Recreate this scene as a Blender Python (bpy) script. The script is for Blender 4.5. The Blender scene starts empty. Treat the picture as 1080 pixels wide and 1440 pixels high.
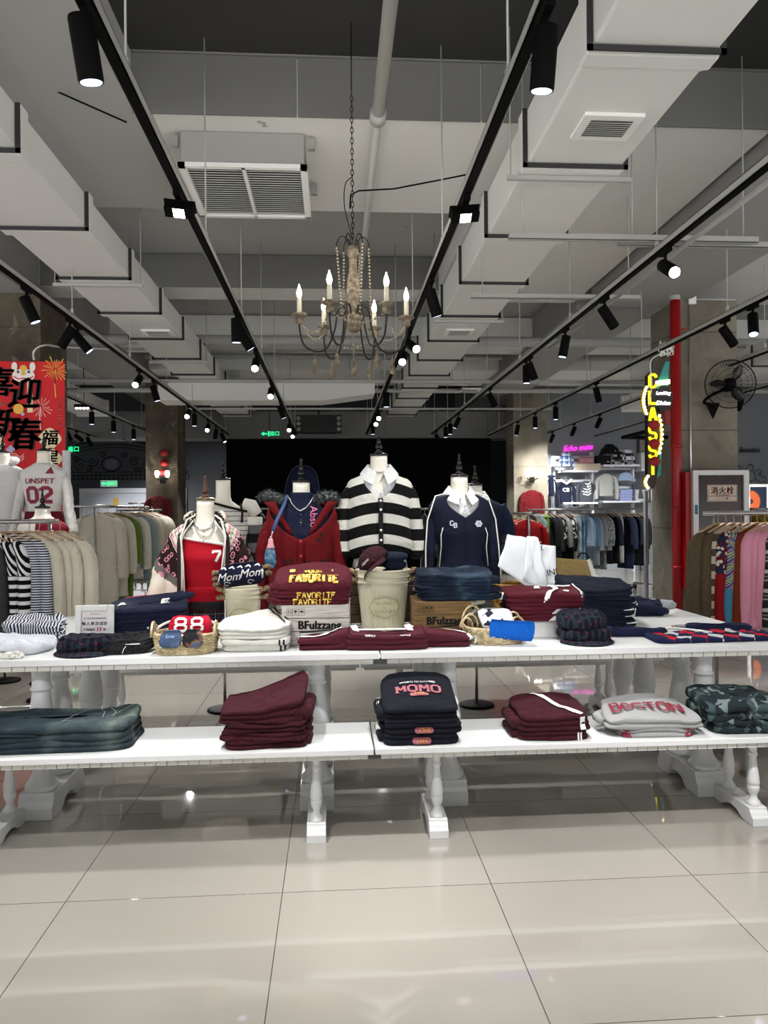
import bpy, bmesh, math, random
from mathutils import Vector, Matrix, noise
from mathutils.bvhtree import BVHTree
PI = math.pi
sc = bpy.context.scene
col = sc.collection
# ------------------------------------------------------------------ camera
F_PX, HCAM = 1050.0, 1.45
YAW, ROLL, PITCH = math.radians(3.81), math.radians(0.5), math.radians(-0.05)
fwd = Vector((math.sin(YAW)*math.cos(PITCH), math.cos(YAW)*math.cos(PITCH), math.sin(PITCH)))
rgt0 = Vector((math.cos(YAW), -math.sin(YAW), 0))
up0 = rgt0.cross(fwd)
rgt = rgt0*math.cos(ROLL) - up0*math.sin(ROLL)
upv = rgt.cross(fwd)
cam = bpy.data.cameras.new('camera')
cam.sensor_fit = 'VERTICAL'; cam.sensor_height = 36.0; cam.lens = F_PX/1440*36.0
cam.clip_end = 200
camo = bpy.data.objects.new('camera', cam); col.objects.link(camo)
mw = Matrix((rgt, upv, -fwd)).transposed().to_4x4(); mw.translation = Vector((0, 0, HCAM))
camo.matrix_world = mw
sc.camera = camo
# ------------------------------------------------------------------ colour management, world
sc.view_settings.view_transform = 'Standard'; sc.view_settings.look = 'None'
sc.view_settings.gamma = 1.0; sc.view_settings.use_curve_mapping = False
sc.view_settings.exposure = 0.0
SPOT_W = 15.0          # watts of one track head
WORLD = 2.8
FLOOD_W = 16.0
# stand-in light for the unmodelled rest of the shop, bright below to uplight ceiling
wd = bpy.data.worlds.new('world'); sc.world = wd; wd.use_nodes = True
_t = wd.node_tree; _bg = _t.nodes['Background']
_tc = _t.nodes.new('ShaderNodeTexCoord'); _sx = _t.nodes.new('ShaderNodeSeparateXYZ'); _cr = _t.nodes.new('ShaderNodeValToRGB')
_ma = _t.nodes.new('ShaderNodeMath'); _ma.operation = 'MULTIPLY_ADD'; _ma.inputs[1].default_value = .5; _ma.inputs[2].default_value = .5
_t.links.new(_tc.outputs['Generated'], _sx.inputs[0]); _t.links.new(_sx.outputs[2], _ma.inputs[0]); _t.links.new(_ma.outputs[0], _cr.inputs[0])
_cr.color_ramp.elements[0].position = .47; _cr.color_ramp.elements[0].color = (1, .99, .97, 1)
_cr.color_ramp.elements[1].position = .53; _cr.color_ramp.elements[1].color = (.12, .125, .13, 1)
_t.links.new(_cr.outputs[0], _bg.inputs[0]); _bg.inputs[1].default_value = WORLD

def ray(px, py):
    u = (px-540)/F_PX; v = (720-py)/F_PX
    return fwd + rgt*u + upv*v
def at(px, py, Y):
    r = ray(px, py); t = Y/r.y
    return Vector((r.x*t, Y, HCAM+r.z*t))
def onz(px, py, z):
    r = ray(px, py); t = (z-HCAM)/r.z
    return Vector((r.x*t, r.y*t, z))
# ------------------------------------------------------------------ materials
def lin(c):
    if isinstance(c, str):
        c = tuple(int(c[i:i+2], 16)/255 for i in (0, 2, 4))
    return tuple((x/12.92 if x <= .04045 else ((x+.055)/1.055)**2.4) for x in c[:3])+(1,)
class NT:
    def __init__(s, name, rough=.8, metal=0, spec=.5):
        s.m = bpy.data.materials.new(name); s.m.use_nodes = True
        s.t = s.m.node_tree; s.b = s.t.nodes['Principled BSDF']
        s.b.inputs['Roughness'].default_value = rough
        s.b.inputs['Metallic'].default_value = metal
        s.b.inputs['Specular IOR Level'].default_value = spec
        s._c = {}
    def n(s, ty): return s.t.nodes.new(ty)
    def lk(s, a, b):
        if isinstance(a, (int, float)): b.default_value = a
        elif isinstance(a, tuple): b.default_value = a
        else: s.t.links.new(a, b)
    def coord(s, kind='Object'):
        if kind not in s._c:
            tc = s.n('ShaderNodeTexCoord'); sx = s.n('ShaderNodeSeparateXYZ')
            s.t.links.new(tc.outputs[kind], sx.inputs[0]); s._c[kind] = (tc.outputs[kind], sx.outputs)
        return s._c[kind][1]
    def vec(s, kind='Object'): s.coord(kind); return s._c[kind][0]
    def math(s, op, a, b=0.0, c=None):
        k = s.n('ShaderNodeMath'); k.operation = op
        s.lk(a, k.inputs[0]); s.lk(b, k.inputs[1])
        if c is not None: s.lk(c, k.inputs[2])
        return k.outputs[0]
    def noise(s, scale, detail=3, vec=None, rough=.5, dist=0):
        k = s.n('ShaderNodeTexNoise'); s.t.links.new(vec or s.vec(), k.inputs['Vector'])
        k.inputs['Scale'].default_value = scale; k.inputs['Detail'].default_value = detail
        k.inputs['Roughness'].default_value = rough; k.inputs['Distortion'].default_value = dist
        return k.outputs[0]
    def voro(s, scale, vec=None, feature='F1', out=0):
        k = s.n('ShaderNodeTexVoronoi'); k.feature = feature
        s.t.links.new(vec or s.vec(), k.inputs['Vector']); k.inputs['Scale'].default_value = scale
        return k.outputs[out]
    def ramp(s, fac, stops, const=False):
        k = s.n('ShaderNodeValToRGB'); s.lk(fac, k.inputs[0]); e = k.color_ramp
        if const: e.interpolation = 'CONSTANT'
        while len(e.elements) < len(stops): e.elements.new(.5)
        for el, (p, c) in zip(e.elements, stops): el.position = p; el.color = lin(c)
        return k.outputs[0]
    def mix(s, f, a, b, mode='MIX'):
        k = s.n('ShaderNodeMix'); k.data_type = 'RGBA'; k.blend_type = mode
        s.lk(f, k.inputs[0]); s.lk(a, k.inputs[6]); s.lk(b, k.inputs[7]); return k.outputs[2]
    def frac(s, a, per, off=0.0):
        return s.math('FRACT', s.math('ADD', s.math('DIVIDE', a, per), off+100.0))
    def gt(s, a, b): return s.math('GREATER_THAN', a, b)
    def lt(s, a, b): return s.math('LESS_THAN', a, b)
    def bump(s, h, strength=.3, dist=.01):
        k = s.n('ShaderNodeBump'); k.inputs['Strength'].default_value = strength
        k.inputs['Distance'].default_value = dist; s.lk(h, k.inputs['Height'])
        s.t.links.new(k.outputs[0], s.b.inputs['Normal'])
    def folds(s, strength=.6, dist=.03, fine=0.2):
        f = s.math('ABSOLUTE', s.math('SUBTRACT', s.noise(5, 3, dist=1.2), .5))
        s.bump(s.math('ADD', s.math('ADD', s.noise(10, 3), s.math('MULTIPLY', f, 2.4)), s.math('MULTIPLY', s.noise(400, 2), fine)), strength, dist)
    def base(s, c):
        s.lk(c, s.b.inputs['Base Color']); return s.m
_mats = {}
def M(name, c=None, rough=.8, metal=0, spec=.5, var=0, vs=6, bump=0, bs=60, bd=.004, emis=0, ecol=None, alpha=None):
    if name in _mats: return _mats[name]
    n = NT(name, rough, metal, spec); c = lin(c)
    if var:
        d = tuple(max(0, x*(1-var)) for x in c[:3])+(1,); l = tuple(min(1, x*(1+var)) for x in c[:3])+(1,)
        n.base(n.mix(n.noise(vs, 4), d, l))
    else: n.base(c)
    if bump: n.bump(n.noise(bs, 3), bump, bd)
    if emis:
        n.b.inputs['Emission Color'].default_value = lin(ecol) if ecol else c
        n.b.inputs['Emission Strength'].default_value = emis
    if alpha is not None: n.b.inputs['Alpha'].default_value = alpha
    _mats[name] = n.m; return n.m
def cloth(c, var=.12, rough=.9, bump=.35, bs=90, bd=.004):
    k = 'cloth_'+str(c)+str(var)+str(bs)
    if k in _mats: return _mats[k]
    n = NT(k, rough, 0, .25); cc = lin(c)
    d = tuple(x*(1-var) for x in cc[:3])+(1,); l = tuple(min(1, x*(1+var)) for x in cc[:3])+(1,)
    n.base(n.mix(n.noise(25, 4), d, l))
    n.folds(min(1, bump*2.0), .028)
    n.b.inputs['Sheen Weight'].default_value = .0
    _mats[k] = n.m; return n.m
def stripes(name, axis, per, stops, kind='Object', wob=0, rough=.9, bump=0, off=0.0):
    """stops: [(pos, colour)...] over one period, constant."""
    if name in _mats: return _mats[name]
    n = NT(name, rough, 0, .25); a = n.coord(kind)[axis]
    if wob: a = n.math('ADD', a, n.math('MULTIPLY', n.noise(7, 2), wob))
    n.base(n.ramp(n.frac(a, per, off), stops, True))
    n.folds(.6)
    _mats[name] = n.m; return n.m
def plaid(name, base, lines, per=.06, kind='Object', ax=(0, 2)):
    """lines: [(pos, width, colour, alpha)]"""
    if name in _mats: return _mats[name]
    n = NT(name, .9, 0, .2); c = lin(base)
    for k in ax:
        f = n.frac(n.coord(kind)[k], per)
        for (p, w, lc, al) in lines:
            m = n.math('MULTIPLY', n.lt(n.math('ABSOLUTE', n.math('SUBTRACT', f, p)), w), al)
            c = n.mix(m, c, lin(lc))
    n.base(c); n.folds(.6); _mats[name] = n.m; return n.m

# ------------------------------------------------------------------ mesh building
class MB:
    def __init__(s): s.v = []; s.f = []; s.uv = []; s.flat = set()
    def add(s, vs, fs, uv=None, flat=False):
        b = len(s.v); s.v += [Vector(p) for p in vs]; s.uv += (uv or [(p[0], p[2] if len(p) > 2 else 0) for p in vs])
        if flat: s.flat |= set(range(len(s.f), len(s.f)+len(fs)))
        s.f += [tuple(i+b for i in f) for f in fs]; return s
    def box(s, x0, x1, y0, y1, z0, z1, M_=None):
        vs = [Vector((x, y, z)) for z in (z0, z1) for y in (y0, y1) for x in (x0, x1)]
        if M_ is not None: vs = [M_ @ p for p in vs]
        return s.add(vs, [(0, 2, 3, 1), (4, 5, 7, 6), (0, 1, 5, 4), (2, 6, 7, 3), (0, 4, 6, 2), (1, 3, 7, 5)], flat=True)
    def cbox(s, c, d, rz=0, rx=0, ry=0):
        m = Matrix.Translation(c) @ Matrix.Rotation(rz, 4, 'Z') @ Matrix.Rotation(ry, 4, 'Y') @ Matrix.Rotation(rx, 4, 'X')
        return s.box(-d[0]/2, d[0]/2, -d[1]/2, d[1]/2, -d[2]/2, d[2]/2, m)
    def rings(s, R, close=True, cap=True, uvl=None):
        """R: list of rings (each a list of points, same count); close = wraps around"""
        n = len(R[0]); vs = []; uv = []; L = 0
        for i, r in enumerate(R):
            if i: L += (Vector(R[i][0])-Vector(R[i-1][0])).length
            w = 0
            for j, p in enumerate(r):
                if j: w += (Vector(p)-Vector(r[j-1])).length
                vs.append(p); uv.append((w, L))
        fs = []
        for i in range(len(R)-1):
            for j in range(n if close else n-1):
                a = i*n+j; b = i*n+(j+1) % n
                fs.append((a, b, b+n, a+n))
        if cap and close:
            fs.append(tuple(reversed(range(n)))); fs.append(tuple(range((len(R)-1)*n, len(R)*n)))
        return s.add(vs, fs, uv)
    def tube(s, pts, r, n=10, cap=True, sy=1.0, close=False):
        pts = [Vector(p) for p in pts]; R = []
        rs = r if isinstance(r, (list, tuple)) else [r]*len(pts)
        prev = None
        for i, p in enumerate(pts):
            if close: t = pts[(i+1) % len(pts)]-pts[i-1]
            else: t = pts[min(i+1, len(pts)-1)]-pts[max(i-1, 0)]
            if t.length < 1e-9: t = Vector((0, 0, 1))
            t.normalize()
            if prev is None:
                a = Vector((0, 0, 1)) if abs(t.z) < .9 else Vector((0, 1, 0))
                x = t.cross(a).normalized()
            else:
                x = (prev - t*prev.dot(t))
                x = x.normalized() if x.length > 1e-6 else t.orthogonal().normalized()
            prev = x; y = t.cross(x)
            R.append([p + x*rs[i]*math.cos(2*PI*k/n) + y*rs[i]*sy*math.sin(2*PI*k/n) for k in range(n)])
        if close: R.append(R[0]); cap = False
        return s.rings(R, True, cap)
    def lathe(s, prof, c=(0, 0, 0), n=24, cap=True, mod=None, sx=1, sy=1, M_=None):
        R = []
        for (z, r) in prof:
            ring = []
            for k in range(n):
                a = 2*PI*k/n; rr = r*(mod(a, z) if mod else 1)
                p = Vector((rr*math.cos(a)*sx, rr*math.sin(a)*sy, z))
                if M_ is not None: p = M_ @ p
                ring.append(p+Vector(c))
            R.append(ring)
        return s.rings(R, True, cap)
    def ball(s, c, r, n=8, m=6, sz=1):
        return s.lathe([(-r*sz*math.cos(PI*i/m), max(1e-4, r*math.sin(PI*i/m))) for i in range(m+1)], c, n)
    def prism(s, poly, h0, h1, plane='XY'):
        """poly in a plane, extruded along the third axis"""
        def P(a, b, h): return {'XY': (a, b, h), 'XZ': (a, h, b), 'YZ': (h, a, b)}[plane]
        n = len(poly); vs = [P(a, b, h0) for a, b in poly]+[P(a, b, h1) for a, b in poly]
        fs = [tuple(reversed(range(n))), tuple(range(n, 2*n))]+[(i, (i+1) % n, (i+1) % n+n, i+n) for i in range(n)]
        return s.add(vs, fs, flat=True)
    def build(s, name, mat, parent=None, smooth=True, loc=None, rz=0, solid=0, sub=0, bevel=0):
        me = bpy.data.meshes.new(name); me.from_pydata([tuple(p) for p in s.v], [], s.f)
        uvl = me.uv_layers.new(name='UVMap'); li = 0
        co = [0.0]*(2*len(me.loops))
        for i, l in enumerate(me.loops): co[2*i], co[2*i+1] = s.uv[l.vertex_index]
        uvl.data.foreach_set('uv', co)
        if smooth: me.polygons.foreach_set('use_smooth', [i not in s.flat for i in range(len(me.polygons))])
        bm = bmesh.new(); bm.from_mesh(me)
        if s.flat != set() or True:
            try: bmesh.ops.recalc_face_normals(bm, faces=bm.faces)
            except Exception: pass
        bm.to_mesh(me); bm.free()
        o = bpy.data.objects.new(name, me); col.objects.link(o)
        if mat: me.materials.append(mat)
        if parent: o.parent = parent
        if loc is not None: o.location = loc
        if rz: o.rotation_euler.z = rz
        if bevel:
            b = o.modifiers.new('b', 'BEVEL'); b.width = bevel; b.segments = 2; b.limit_method = 'ANGLE'
        if solid:
            k = o.modifiers.new('s', 'SOLIDIFY'); k.thickness = solid; k.offset = 0
        if sub:
            k = o.modifiers.new('d', 'SUBSURF'); k.levels = sub; k.render_levels = sub
        return o
def tag(o, label=None, cat=None, group=None, kind=None):
    if label: o['label'] = label
    if cat: o['category'] = cat
    if group: o['group'] = group
    if kind: o['kind'] = kind
    return o
def empty(name, loc, label, cat, group=None, rz=0, rx=0, ry=0):
    o = bpy.data.objects.new(name, None); col.objects.link(o); o.location = loc
    o.rotation_euler = (rx, ry, rz); o.empty_display_size = .05
    return tag(o, label, cat, group)
def struct(o): o['kind'] = 'structure'; return o
KIDS = {}
def kids(o): return [c for c in bpy.data.objects if c.parent == o]
def dup(root, loc, rz=None, label=None, group=None, rx=None, kidlist=None, mats=None):
    r = root.copy(); col.objects.link(r); r.location = loc
    if rz is not None: r.rotation_euler.z = rz
    if rx is not None: r.rotation_euler.x = rx
    if label: r['label'] = label
    if group: r['group'] = group
    for ch, sub in kidlist:
        c = ch.copy(); col.objects.link(c); c.parent = r
        if mats and ch.name.split('.')[0] in mats and len(c.material_slots):
            c.material_slots[0].link = 'OBJECT'; c.material_slots[0].material = mats[ch.name.split('.')[0]]
        for g in sub:
            d = g.copy(); col.objects.link(d); d.parent = c
    return r
def tree(root): return [(c, kids(c)) for c in kids(root)]
ORD = ['first', 'second', 'third', 'fourth', 'fifth', 'sixth', 'seventh', 'eighth', 'ninth', 'tenth', 'eleventh', 'twelfth', 'thirteenth', 'fourteenth', 'fifteenth', 'sixteenth', 'seventeenth', 'eighteenth', 'nineteenth', 'twentieth', 'twenty-first', 'twenty-second', 'twenty-third', 'twenty-fourth', 'twenty-fifth', 'twenty-sixth', 'twenty-seventh', 'twenty-eighth', 'twenty-ninth', 'thirtieth', 'thirty-first', 'thirty-second', 'thirty-third', 'thirty-fourth', 'thirty-fifth', 'thirty-sixth']
# ------------------------------------------------------------------ text and prints
_fc = bpy.data.curves.new('t', 'FONT'); _fo = bpy.data.objects.new('t', _fc); col.objects.link(_fo)
def text_geo(body, size=1.0, bold=0.0, shear=0.0, align='CENTER', sx=1.0, space=1.0, maxe=None, res=3):
    """flat outline of the words -> (verts2d, faces), unit: metres, centred"""
    _fc.body = body; _fc.size = 1.0; _fc.offset = 0; _fc.shear = shear; _fc.align_x = 'CENTER'; _fc.align_y = 'CENTER'
    _fc.resolution_u = res; _fc.space_character = space; _fc.fill_mode = 'BOTH'
    bpy.context.view_layer.update(); dg = bpy.context.evaluated_depsgraph_get()
    me = bpy.data.meshes.new_from_object(_fo.evaluated_get(dg))
    bm = bmesh.new(); bm.from_mesh(me); bpy.data.meshes.remove(me)
    for v in bm.verts: v.co.x *= size*sx; v.co.y *= size
    if maxe:
        bmesh.ops.triangulate(bm, faces=bm.faces)
        for _ in range(3):
            es = [e for e in bm.edges if e.calc_length() > maxe]
            if not es: break
            bmesh.ops.subdivide_edges(bm, edges=es, cuts=1)
            bmesh.ops.triangulate(bm, faces=[f for f in bm.faces if len(f.verts) > 3])
    bm.verts.index_update()
    vs = [(v.co.x, v.co.y) for v in bm.verts]; fs = [tuple(v.index for v in f.verts) for f in bm.faces]
    bm.free()
    if bold:
        b = bold*size*1.1
        return merge_geo([([(x+i*b, y+j*b*.6) for x, y in vs], fs) for i, j in ((0, 0), (-1, 0), (1, 0), (0, 1), (0, -1))])
    return vs, fs
BLOCK = {'M': [[(0, 0), (0, 6)], [(0, 6), (2, 2.5), (4, 6)], [(4, 6), (4, 0)]], 'O': [[(1, 0), (3, 0), (4, 1), (4, 5), (3, 6), (1, 6), (0, 5), (0, 1), (1, 0), (3, 0)]],
 'B': [[(0, 0), (0, 6)], [(-.4, 6), (3, 6), (3.7, 5.2), (3.7, 4), (3, 3.2), (0, 3.2)], [(3, 3.2), (3.9, 2.4), (3.9, .8), (3.2, 0), (-.4, 0)]], 'S': [[(4.1, 4.9), (3.6, 6), (.6, 6), (0, 5.3), (0, 4), (.6, 3.2), (3.4, 2.8), (4, 2), (4, .7), (3.4, 0), (.4, 0), (-.1, 1.1)]],
 'T': [[(-.4, 6), (4.4, 6)], [(2, 6), (2, 0)]], 'N': [[(0, 0), (0, 6)], [(0, 6), (4, 0)], [(4, 0), (4, 6)]], 'F': [[(0, 0), (0, 6)], [(-.4, 6), (4, 6)], [(0, 3.2), (3, 3.2)]],
 'A': [[(0, 0), (1.7, 6), (2.3, 6), (4, 0)], [(.8, 2), (3.2, 2)]], 'V': [[(0, 6), (1.8, 0), (2.2, 0), (4, 6)]], 'R': [[(0, 0), (0, 6)], [(-.4, 6), (3.2, 6), (4, 5.2), (4, 3.9), (3.2, 3), (0, 3)], [(2, 3), (4, 0)]],
 'I': [[(2, 0), (2, 6)]], 'E': [[(0, 0), (0, 6)], [(-.4, 6), (4, 6)], [(0, 3.1), (3, 3.1)], [(-.4, 0), (4, 0)]], 'Y': [[(0, 6), (2, 3), (4, 6)], [(2, 3), (2, 0)]], 'U': [[(0, 6), (0, 1), (1, 0), (3, 0), (4, 1), (4, 6)]],
 'P': [[(0, 0), (0, 6)], [(-.4, 6), (3.2, 6), (4, 5.2), (4, 3.6), (3.2, 2.8), (0, 2.8)]], '0': [[(1, 0), (3, 0), (4, 1), (4, 5), (3, 6), (1, 6), (0, 5), (0, 1), (1, 0), (3, 0)]], '2': [[(0, 4.8), (0, 5.2), (1, 6), (3, 6), (4, 5.2), (4, 3.8), (0, .4), (0, 0), (4.3, 0)]],
 '7': [[(0, 4.8), (0, 6), (4, 6), (4, 5), (1.6, 0)]], '8': [[(1, 0), (3, 0), (4, .9), (4, 2.2), (3, 3.1), (1, 3.1), (0, 2.2), (0, .9), (1, 0), (3, 0)], [(1, 3.1), (.2, 3.9), (.2, 5.2), (1, 6), (3, 6), (3.8, 5.2), (3.8, 3.9), (3, 3.1)]],
 '1': [[(.8, 5), (2, 6), (2, 0)]], '9': [[(0, 1), (1, 0), (3, 0), (4, 1), (4, 5), (3, 6), (1, 6), (0, 5), (0, 3.7), (1, 2.8), (4, 2.8)]], 'C': [[(4, 4.6), (3.8, 5.4), (3, 6), (1, 6), (0, 5), (0, 1), (1, 0), (3, 0), (4, .8), (4, 1.5)]], 'L': [[(0, 6), (0, 0), (4, 0)]], ' ': []}
SERIF = set('MNBFIRPTYAVUE1')
def block(body, size, w=1.25, serif=True, gap=1.9, sx=1.0, maxseg=None):
    """athletic block letters from strokes; size = cap height"""
    k = size/6; gs = []; x = 0
    for ch in body:
        L = BLOCK.get(ch, [])
        for st in L:
            q = []
            for i in range(len(st)-1):
                a, b = Vector(st[i]), Vector(st[i+1]); n = max(1, int((b-a).length/1.2))
                q += [tuple(a.lerp(b, j/n)) for j in range(n)]
            q.append(st[-1])
            gs.append(strip_geo([((px+x)*k*sx, (py-3)*k) for px, py in q], w*k))
        if serif and ch in SERIF:
            for st in L:
                for e in (st[0], st[-1]):
                    if e[1] in (0, 6) and -.1 < e[0] < 4.1 and ch not in 'E': gs.append(strip_geo([((e[0]-.95+x)*k*sx, (e[1]-3+(.3 if e[1] == 0 else -.3))*k), ((e[0]+.95+x)*k*sx, (e[1]-3+(.3 if e[1] == 0 else -.3))*k)], .75*k))
        x += 4+gap
    W = (x-gap)*k*sx
    return merge_geo([([(a-W/2, b) for a, b in v], f) for v, f in gs])
def poly_geo(poly, maxe=.02):
    bm = bmesh.new(); bm.faces.new([bm.verts.new((x, y, 0)) for x, y in poly])
    bmesh.ops.triangulate(bm, faces=bm.faces)
    for _ in range(4):
        es = [e for e in bm.edges if e.calc_length() > maxe]
        if not es: break
        bmesh.ops.subdivide_edges(bm, edges=es, cuts=1)
        bmesh.ops.triangulate(bm, faces=[f for f in bm.faces if len(f.verts) > 3])
    bm.verts.index_update()
    g = [(v.co.x, v.co.y) for v in bm.verts], [tuple(v.index for v in f.verts) for f in bm.faces]
    bm.free(); return g
def strip_geo(pts, w):
    """ribbon of width w along 2d points"""
    L = []; R = []
    for i, p in enumerate(pts):
        a = Vector(pts[max(0, i-1)]); b = Vector(pts[min(len(pts)-1, i+1)]); t = (b-a).normalized(); q = Vector((-t.y, t.x))*w/2
        L.append(tuple(Vector(p)+q)); R.append(tuple(Vector(p)-q))
    n = len(pts); return L+R, [(i, i+1, n+i+1, n+i) for i in range(n-1)]
def merge_geo(gs):
    V = []; Fs = []
    for v, f in gs: b = len(V); V += v; Fs += [tuple(i+b for i in x) for x in f]
    return V, Fs
def move_geo(g, x, y, rot=0, s=1):
    c, d = math.cos(rot), math.sin(rot)
    return [((a*c-b*d)*s+x, (a*d+b*c)*s+y) for a, b in g[0]], g[1]
def bvh_of(o): return BVHTree.FromPolygons([v.co.copy() for v in o.data.vertices], [tuple(p.vertices) for p in o.data.polygons])
def press(name, geo, target, mat, origin, right=(1, 0, 0), up=(0, 0, 1), parent=None, off=.0045, warp=None):
    """lays a flat print on the surface of target (local coordinates) looking along right x up"""
    bv = bvh_of(target); R = Vector(right).normalized(); U = Vector(up).normalized(); D = U.cross(R).normalized()
    vs = []; last = None; bad = set()
    for i, (a, b) in enumerate(geo[0]):
        if warp: a, b = warp(a, b)
        o_ = Vector(origin)+R*a+U*b - D*.6
        hit, nor, _, _ = bv.ray_cast(o_, D, 1.5)
        if hit is None: vs.append(Vector(origin)+R*a+U*b); bad.add(i); continue
        if nor.dot(D) > 0: nor = -nor
        vs.append(hit + nor*off*.5 - D*off)
    fs = [f for f in geo[1] if not any(i in bad for i in f)]
    m = MB(); m.add(vs, fs); return m.build(name, mat, parent or target)
def panel_text(name, geo, mat, parent, M_, thick=0):
    m = MB(); m.add([M_ @ Vector((a, b, 0)) for a, b in geo[0]], geo[1]); o = m.build(name, mat, parent, smooth=False)
    if thick:
        k = o.modifiers.new('s', 'SOLIDIFY'); k.thickness = thick; k.offset = 0
    return o
def facing(x, y, z, yaw=0):   # matrix of an upright panel facing -Y
    return Matrix.Translation((x, y, z)) @ Matrix.Rotation(yaw, 4, 'Z') @ Matrix.Rotation(PI/2, 4, 'X')

WHITE = M('white_paint', 'e6e6e2', .45, var=.03)
BLACKM = M('black_metal', '060606', .6, spec=.08)
CHROME = M('brushed_steel', 'c8c8c8', .3, .9)
# ================================================================== LIGHTING AND SHELL
def concrete(name, c, c2, sc_=1.2, seam=None):
    n = NT(name, .85, 0, .3)
    f = n.noise(sc_, 8, rough=.65); g = n.noise(sc_*7, 5)
    b = n.mix(n.ramp(f, [(.3, '000000'), (.7, 'ffffff')]), lin(c), lin(c2))
    st_ = n.noise(2.2, 5, dist=2.5); b = n.mix(n.ramp(st_, [(.56, '000000'), (.66, '707070')]), b, lin('3a3732'))
    b = n.mix(n.ramp(n.noise(4.5, 6, dist=1.0), [(.60, '000000'), (.72, '909090')]), b, lin('a9a598'))
    if seam:
        z = n.coord()[2]
        b = n.mix(n.math('MULTIPLY', n.lt(n.frac(z, seam), .012), .6), b, lin('35322c'))
    n.base(b); n.bump(n.math('ADD', f, n.math('MULTIPLY', g, .4)), .4, .02); return n.m
CONC = concrete('raw_concrete', '5e584e', '8b8678', 1.1, 1.2)
CONC_D = concrete('raw_concrete_dark', '3c362e', '665f50', 1.5, 1.2)
def paint(name, c, var=.07, marks=.25):
    n = NT(name, .85, 0, .25); cc = lin(c)
    b = n.mix(n.noise(.8, 6), tuple(x*(1-var) for x in cc[:3])+(1,), tuple(min(1, x*(1+var)) for x in cc[:3])+(1,))
    v = n.voro(1.3); w = n.noise(22, 2)
    m = n.math('MULTIPLY', n.math('MULTIPLY', n.lt(v, .075), n.gt(w, .6)), marks*2)
    b = n.mix(m, b, lin('3a3a38')); n.base(b); n.bump(n.noise(3, 5), .15, .01); return n.m
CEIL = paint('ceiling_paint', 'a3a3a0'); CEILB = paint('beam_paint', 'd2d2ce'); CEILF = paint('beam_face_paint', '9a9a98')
CEILD = M('ceiling_unlit_black', '2b2b2a', .9, var=.3, vs=1.5)
DUCT = M('duct_cladding', 'd6d6d2', .6, var=.05, vs=2, bump=.2, bs=3, bd=.02)
PIPEW = M('grey_pipe_paint', 'a4a4a0', .5, var=.04)
# floor: large polished porcelain tiles
n = NT('polished_tiles', .07, 0, 1.0)
gx, gy, _ = n.coord(); T = .805
fx = n.frac(gx, T, .21/T); fy = n.frac(gy, T, -2.865/T)
def edge(f): return n.math('MINIMUM', f, n.math('SUBTRACT', 1.0, f))
g = n.lt(n.math('MINIMUM', edge(fx), edge(fy)), .0022)
cv = n.n('ShaderNodeCombineXYZ'); n.lk(n.math('FLOOR', n.math('ADD', n.math('DIVIDE', gx, T), .21/T)), cv.inputs[0]); n.lk(n.math('FLOOR', n.math('ADD', n.math('DIVIDE', gy, T), -2.865/T)), cv.inputs[1])
wn = n.n('ShaderNodeTexWhiteNoise'); n.t.links.new(cv.outputs[0], wn.inputs[0])
b = n.mix(wn.outputs[0], lin('97928a'), lin('9e9991'))
b = n.mix(n.math('MULTIPLY', n.noise(2.5, 6, dist=.6), .3), b, lin('8e8980'))
n.base(n.mix(g, b, lin('4a443c')))
n.lk(n.math('ADD', .012, n.math('MULTIPLY', n.noise(4, 4), .03)), n.b.inputs['Roughness'])
n.bump(n.math('SUBTRACT', n.math('MULTIPLY', n.noise(1.1, 2), .12), n.math('MULTIPLY', g, .25)), .12, .01)
FLOORM = n.m
X0, X1, Y0, Y1, ZC = -9.0, 13.0, -4.0, 20.5, 4.6
struct(MB().box(X0, X1, -1.2, Y1, -.1, 0).build('floor', FLOORM))
struct(MB().box(X0, X1, Y0, Y1, ZC, ZC+.1).build('ceiling', CEIL))
WALLD = M('dark_wall_paint', '3b3e44', .8, var=.1, vs=.7)
WALLB = M('blue_grey_wall_paint', '84888f', .8, var=.05, vs=.7)
struct(MB().box(X0, 8.6, Y1-.6, Y1-.5, 0, ZC).build('wall_back', WALLD))
struct(MB().box(4.6, X1, 17.6, 17.7, 0, ZC).build('wall_rear_right', WALLB))
struct(MB().box(X0-.1, X0, 10, Y1, 0, ZC).build('wall_left', WALLD))
struct(MB().box(X1, X1+.1, 9, Y1, 0, ZC).build('wall_right', WALLB))
# black full-height stage screen in the middle
a = at(318, 620, 17); b = at(690, 620, 17)
struct(MB().box(a.x, b.x, 17, 17.12, 0, at(500, 617, 17).z).build('partition_wall', M('black_drape', '050505', .95, spec=.05)))
# black paint on the slab bays, putting their unlit shade into colour
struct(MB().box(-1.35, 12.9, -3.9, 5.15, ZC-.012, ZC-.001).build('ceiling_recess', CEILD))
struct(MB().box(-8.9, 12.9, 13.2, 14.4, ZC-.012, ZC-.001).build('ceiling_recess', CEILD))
struct(MB().box(-8.9, 12.9, 16.4, 19.8, ZC-.012, ZC-.001).build('ceiling_recess', CEILD))
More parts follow.
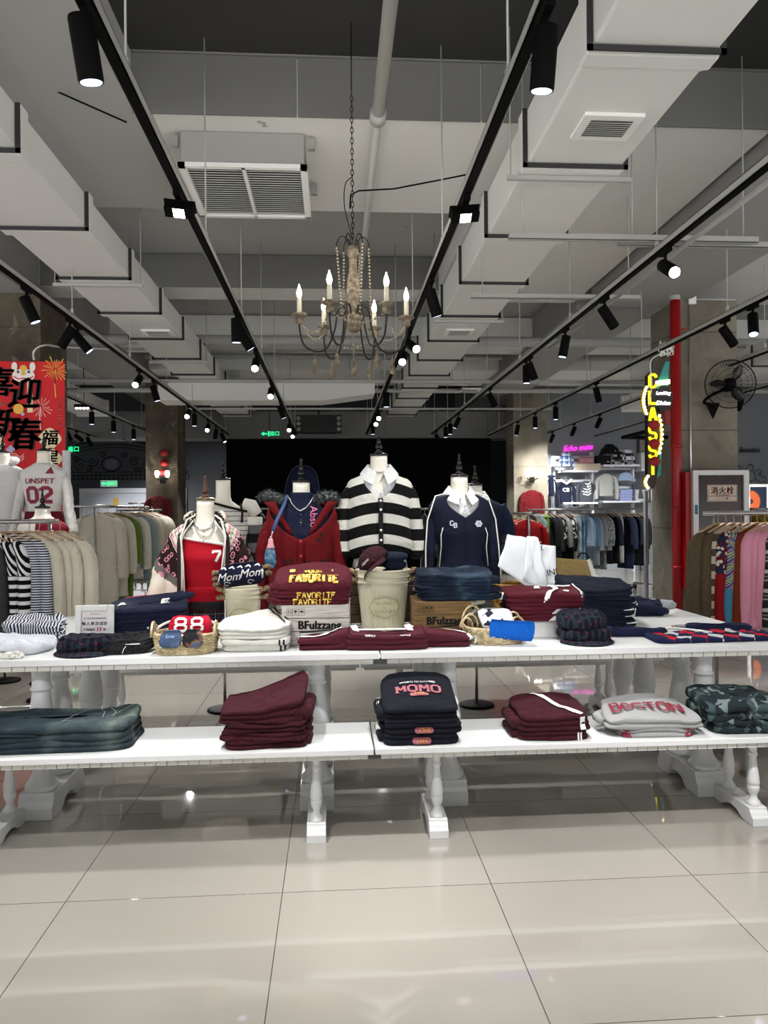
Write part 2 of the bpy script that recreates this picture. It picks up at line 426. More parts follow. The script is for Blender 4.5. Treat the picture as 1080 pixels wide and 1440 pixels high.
# beams
ZB = 4.2
def beam(x0, x1, y0, y1, z0=ZB, z1=ZC-.013, m=None):
    o = MB().box(x0, x1, y0, y1, z0, z1).build('ceiling_beam', m or CEILB); return struct(o)
beam(-1.35, 1.32, 5.2, 6.85)
beam(1.32, 3.2, 5.2, 9.75)
beam(4.4, 12.9, 5.2, 9.75)
beam(-8.9, -1.352, -3.9, 6.85, 4.2, m=CEIL)
beam(-8.9, 1.318, 9.2, 9.75)
beam(-8.9, 12.9, 12.0, 13.0, 4.2); beam(-8.9, 12.9, 14.5, 16.3, 4.2)
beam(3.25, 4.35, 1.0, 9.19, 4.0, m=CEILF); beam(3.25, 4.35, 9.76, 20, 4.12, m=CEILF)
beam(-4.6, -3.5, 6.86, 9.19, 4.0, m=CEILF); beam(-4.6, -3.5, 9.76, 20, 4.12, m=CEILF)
FASC = paint('fascia_grey_board', '6f6f6d')  # separate grey boards, toned darker to dim the lit beam faces
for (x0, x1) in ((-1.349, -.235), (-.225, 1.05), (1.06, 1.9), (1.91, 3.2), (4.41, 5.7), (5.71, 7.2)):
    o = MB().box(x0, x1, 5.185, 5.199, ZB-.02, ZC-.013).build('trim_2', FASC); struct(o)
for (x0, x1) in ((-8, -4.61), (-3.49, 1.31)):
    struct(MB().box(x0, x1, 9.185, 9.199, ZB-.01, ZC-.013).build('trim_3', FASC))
# board joints of the beam cladding
# pillars
def pillar(x0, x1, y0, y1, z1, m): return struct(MB().box(x0, x1, y0, y1, 0, z1).build('pillar', m))
pL = at(912, 600, 9.55).x; PX0 = at(960, 600, 8.85).x; PX1 = at(1037, 600, 8.85).x
PX0 = (PX0+pL)/2
pillar(PX0, PX1, 8.85, 9.6, 4.0, CONC)
LX1 = at(58, 600, 8.85).x
pillar(LX1-.85, LX1, 8.85, 9.7, 4.0, CONC_D)
a = at(714, 600, 16.2); b = at(760, 600, 16.2)
pillar(at(712, 650, 16.9).x, at(770, 650, 16.2).x, 16.2, 16.9, 4.1, CONC)
pillar(at(205, 650, 15.2).x, at(250, 650, 15.2).x, 15.2, 16.0, 4.1, CONC_D)
PR = (at(712, 650, 16.9).x, 16.2); PLf = (at(205, 650, 15.2).x, 15.2)

# ------------------------------------------------------------------ air ducts
def duct(xl, xr, z0, z1, ys, label, vents, group='white air ducts under the ceiling'):
    t = empty('air_duct', (0, ys[0], 0), label, 'air duct', group)
    m = MB()
    for i in range(len(ys)-1):
        y0, y1 = ys[i], ys[i+1]
        for (ya, yb, e) in ((y0+.02, y1-.16, 0), (y1-.16, y1-.13, .012), (y1-.13, y1-.01, .022)):
            m.box(xl-e, xr+e, ya-ys[0], yb-ys[0], z0-e, z1+e)
        m.box(xl-.01, xr+.01, y1-.01-ys[0], y1+.02-ys[0], z0-.01, z1+.01)
    m.build('duct_body', DUCT, t, bevel=.018)
    for y in ys[1:-1]:
        b = MB(); e = .030
        b.box(xl-e, xr+e, y-.171-ys[0], y-.161-ys[0], z0-e, z0-.002); b.box(xl-e, xl-.002, y-.171-ys[0], y-.161-ys[0], z0-e, z1)
        b.box(xr+.002, xr+e, y-.171-ys[0], y-.161-ys[0], z0-e, z1)
        b.build('flange_gasket', M('dark_rubber_seal', '2a2a2a', .8), t)
        if ys.index(y) % 3 != 2: continue
        b = MB(); b.box(xl-.1, xr+.1, y-.05-ys[0], y-.02-ys[0], z0-.055, z0-.026)
        b.build('hanger_bar', PIPEW, t)
        for x in (xl-.08, xr+.08):
            MB().tube([(x, y-.04-ys[0], z0-.06), (x, y-.04-ys[0], ZC)], .006, 6).build('hanger_rod', PIPEW, t)
    for (px, py) in vents:
        p = onz(px, py, z0-.01); w = .17
        v = MB().box(p.x-w, p.x+w, p.y-w*.8-ys[0], p.y+w*.8-ys[0], z0-.022, z0-.001).build('vent', WHITE, t)
        g = MB()
        g.box(p.x-w+.05, p.x+w-.05, p.y-w*.8+.05-ys[0], p.y+w*.8-.05-ys[0], z0-.026, z0-.0221)
        gg = g.build('vent_grille', M('vent_dark', '55554f', .6), v)
        s = MB()
        for k in range(8):
            yy = p.y-w*.8+.06+k*(w*1.6-.12)/7-ys[0]
            s.cbox((p.x, yy, z0-.03), (2*w-.1, .014, .004), rx=.5)
        s.build('slat', M('vent_slat', '9a9a92', .5), v)
    return t
ZD0, ZD1 = 3.65, 3.92
def dx(px, py, z): q = onz(px, py, z); return q.x
ysR = [2.2, 3.62]+[4.82+1.22*i for i in range(12)]
duct(1.24, 1.86, ZD0, ZD1+.07, ysR, 'long white insulated air duct above the striped cardigan side, with square vents', ((853, 178), (645, 467), (662, 548)))
ysL = [1.2, 2.4, 3.6, 4.78]+[6.03+1.22*i for i in range(11)]
duct(-2.52, -1.89, ZD0, ZD1, ysL, 'long white insulated air duct beside the red banner pillar', ((222, 468), (300, 556)))
# smaller side ducts deeper in the hall
duct(-5.3, -4.7, 3.5, 3.8, [8.5, 11, 13.5, 16], 'grey air duct behind the red banner pillar', (), None)
duct(6.3, 6.9, 3.6, 3.9, [9, 11, 13.5, 16], 'grey air duct behind the neon sign pillar', (), None)
def xpipe(y, z, r, x0, x1, label, m=None, name='ceiling_pipe'):
    t = MB().tube([(x0, 0, 0), (x1, 0, 0)], r, 14).build(name, m or PIPEW, loc=(0, y, z))
    tag(t, label, 'pipe', 'grey pipes under the ceiling')
    for x in (x0+1, (x0+x1)/2+.3, x1-1):
        b = MB().tube([(x, 0, r), (x, 0, ZC-z)], .007, 6); b.lathe([(-.02, r+.008), (.02, r+.008)], (0, 0, 0), 14, M_=Matrix.Translation((x, 0, 0)) @ Matrix.Rotation(PI/2, 4, 'Y'))
        b.build('pipe_clamp', PIPEW, t)
    return t
xpipe(11.5, at(300, 478, 11.5).z, .075, -8.5, 8.5, 'thick pale pipe running across the hall behind the chandelier')
xpipe(12.7, at(300, 490, 12.7).z, .04, -8.5, 1.1, 'thin pale pipe across the hall just behind the thick one')
xpipe(14.2, at(300, 500, 14.2).z, .06, -8.5, 8.5, 'middling pale pipe across the hall past the far beams')
xpipe(13.6, at(300, 549, 13.6).z, .04, -8.5, 8.5, 'pale pipe across the hall above the black screen')
# big sheet metal duct across the back, over the black screen
cd = MB().box(-6, 4.4, 0, .7, 0, .62)
for i in range(9): cd.box(-6+i*1.2, -5.96+i*1.2, -.02, .72, -.02, .64)
tag(cd.build('cross_duct', M('galvanised_duct', '6d6d6b', .55, .3), loc=(0, 17.3, 3.15)), 'dull grey sheet metal duct lying across above the black screen', 'air duct')
cd = MB().box(-2.9, -.2, 0, .6, 0, .30).prism([(-.2, 0), (.7, .12), (.7, .30), (-.2, .30)], 0, .6, 'XZ')
tag(cd.build('branch_duct', DUCT, loc=(0, 12.6, at(400, 563, 12.6).z)), 'pale tapered branch duct hanging below the chandelier level behind', 'air duct')
# lengthwise water pipe, two lengths joined by a coupling
t = MB().tube([(.31, -3.5, 0), (.31, 4.85, 0)], .04, 14).tube([(.31, 4.95, .0), (.31, 9.2, 0)], .028, 12).build('ceiling_pipe', PIPEW, loc=(0, 0, 4.05))
tag(t, 'white water pipe running lengthwise beside the chandelier chain', 'pipe', 'grey pipes under the ceiling')
MB().lathe([(-.05, .055), (.05, .055)], n=14, M_=Matrix.Translation((.31, 4.9, 0)) @ Matrix.Rotation(PI/2, 4, 'X')).build('coupling', PIPEW, t)
for y in (2.5, 5.7, 7.4): MB().tube([(.31, y, .03), (.31, y, .5)], .006, 6).build('pipe_clamp', PIPEW, t)
# loose wires
def wire(pts, r, label, m=None):
    tag(MB().tube(pts, r, 6).build('loose_wire', m or BLACKM), label, 'wire')
p0 = at(492, 268, 5.0); p1 = at(664, 244, 5.15)
wire([p0+Vector((0, .0, -.12)), p0+Vector((.005, 0, -.03)), p0+Vector((.06, 0, .0)), p0.lerp(p1, .35)-Vector((0, 0, .03)), p0.lerp(p1, .7)-Vector((0, 0, .015)), p1], .006, 'thin black wire slung sideways from the chandelier chain')
p0 = at(-30, 80, 5.0); p1 = at(178, 172, 5.0)
wire([p0, p0.lerp(p1, .5), p1], .006, 'stiff black wire sticking out under the upper left ceiling board')

# AC cassette
p = onz(258, 232, 3.95); q = onz(432, 235, 3.95)
ax0, ax1, ay0 = p.x-.04, q.x, p.y
t = empty('air_conditioner', ((ax0+ax1)/2, ay0, 3.95), 'square ceiling air conditioner with a white slatted intake', 'air conditioner')
w = (ax1-ax0)/2; dd = .92
MB().box(-w+.02, w-.02, .0, dd, .02, .249).build('casing', CEILF, t, bevel=.008)
f = MB()
for (x0, x1, y0, y1) in ((-w, w, -.01, .03), (-w, w, dd-.03, dd+.01), (-w, -w+.05, -.01, dd), (w-.05, w, -.01, dd), (-.012, .012, 0, dd)):
    f.box(x0, x1, y0, y1, -.012, .02)
f.build('intake_frame', WHITE, t)
s = MB()
for k in range(22): s.cbox((0, .045+k*(dd-.09)/21, .004), (2*w-.1, .020, .003), rx=.25)
s.build('louver', M('louver_white', 'c9c9c4', .5), t)
MB().box(-w+.03, w-.03, .02, dd-.02, .0195, .0199).build('filter', M('filter_dark', '2c2c2b', .9), t)
for x in (-w-.03, w+.03):
    for y in (.05, dd-.1):
        MB().box(x-.025, x+.025, y-.02, y+.02, .15, .23).tube([(x, y, .2), (x, y, .64)], .006, 6).build('mounting_lug', CHROME, t)

# ------------------------------------------------------------------ track rails and spotlights
ZR = 3.2
RAILW = M('rail_grey_paint', '9c9c98', .5, var=.03); TRK = M('track_black', '070707', .7, spec=.06)
def rail(x, y0, y1, label):
    t = empty('track_rail', (x, y0, ZR), label, 'track rail', 'track lighting rails'); L = y1-y0
    c = MB(); c.box(-.03, .03, 0, L, .035, .04); c.box(-.03, -.026, 0, L, -.0, .04); c.box(.026, .03, 0, L, -.0, .04)
    c.build('channel', RAILW, t)
    MB().box(-.018, .018, 0, L, -.012, .034).build('track', TRK, t)
    y = .6
    while y < L:
        MB().tube([(0, y, .04), (0, y, ZC-ZR)], .005, 6).box(-.012, .012, y-.012, y+.012, .04, .1).build('suspension_rod', PIPEW, t); y += 1.9
    return t
RAILS = {'A': -.83, 'B': .745, 'L': -2.34, 'R': 2.23, 'R2': 3.6, 'R3': 4.85, 'L2': -3.95, 'L3': -5.35, 'R4': 6.2}
RN = {'A': 'black track rail on the left of the chandelier', 'B': 'black track rail on the right of the chandelier', 'L': 'track rail passing the red banner pillar', 'R': 'track rail crossing above the fire hydrant pillar side',
      'R2': 'track rail passing in front of the wall fan', 'R3': 'track rail above the far shelving', 'L2': 'track rail behind the banner pillar', 'L3': 'track rail far behind the banner along the dark wall', 'R4': 'track rail at the far side behind the fan pillar'}
for k, x in RAILS.items():
    y0 = -3.2 if k in 'ABLR' else (2.2 if k == 'R2' else 7.5)
    rail(x, y0, 16.9 if k in ('A', 'B', 'L', 'R') else 17.4, RN[k])
# one channel across, hung at the same level
Yx = onz(540, 537, ZR+.06).y
cx = MB(); cx.box(-7.5, 9.5, -.03, .03, .035, .04); cx.box(-7.5, 9.5, -.03, -.026, 0, .04); cx.box(-7.5, 9.5, .026, .03, 0, .04)
tag(cx.build('cross_channel', RAILW, loc=(0, Yx, ZR+.045)), 'pale steel channel crossing over all the track rails', 'steel channel')
Yx2 = onz(540, 575, ZR+.06).y
cx = MB(); cx.box(-2.5, 4, -.015, .015, 0, .03)
tag(cx.build('cross_channel', RAILW, loc=(0, Yx2, ZR+.045)), 'thin steel channel crossing the rails near the black screen', 'steel channel')

for (x0, x1, px, py, s) in ((1.2, 2.95, 800, 336, 'nearer'), (1.2, 2.7, 760, 419, 'farther'), (2.0, 3.3, 985, 346, 'short')):
    Yc = onz(px, py, ZR+.1).y
    c = MB().box(x0, x1, -.02, .02, 0, .004).box(x0, x1, -.02, -.016, 0, .04).box(x0, x1, .016, .02, 0, .04)
    for x in (x0+.1, x1-.1): c.tube([(x, 0, 0), (x, 0, ZC-ZR-.09)], .005, 6)
    tag(c.build('support_channel', PIPEW, loc=(0, Yc, ZR+.09)), '%s slotted steel support channel carrying the wide aisle track rail' % s, 'steel channel')
tag(MB().tube([(2.42, 3.2, ZR+.06), (2.42, 8.2, ZR+.06)], .018, 10).build('conduit_pipe', PIPEW), 'thin white conduit running alongside the wide aisle track rail', 'conduit')
SPOTS = []
def lamp_data(name, w, size, blend=.5, rad=.04, colr=(1, .99, .975)):
    l = bpy.data.lights.new(name, 'SPOT'); l.energy = w; l.spot_size = math.radians(size); l.spot_blend = blend
    l.shadow_soft_size = rad; l.color = colr; return l
LFRONT = lamp_data('front_beam', SPOT_W*11, 36, .7); LNEAR = lamp_data('near_beam', SPOT_W*15, 64, .8); LWASH = lamp_data('wall_wash', SPOT_W*26, 85, .8)
LSPOT = lamp_data('spot_beam', SPOT_W*11, 54, .7); LFLOOD = lamp_data('flood_beam', FLOOD_W*10, 125, .6, .06)
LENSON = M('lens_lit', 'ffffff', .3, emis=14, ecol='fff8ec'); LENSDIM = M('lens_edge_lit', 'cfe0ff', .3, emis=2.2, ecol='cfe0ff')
HEADM = M('spot_head_black', '060606', .65, spec=.07)
def make_spot(lens):
    t = empty('track_spotlight', (0, 0, 0), 'x', 'spotlight')
    MB().box(-.018, .018, -.07, .07, -.03, 0).tube([(0, 0, -.03), (0, 0, -.085)], .011, 8).build('track_adapter', HEADM, t, bevel=.003)
    h = MB().lathe([(-.155, .037), (-.157, .041), (-.15, .043), (.04, .043), (.048, .04), (.05, .02)], (0, 0, 0), 20)
    ho = h.build('lamp_head', HEADM, t); 
    if lens == LENSON: lo = MB().lathe([(-.182, .004), (-.180, .018), (-.172, .03), (-.158, .0362), (-.150, .0365)], (0, 0, 0), 20).build('lens', lens, ho)
    else: lo = MB().lathe([(-.1582, .001), (-.1576, .035), (-.156, .0365)], (0, 0, 0), 20).build('lens', lens, ho, smooth=False)
    ho.location = (0, 0, -.115)
    return t, ho, lo
def make_flood():
    t = empty('flood_light', (0, 0, 0), 'x', 'floodlight')
    MB().box(-.018, .018, -.09, .09, -.03, 0).tube([(0, 0, -.03), (0, 0, -.06)], .014, 8).build('track_adapter', HEADM, t)
    h = MB().box(-.07, .07, -.035, .035, -.03, .02)
    for s in (-1, 1):
        for k in range(5): h.box(s*.07-.008*(s < 0), s*.07+.008*(s > 0)+.0, -.034, .034, -.03+k*.01, -.026+k*.01)
    h.box(-.085, .085, -.04, .04, .02, .03)
    ho = h.build('lamp_head', HEADM, t, bevel=.004); ho.location = (0, 0, -.075)
    MB().box(-.03, .03, -.03, .03, -.0315, -.0301).build('lens', LENSON, ho, smooth=False)
    return t, ho, None
def put_light(rk, px, py, label, aim=(0, 0), kind='dim', on=True, rz=0, Y=None, data=None):
    x = RAILS[rk]; y = Y if Y is not None else onz(px, py, ZR-.03).y
    t, ho, lo = make_flood() if kind == 'flood' else make_spot(LENSON if kind == 'lit' else LENSDIM)
    t.location = (x, y, ZR-.012); t.rotation_euler.z = rz
    ho.rotation_euler = (aim[0]-(.42 if kind == 'lit' else 0), aim[1], 0)
    t['label'] = label; t['group'] = 'track lights on the rails'
    if on:
        L = bpy.data.objects.new('beam', data or (LFLOOD if kind == 'flood' else LSPOT)); col.objects.link(L); L.parent = ho
        L.location = (0, 0, -.20 if kind != 'flood' else -.05)
    return t
# aim: rx>0 tips the beam away from the camera(+Y); ry>0 tips it towards -X
R_ = math.radians
put_light('A', 135, 5, 'big black cylinder spotlight nearest the camera, left of the chandelier', (R_(12), R_(-6)))
put_light('A', 262, 280, 'square floodlight glowing on the rail beside the air conditioner', (R_(-25), R_(5)), 'flood')
put_light('A', 336, 440, 'black spotlight under the rail left of the chandelier, upright one of a pair', (R_(5), 0))
put_light('A', 345, 455, 'tilted black spotlight just behind the upright one left of the chandelier', (R_(10), R_(-32)))
for (px, py, a, k) in ((366, 497, (-30, 0), 'lit'), (384, 540, (-30, 0), 'lit'), (397, 566, (5, -20), 'dim'), (412, 592, (-30, 0), 'lit'), (415, 603, (-35, 5), 'lit')):
    put_light('A', px, py, 'spotlight seen beyond the chandelier on its left rail, %s' % {366: 'glowing one level with the bulb drops', 384: 'glowing one above the speaker', 397: 'dark one tipped sideways', 412: 'glowing one by the green exit sign', 415: 'last glowing one at the end'}[px], (R_(a[0]), R_(a[1])), k)
put_light('B', 768, 20, 'big black cylinder spotlight nearest the camera, right of the chandelier', (R_(12), R_(2)))
put_light('B', 656, 287, 'square floodlight glowing on the rail near the curling wire', (R_(-25), R_(-5)), 'flood')
put_light('B', 608, 398, 'tilted black spotlight just right of the chandelier candles', (R_(10), R_(-18)))
for (px, py, a, k, s) in ((580, 470, (-30, -35), 'lit', 'glowing one behind a wooden drop'), (572, 488, (-30, 20), 'lit', 'glowing one tipped to the aisle'), (546, 547, (0, 0), 'dim', 'dark upright one'), (532, 574, (-30, 0), 'lit', 'small glowing one'), (528, 583, (-30, 0), 'lit', 'smaller glowing one just behind'), (524, 592, (0, 0), 'dim', 'last dark one')):
    put_light('B', px, py, 'spotlight beyond the chandelier on its right rail, '+s, (R_(a[0]), R_(a[1])), k)
for (px, py, a, k, s) in ((38, 408, (8, -22), 'dim', 'tipped one in front of the banner pillar'), (104, 452, (10, 35), 'dim', 'one of a crossed pair tipped to the wall'), (114, 460, (10, -38), 'dim', 'one of a crossed pair tipped to the aisle'),
        (200, 522, (-30, 8), 'lit', 'glowing one nearest the camera'), (218, 537, (5, -15), 'dim', 'dark one after the glowing one'), (262, 572, (-35, 0), 'lit', 'glowing one mid way'), (274, 578, (0, 0), 'dim', 'upright dark one mid way'),
        (296, 592, (-30, 0), 'lit', 'glowing one far along'), (309, 600, (5, 10), 'dim', 'dark one far along'), (320, 606, (-15, -25), 'dim', 'last tipped one')):
    put_light('L', px, py, 'spotlight on the banner side rail, '+s, (R_(a[0]), R_(a[1])), k, data=LNEAR if py < 560 else None)
for (px, py, a, k, s) in ((945, 355, (-35, 0), 'lit', 'bright glowing one nearest the camera'), (858, 422, (10, -38), 'dim', 'one tipped towards the fan'), (803, 465, (5, 10), 'dim', 'slightly tipped one'), (742, 508, (0, 0), 'dim', 'upright one of a close pair'), (748, 504, (5, -22), 'dim', 'tipped one of a close pair'),
        (688, 548, (10, -30), 'dim', 'tipped one mid way'), (648, 583, (5, 25), 'dim', 'one leaning back to the chandelier'), (637, 592, (0, 0), 'dim', 'upright one far along'), (629, 597, (0, 0), 'dim', 'farther upright one'), (614, 607, (10, -35), 'dim', 'last tipped one')):
    put_light('R', px, py, 'spotlight on the wide aisle rail, '+s, (R_(a[0]), R_(a[1])), k)
for (px, py, a, k, s) in ((1078, 433, (-20, 10), 'dim', 'large one cut by the picture edge'), (1040, 452, (8, -40), 'dim', 'one tipped right above the wall fan'), (857, 540, (5, -15), 'dim', 'one left of the neon sign'), (793, 568, (0, 0), 'dim', 'upright one nearer the far pillar'), (767, 582, (0, 0), 'dim', 'one before the far pillar'), (740, 594, (5, 10), 'dim', 'farthest one')):
    put_light('R2', px, py, 'spotlight on the rail crossing the neon sign, '+s, (R_(a[0]), R_(a[1])), k, data=LNEAR)
for (px, py, s) in ((877, 584, 'nearest'), (836, 597, 'middle'), (805, 608, 'farthest')):
    put_light('R3', px, py, 'small spotlight above the far shelving, %s of its rail' % s, (R_(48), R_(8)), 'dim', data=LWASH)
for (px, py, a, k, s) in ((155, 575, (0, 0), 'dim', 'nearest'), (179, 588, (0, 0), 'dim', 'middle'), (200, 600, (0, 0), 'dim', 'farthest')):
    put_light('L2', px, py, 'small upright spotlight behind the banner pillar, %s of its rail' % s, (R_(a[0]), R_(a[1])), k, data=LNEAR)
for (px, py, a, s) in ((98, 603, (0, 0), 'nearest'), (110, 607, (10, -30), 'tipped'), (122, 612, (0, 0), 'farthest')):
    put_light('L3', px, py, 'small spotlight by the dark ornamented wall, %s of its rail' % s, (R_(40), R_(a[1]-15)), data=LWASH)
for (Y, s) in ((9.8, 'nearest'), (11.0, 'middle'), (12.5, 'farthest')):
    put_light('R4', 0, 0, 'small spotlight beyond the fan pillar, %s of its rail' % s, (R_(48), R_(-15)), Y=Y, data=LWASH)
# unseen heads added on the same rails, the rear ones aimed to brighten fronts
i = 0
for rk in 'ABLR':
    for Y in (-.6, 1.6):
        put_light(rk, 0, 0, 'added unseen black spotlight on the rails above the near floor, %s along' % ORD[i], (R_(14), R_((i % 3-1)*10)) if Y > 0 else (R_(70), R_({'A': 6, 'B': -6, 'L': -12, 'R': 12}[rk])), Y=Y, data=LNEAR if Y > 0 else LFRONT); i += 1
# wall speaker-like projector above the black screen
t = empty('loudspeaker', at(448, 590, 16.0), 'black loudspeaker with two side drivers hanging over the black screen', 'loudspeaker')
MB().box(-.38, .38, 0, .3, -.28, .1).build('cabinet', M('speaker_black', '151515', .7), t, bevel=.02)
for s in (-1, 1):
    for z in (-.2, -.08, .03): MB().lathe([(0, .045), (.01, .05), (.012, .02)], n=14, M_=Matrix.Translation((s*.43, 0, z)) @ Matrix.Rotation(PI/2, 4, 'X')).build('driver', M('driver_grey', '777777', .4, .3), t)
    MB().box(s*.43-.06, s*.43+.06, .001, .25, -.27, .1).build('side_box', M('speaker_black', '151515', .7), t)
MB().tube([(0, .15, .1), (0, .15, 1.2)], .015, 8).build('mounting_pole', BLACKM, t)
# exit signs
def exit_sign(p, w, h, label, arrow=True, m=None):
    t = empty('exit_sign', p, label, 'exit sign', rz=0)
    MB().box(-w/2, w/2, 0, .03, -h/2, h/2).build('sign_box', M('exit_box', '3a4a42', .5) if m is None else m, t)
    g = merge_geo([move_geo(text_geo('出口', h*.62, maxe=None), w*.28, 0), ([(-w*.08, -h*.3), (w*.0, -h*.3), (w*.0, h*.3), (-w*.08, h*.3)], [(0, 1, 2, 3)]),
        ([(-w*.45, 0), (-w*.3, -h*.25), (-w*.3, -h*.08), (-w*.14, -h*.08), (-w*.14, h*.08), (-w*.3, h*.08), (-w*.3, h*.25)], [(0, 1, 2, 3, 4, 5, 6)])])
    panel_text('sign_legend', g, M('exit_green_lit', '18c070', .5, emis=3.0, ecol='19d67c'), t, facing(0, -.004, 0))
    return t
e = exit_sign(at(379, 610, 15.5), .38, .16, 'small lit green exit sign with an arrow hanging near the rail end')
MB().tube([(0, .015, .08), (0, .015, 1.3)], .008, 6).build('hanger_rod', BLACKM, e)
exit_sign(at(101, 632, 19.8), .16, .24, 'tiny lit green exit sign high on the dark wall beside the banner')
exit_sign(at(153, 680, 19.8), .42, .17, 'pale green exit sign over the wide white doorway', m=M('exit_pale', '9fc7b8', .5, emis=.35, ecol='9fc7b8'))
# ================================================================== DISPLAY TABLES
ZT, ZS = .775, .417          # table top, bench top
XL0, XS, XR1 = -1.76, onz(537, 925, .775).x, 2.31
XSB = onz(527.5, 1058, ZS).x
PAINT = M('table_white_paint', 'dcdddd', .35, var=.02, vs=3); TRIMM = M('table_trim_paint', 'cfcdc6', .5, var=.04)
BIG = [(.118, .068), (.122, .075), (.135, .078), (.148, .074), (.152, .066), (.165, .062), (.175, .054), (.2, .043), (.235, .038), (.26, .040), (.29, .048), (.32, .058), (.345, .064), (.353, .066), (.357, .062), (.362, .062), (.366, .067), (.40, .0675), (.45, .062), (.50, .055), (.55, .047), (.59, .042), (.597, .042), (.60, .049), (.606, .051), (.612, .049), (.615, .043), (.65, .042), (.73, .044)]
SMALL = [(.072, .028), (.076, .031), (.084, .032), (.092, .029), (.1, .022), (.112, .0165), (.124, .0165), (.13, .02), (.14, .0245), (.155, .027), (.163, .0275), (.166, .0255), (.170, .0255), (.173, .028), (.19, .0275), (.22, .0245), (.25, .0195), (.29, .0155), (.3, .0155), (.303, .019), (.31, .020), (.317, .019), (.32, .0155), (.33, .017), (.36, .019), (.372, .020)]
def foot_poly(L, h, e):    # side profile (y,z) of a trestle foot, front end at y=0
    a = [(0, 0), (0, h*.48), (.014, h*.56), (.02, h*.72), (.03, h*.86), (.032, h)]
    b = [(L-y, z) for y, z in reversed(a)]
    und = [(L-e, 0), (L-e-.03, h*.16), (L-e-.05, h*.34), (L-e-.09, h*.42), (e+.09, h*.42), (e+.05, h*.34), (e+.03, h*.16), (e, 0)]
    return a+b+und
def dentils(mb, x0, x1, y, z0, z1, d, step):
    x = x0
    while x < x1-.01:
        mb.box(x, min(x+step-.004, x1), y, y+d, z0, z1); x += step
def trestle_table(x0, x1, y0, y1, xs, bal, label, fy0, fy1):
    t = empty('display_table', ((x0+x1)/2, y0, 0), label, 'display table', 'white turned-leg display tables'); cx = (x0+x1)/2
    MB().box(x0-cx, x1-cx, 0, y1-y0, ZT-.032, ZT).build('tabletop', PAINT, t, bevel=.003)
    m = MB(); m.box(x0-cx+.03, x1-cx-.03, .02, y1-y0-.02, ZT-.056, ZT-.0325)
    dentils(m, x0-cx+.03, x1-cx-.03, .012, ZT-.056, ZT-.033, .02, .058); m.build('apron', TRIMM, t)
    for x in xs:
        m = MB(); m.prism([(y+fy0-y0, z) for y, z in foot_poly(fy1-fy0, .12, .13)], x-cx-.082, x-cx+.082, 'YZ')
        m.build('foot', PAINT, t, bevel=.003)
        for y in bal:
            MB().lathe(BIG, (x-cx, y-y0, 0), 28).build('leg', PAINT, t)
    return t
def bench(x0, x1, y0, y1, xs, bal, label):
    t = empty('display_bench', ((x0+x1)/2, y0, 0), label, 'bench', 'white low display benches'); cx = (x0+x1)/2
    MB().box(x0-cx, x1-cx, 0, y1-y0, ZS-.026, ZS).build('bench_top', PAINT, t, bevel=.003)
    m = MB(); m.box(x0-cx+.025, x1-cx-.025, .02, y1-y0-.02, ZS-.047, ZS-.0265)
    dentils(m, x0-cx+.025, x1-cx-.025, .012, ZS-.047, ZS-.027, .02, .046); m.build('apron', TRIMM, t)
    for x in xs:
        m = MB(); m.prism([(y+.035, z) for y, z in foot_poly(y1-y0-.05, .075, .09)], x-cx-.042, x-cx+.042, 'YZ')
        m.build('foot', PAINT, t, bevel=.002)
        for y in bal: MB().lathe(SMALL, (x-cx, y-y0, 0), 20).build('leg', PAINT, t)
    return t
xbl = onz(50, 1117, .12).x; xbm = onz(446, 1101, .12).x; xbr = onz(633, 1095, .12).x; xbR = onz(1000, 1085, .12).x
ysb = 3.24
trestle_table(XL0, XS-.004, 3.56, 4.20, (xbl, xbm), (3.73, 3.97), 'white display table at front under the white cloth and newsboy cap', 3.63, 4.10)
trestle_table(XS+.004, XR1, 3.56, 4.20, (xbr, xbR), (3.73, 3.97), 'white display table at front under the argyle sweater', 3.63, 4.10)
trestle_table(XL0, XS-.004, 4.21, 5.06, (xbl, xbm), (4.47, 4.82), 'white display table in the rear row under the cardigan mannequin', 4.37, 4.95)
trestle_table(XS+.004, XR1, 4.21, 5.06, (xbr, xbR), (4.47, 4.82), 'white display table in the rear row under the navy polo mannequin', 4.37, 4.95)
sbl = onz(3, 1152, .075).x; sbm = onz(445, 1157, .075).x; sbr = onz(616, 1151, .075).x; sbR = onz(1058, 1130, .075).x
bench(XL0, XSB-.004, ysb, 3.665, (sbl, sbm), (3.345, 3.56), 'low white bench in front under the faded jeans')
bench(XSB+.004, XR1-.02, ysb, 3.665, (sbr, sbR), (3.345, 3.56), 'low white bench in front under the navy sweatshirts')
bench(XL0, XSB-.004, 5.0+.07, 5.5, (sbl, sbm), (5.18, 5.39), 'low white bench behind the rear table, beige coat side')
bench(XSB+.004, XR1-.02, 5.07, 5.5, (sbr, sbR), (5.18, 5.39), 'low white bench behind the rear table, sweater rack side')

for (x, y, z, o_) in ((XS, 3.575, ZT-.045, 0), (XSB, ysb+.03, ZS-.036, 0)):  # dark block added to shade the open gap under each seam
    tag(MB().box(-.04, .04, 0, .04, -.012, .010).build('seam_gap_block', M('seam_gap_grey', '4a4a48', .7), loc=(x, y, z)), 'dark block added to darken the gap under the seam of the two %s' % ('display tables' if z > .6 else 'low benches'), 'bracket')
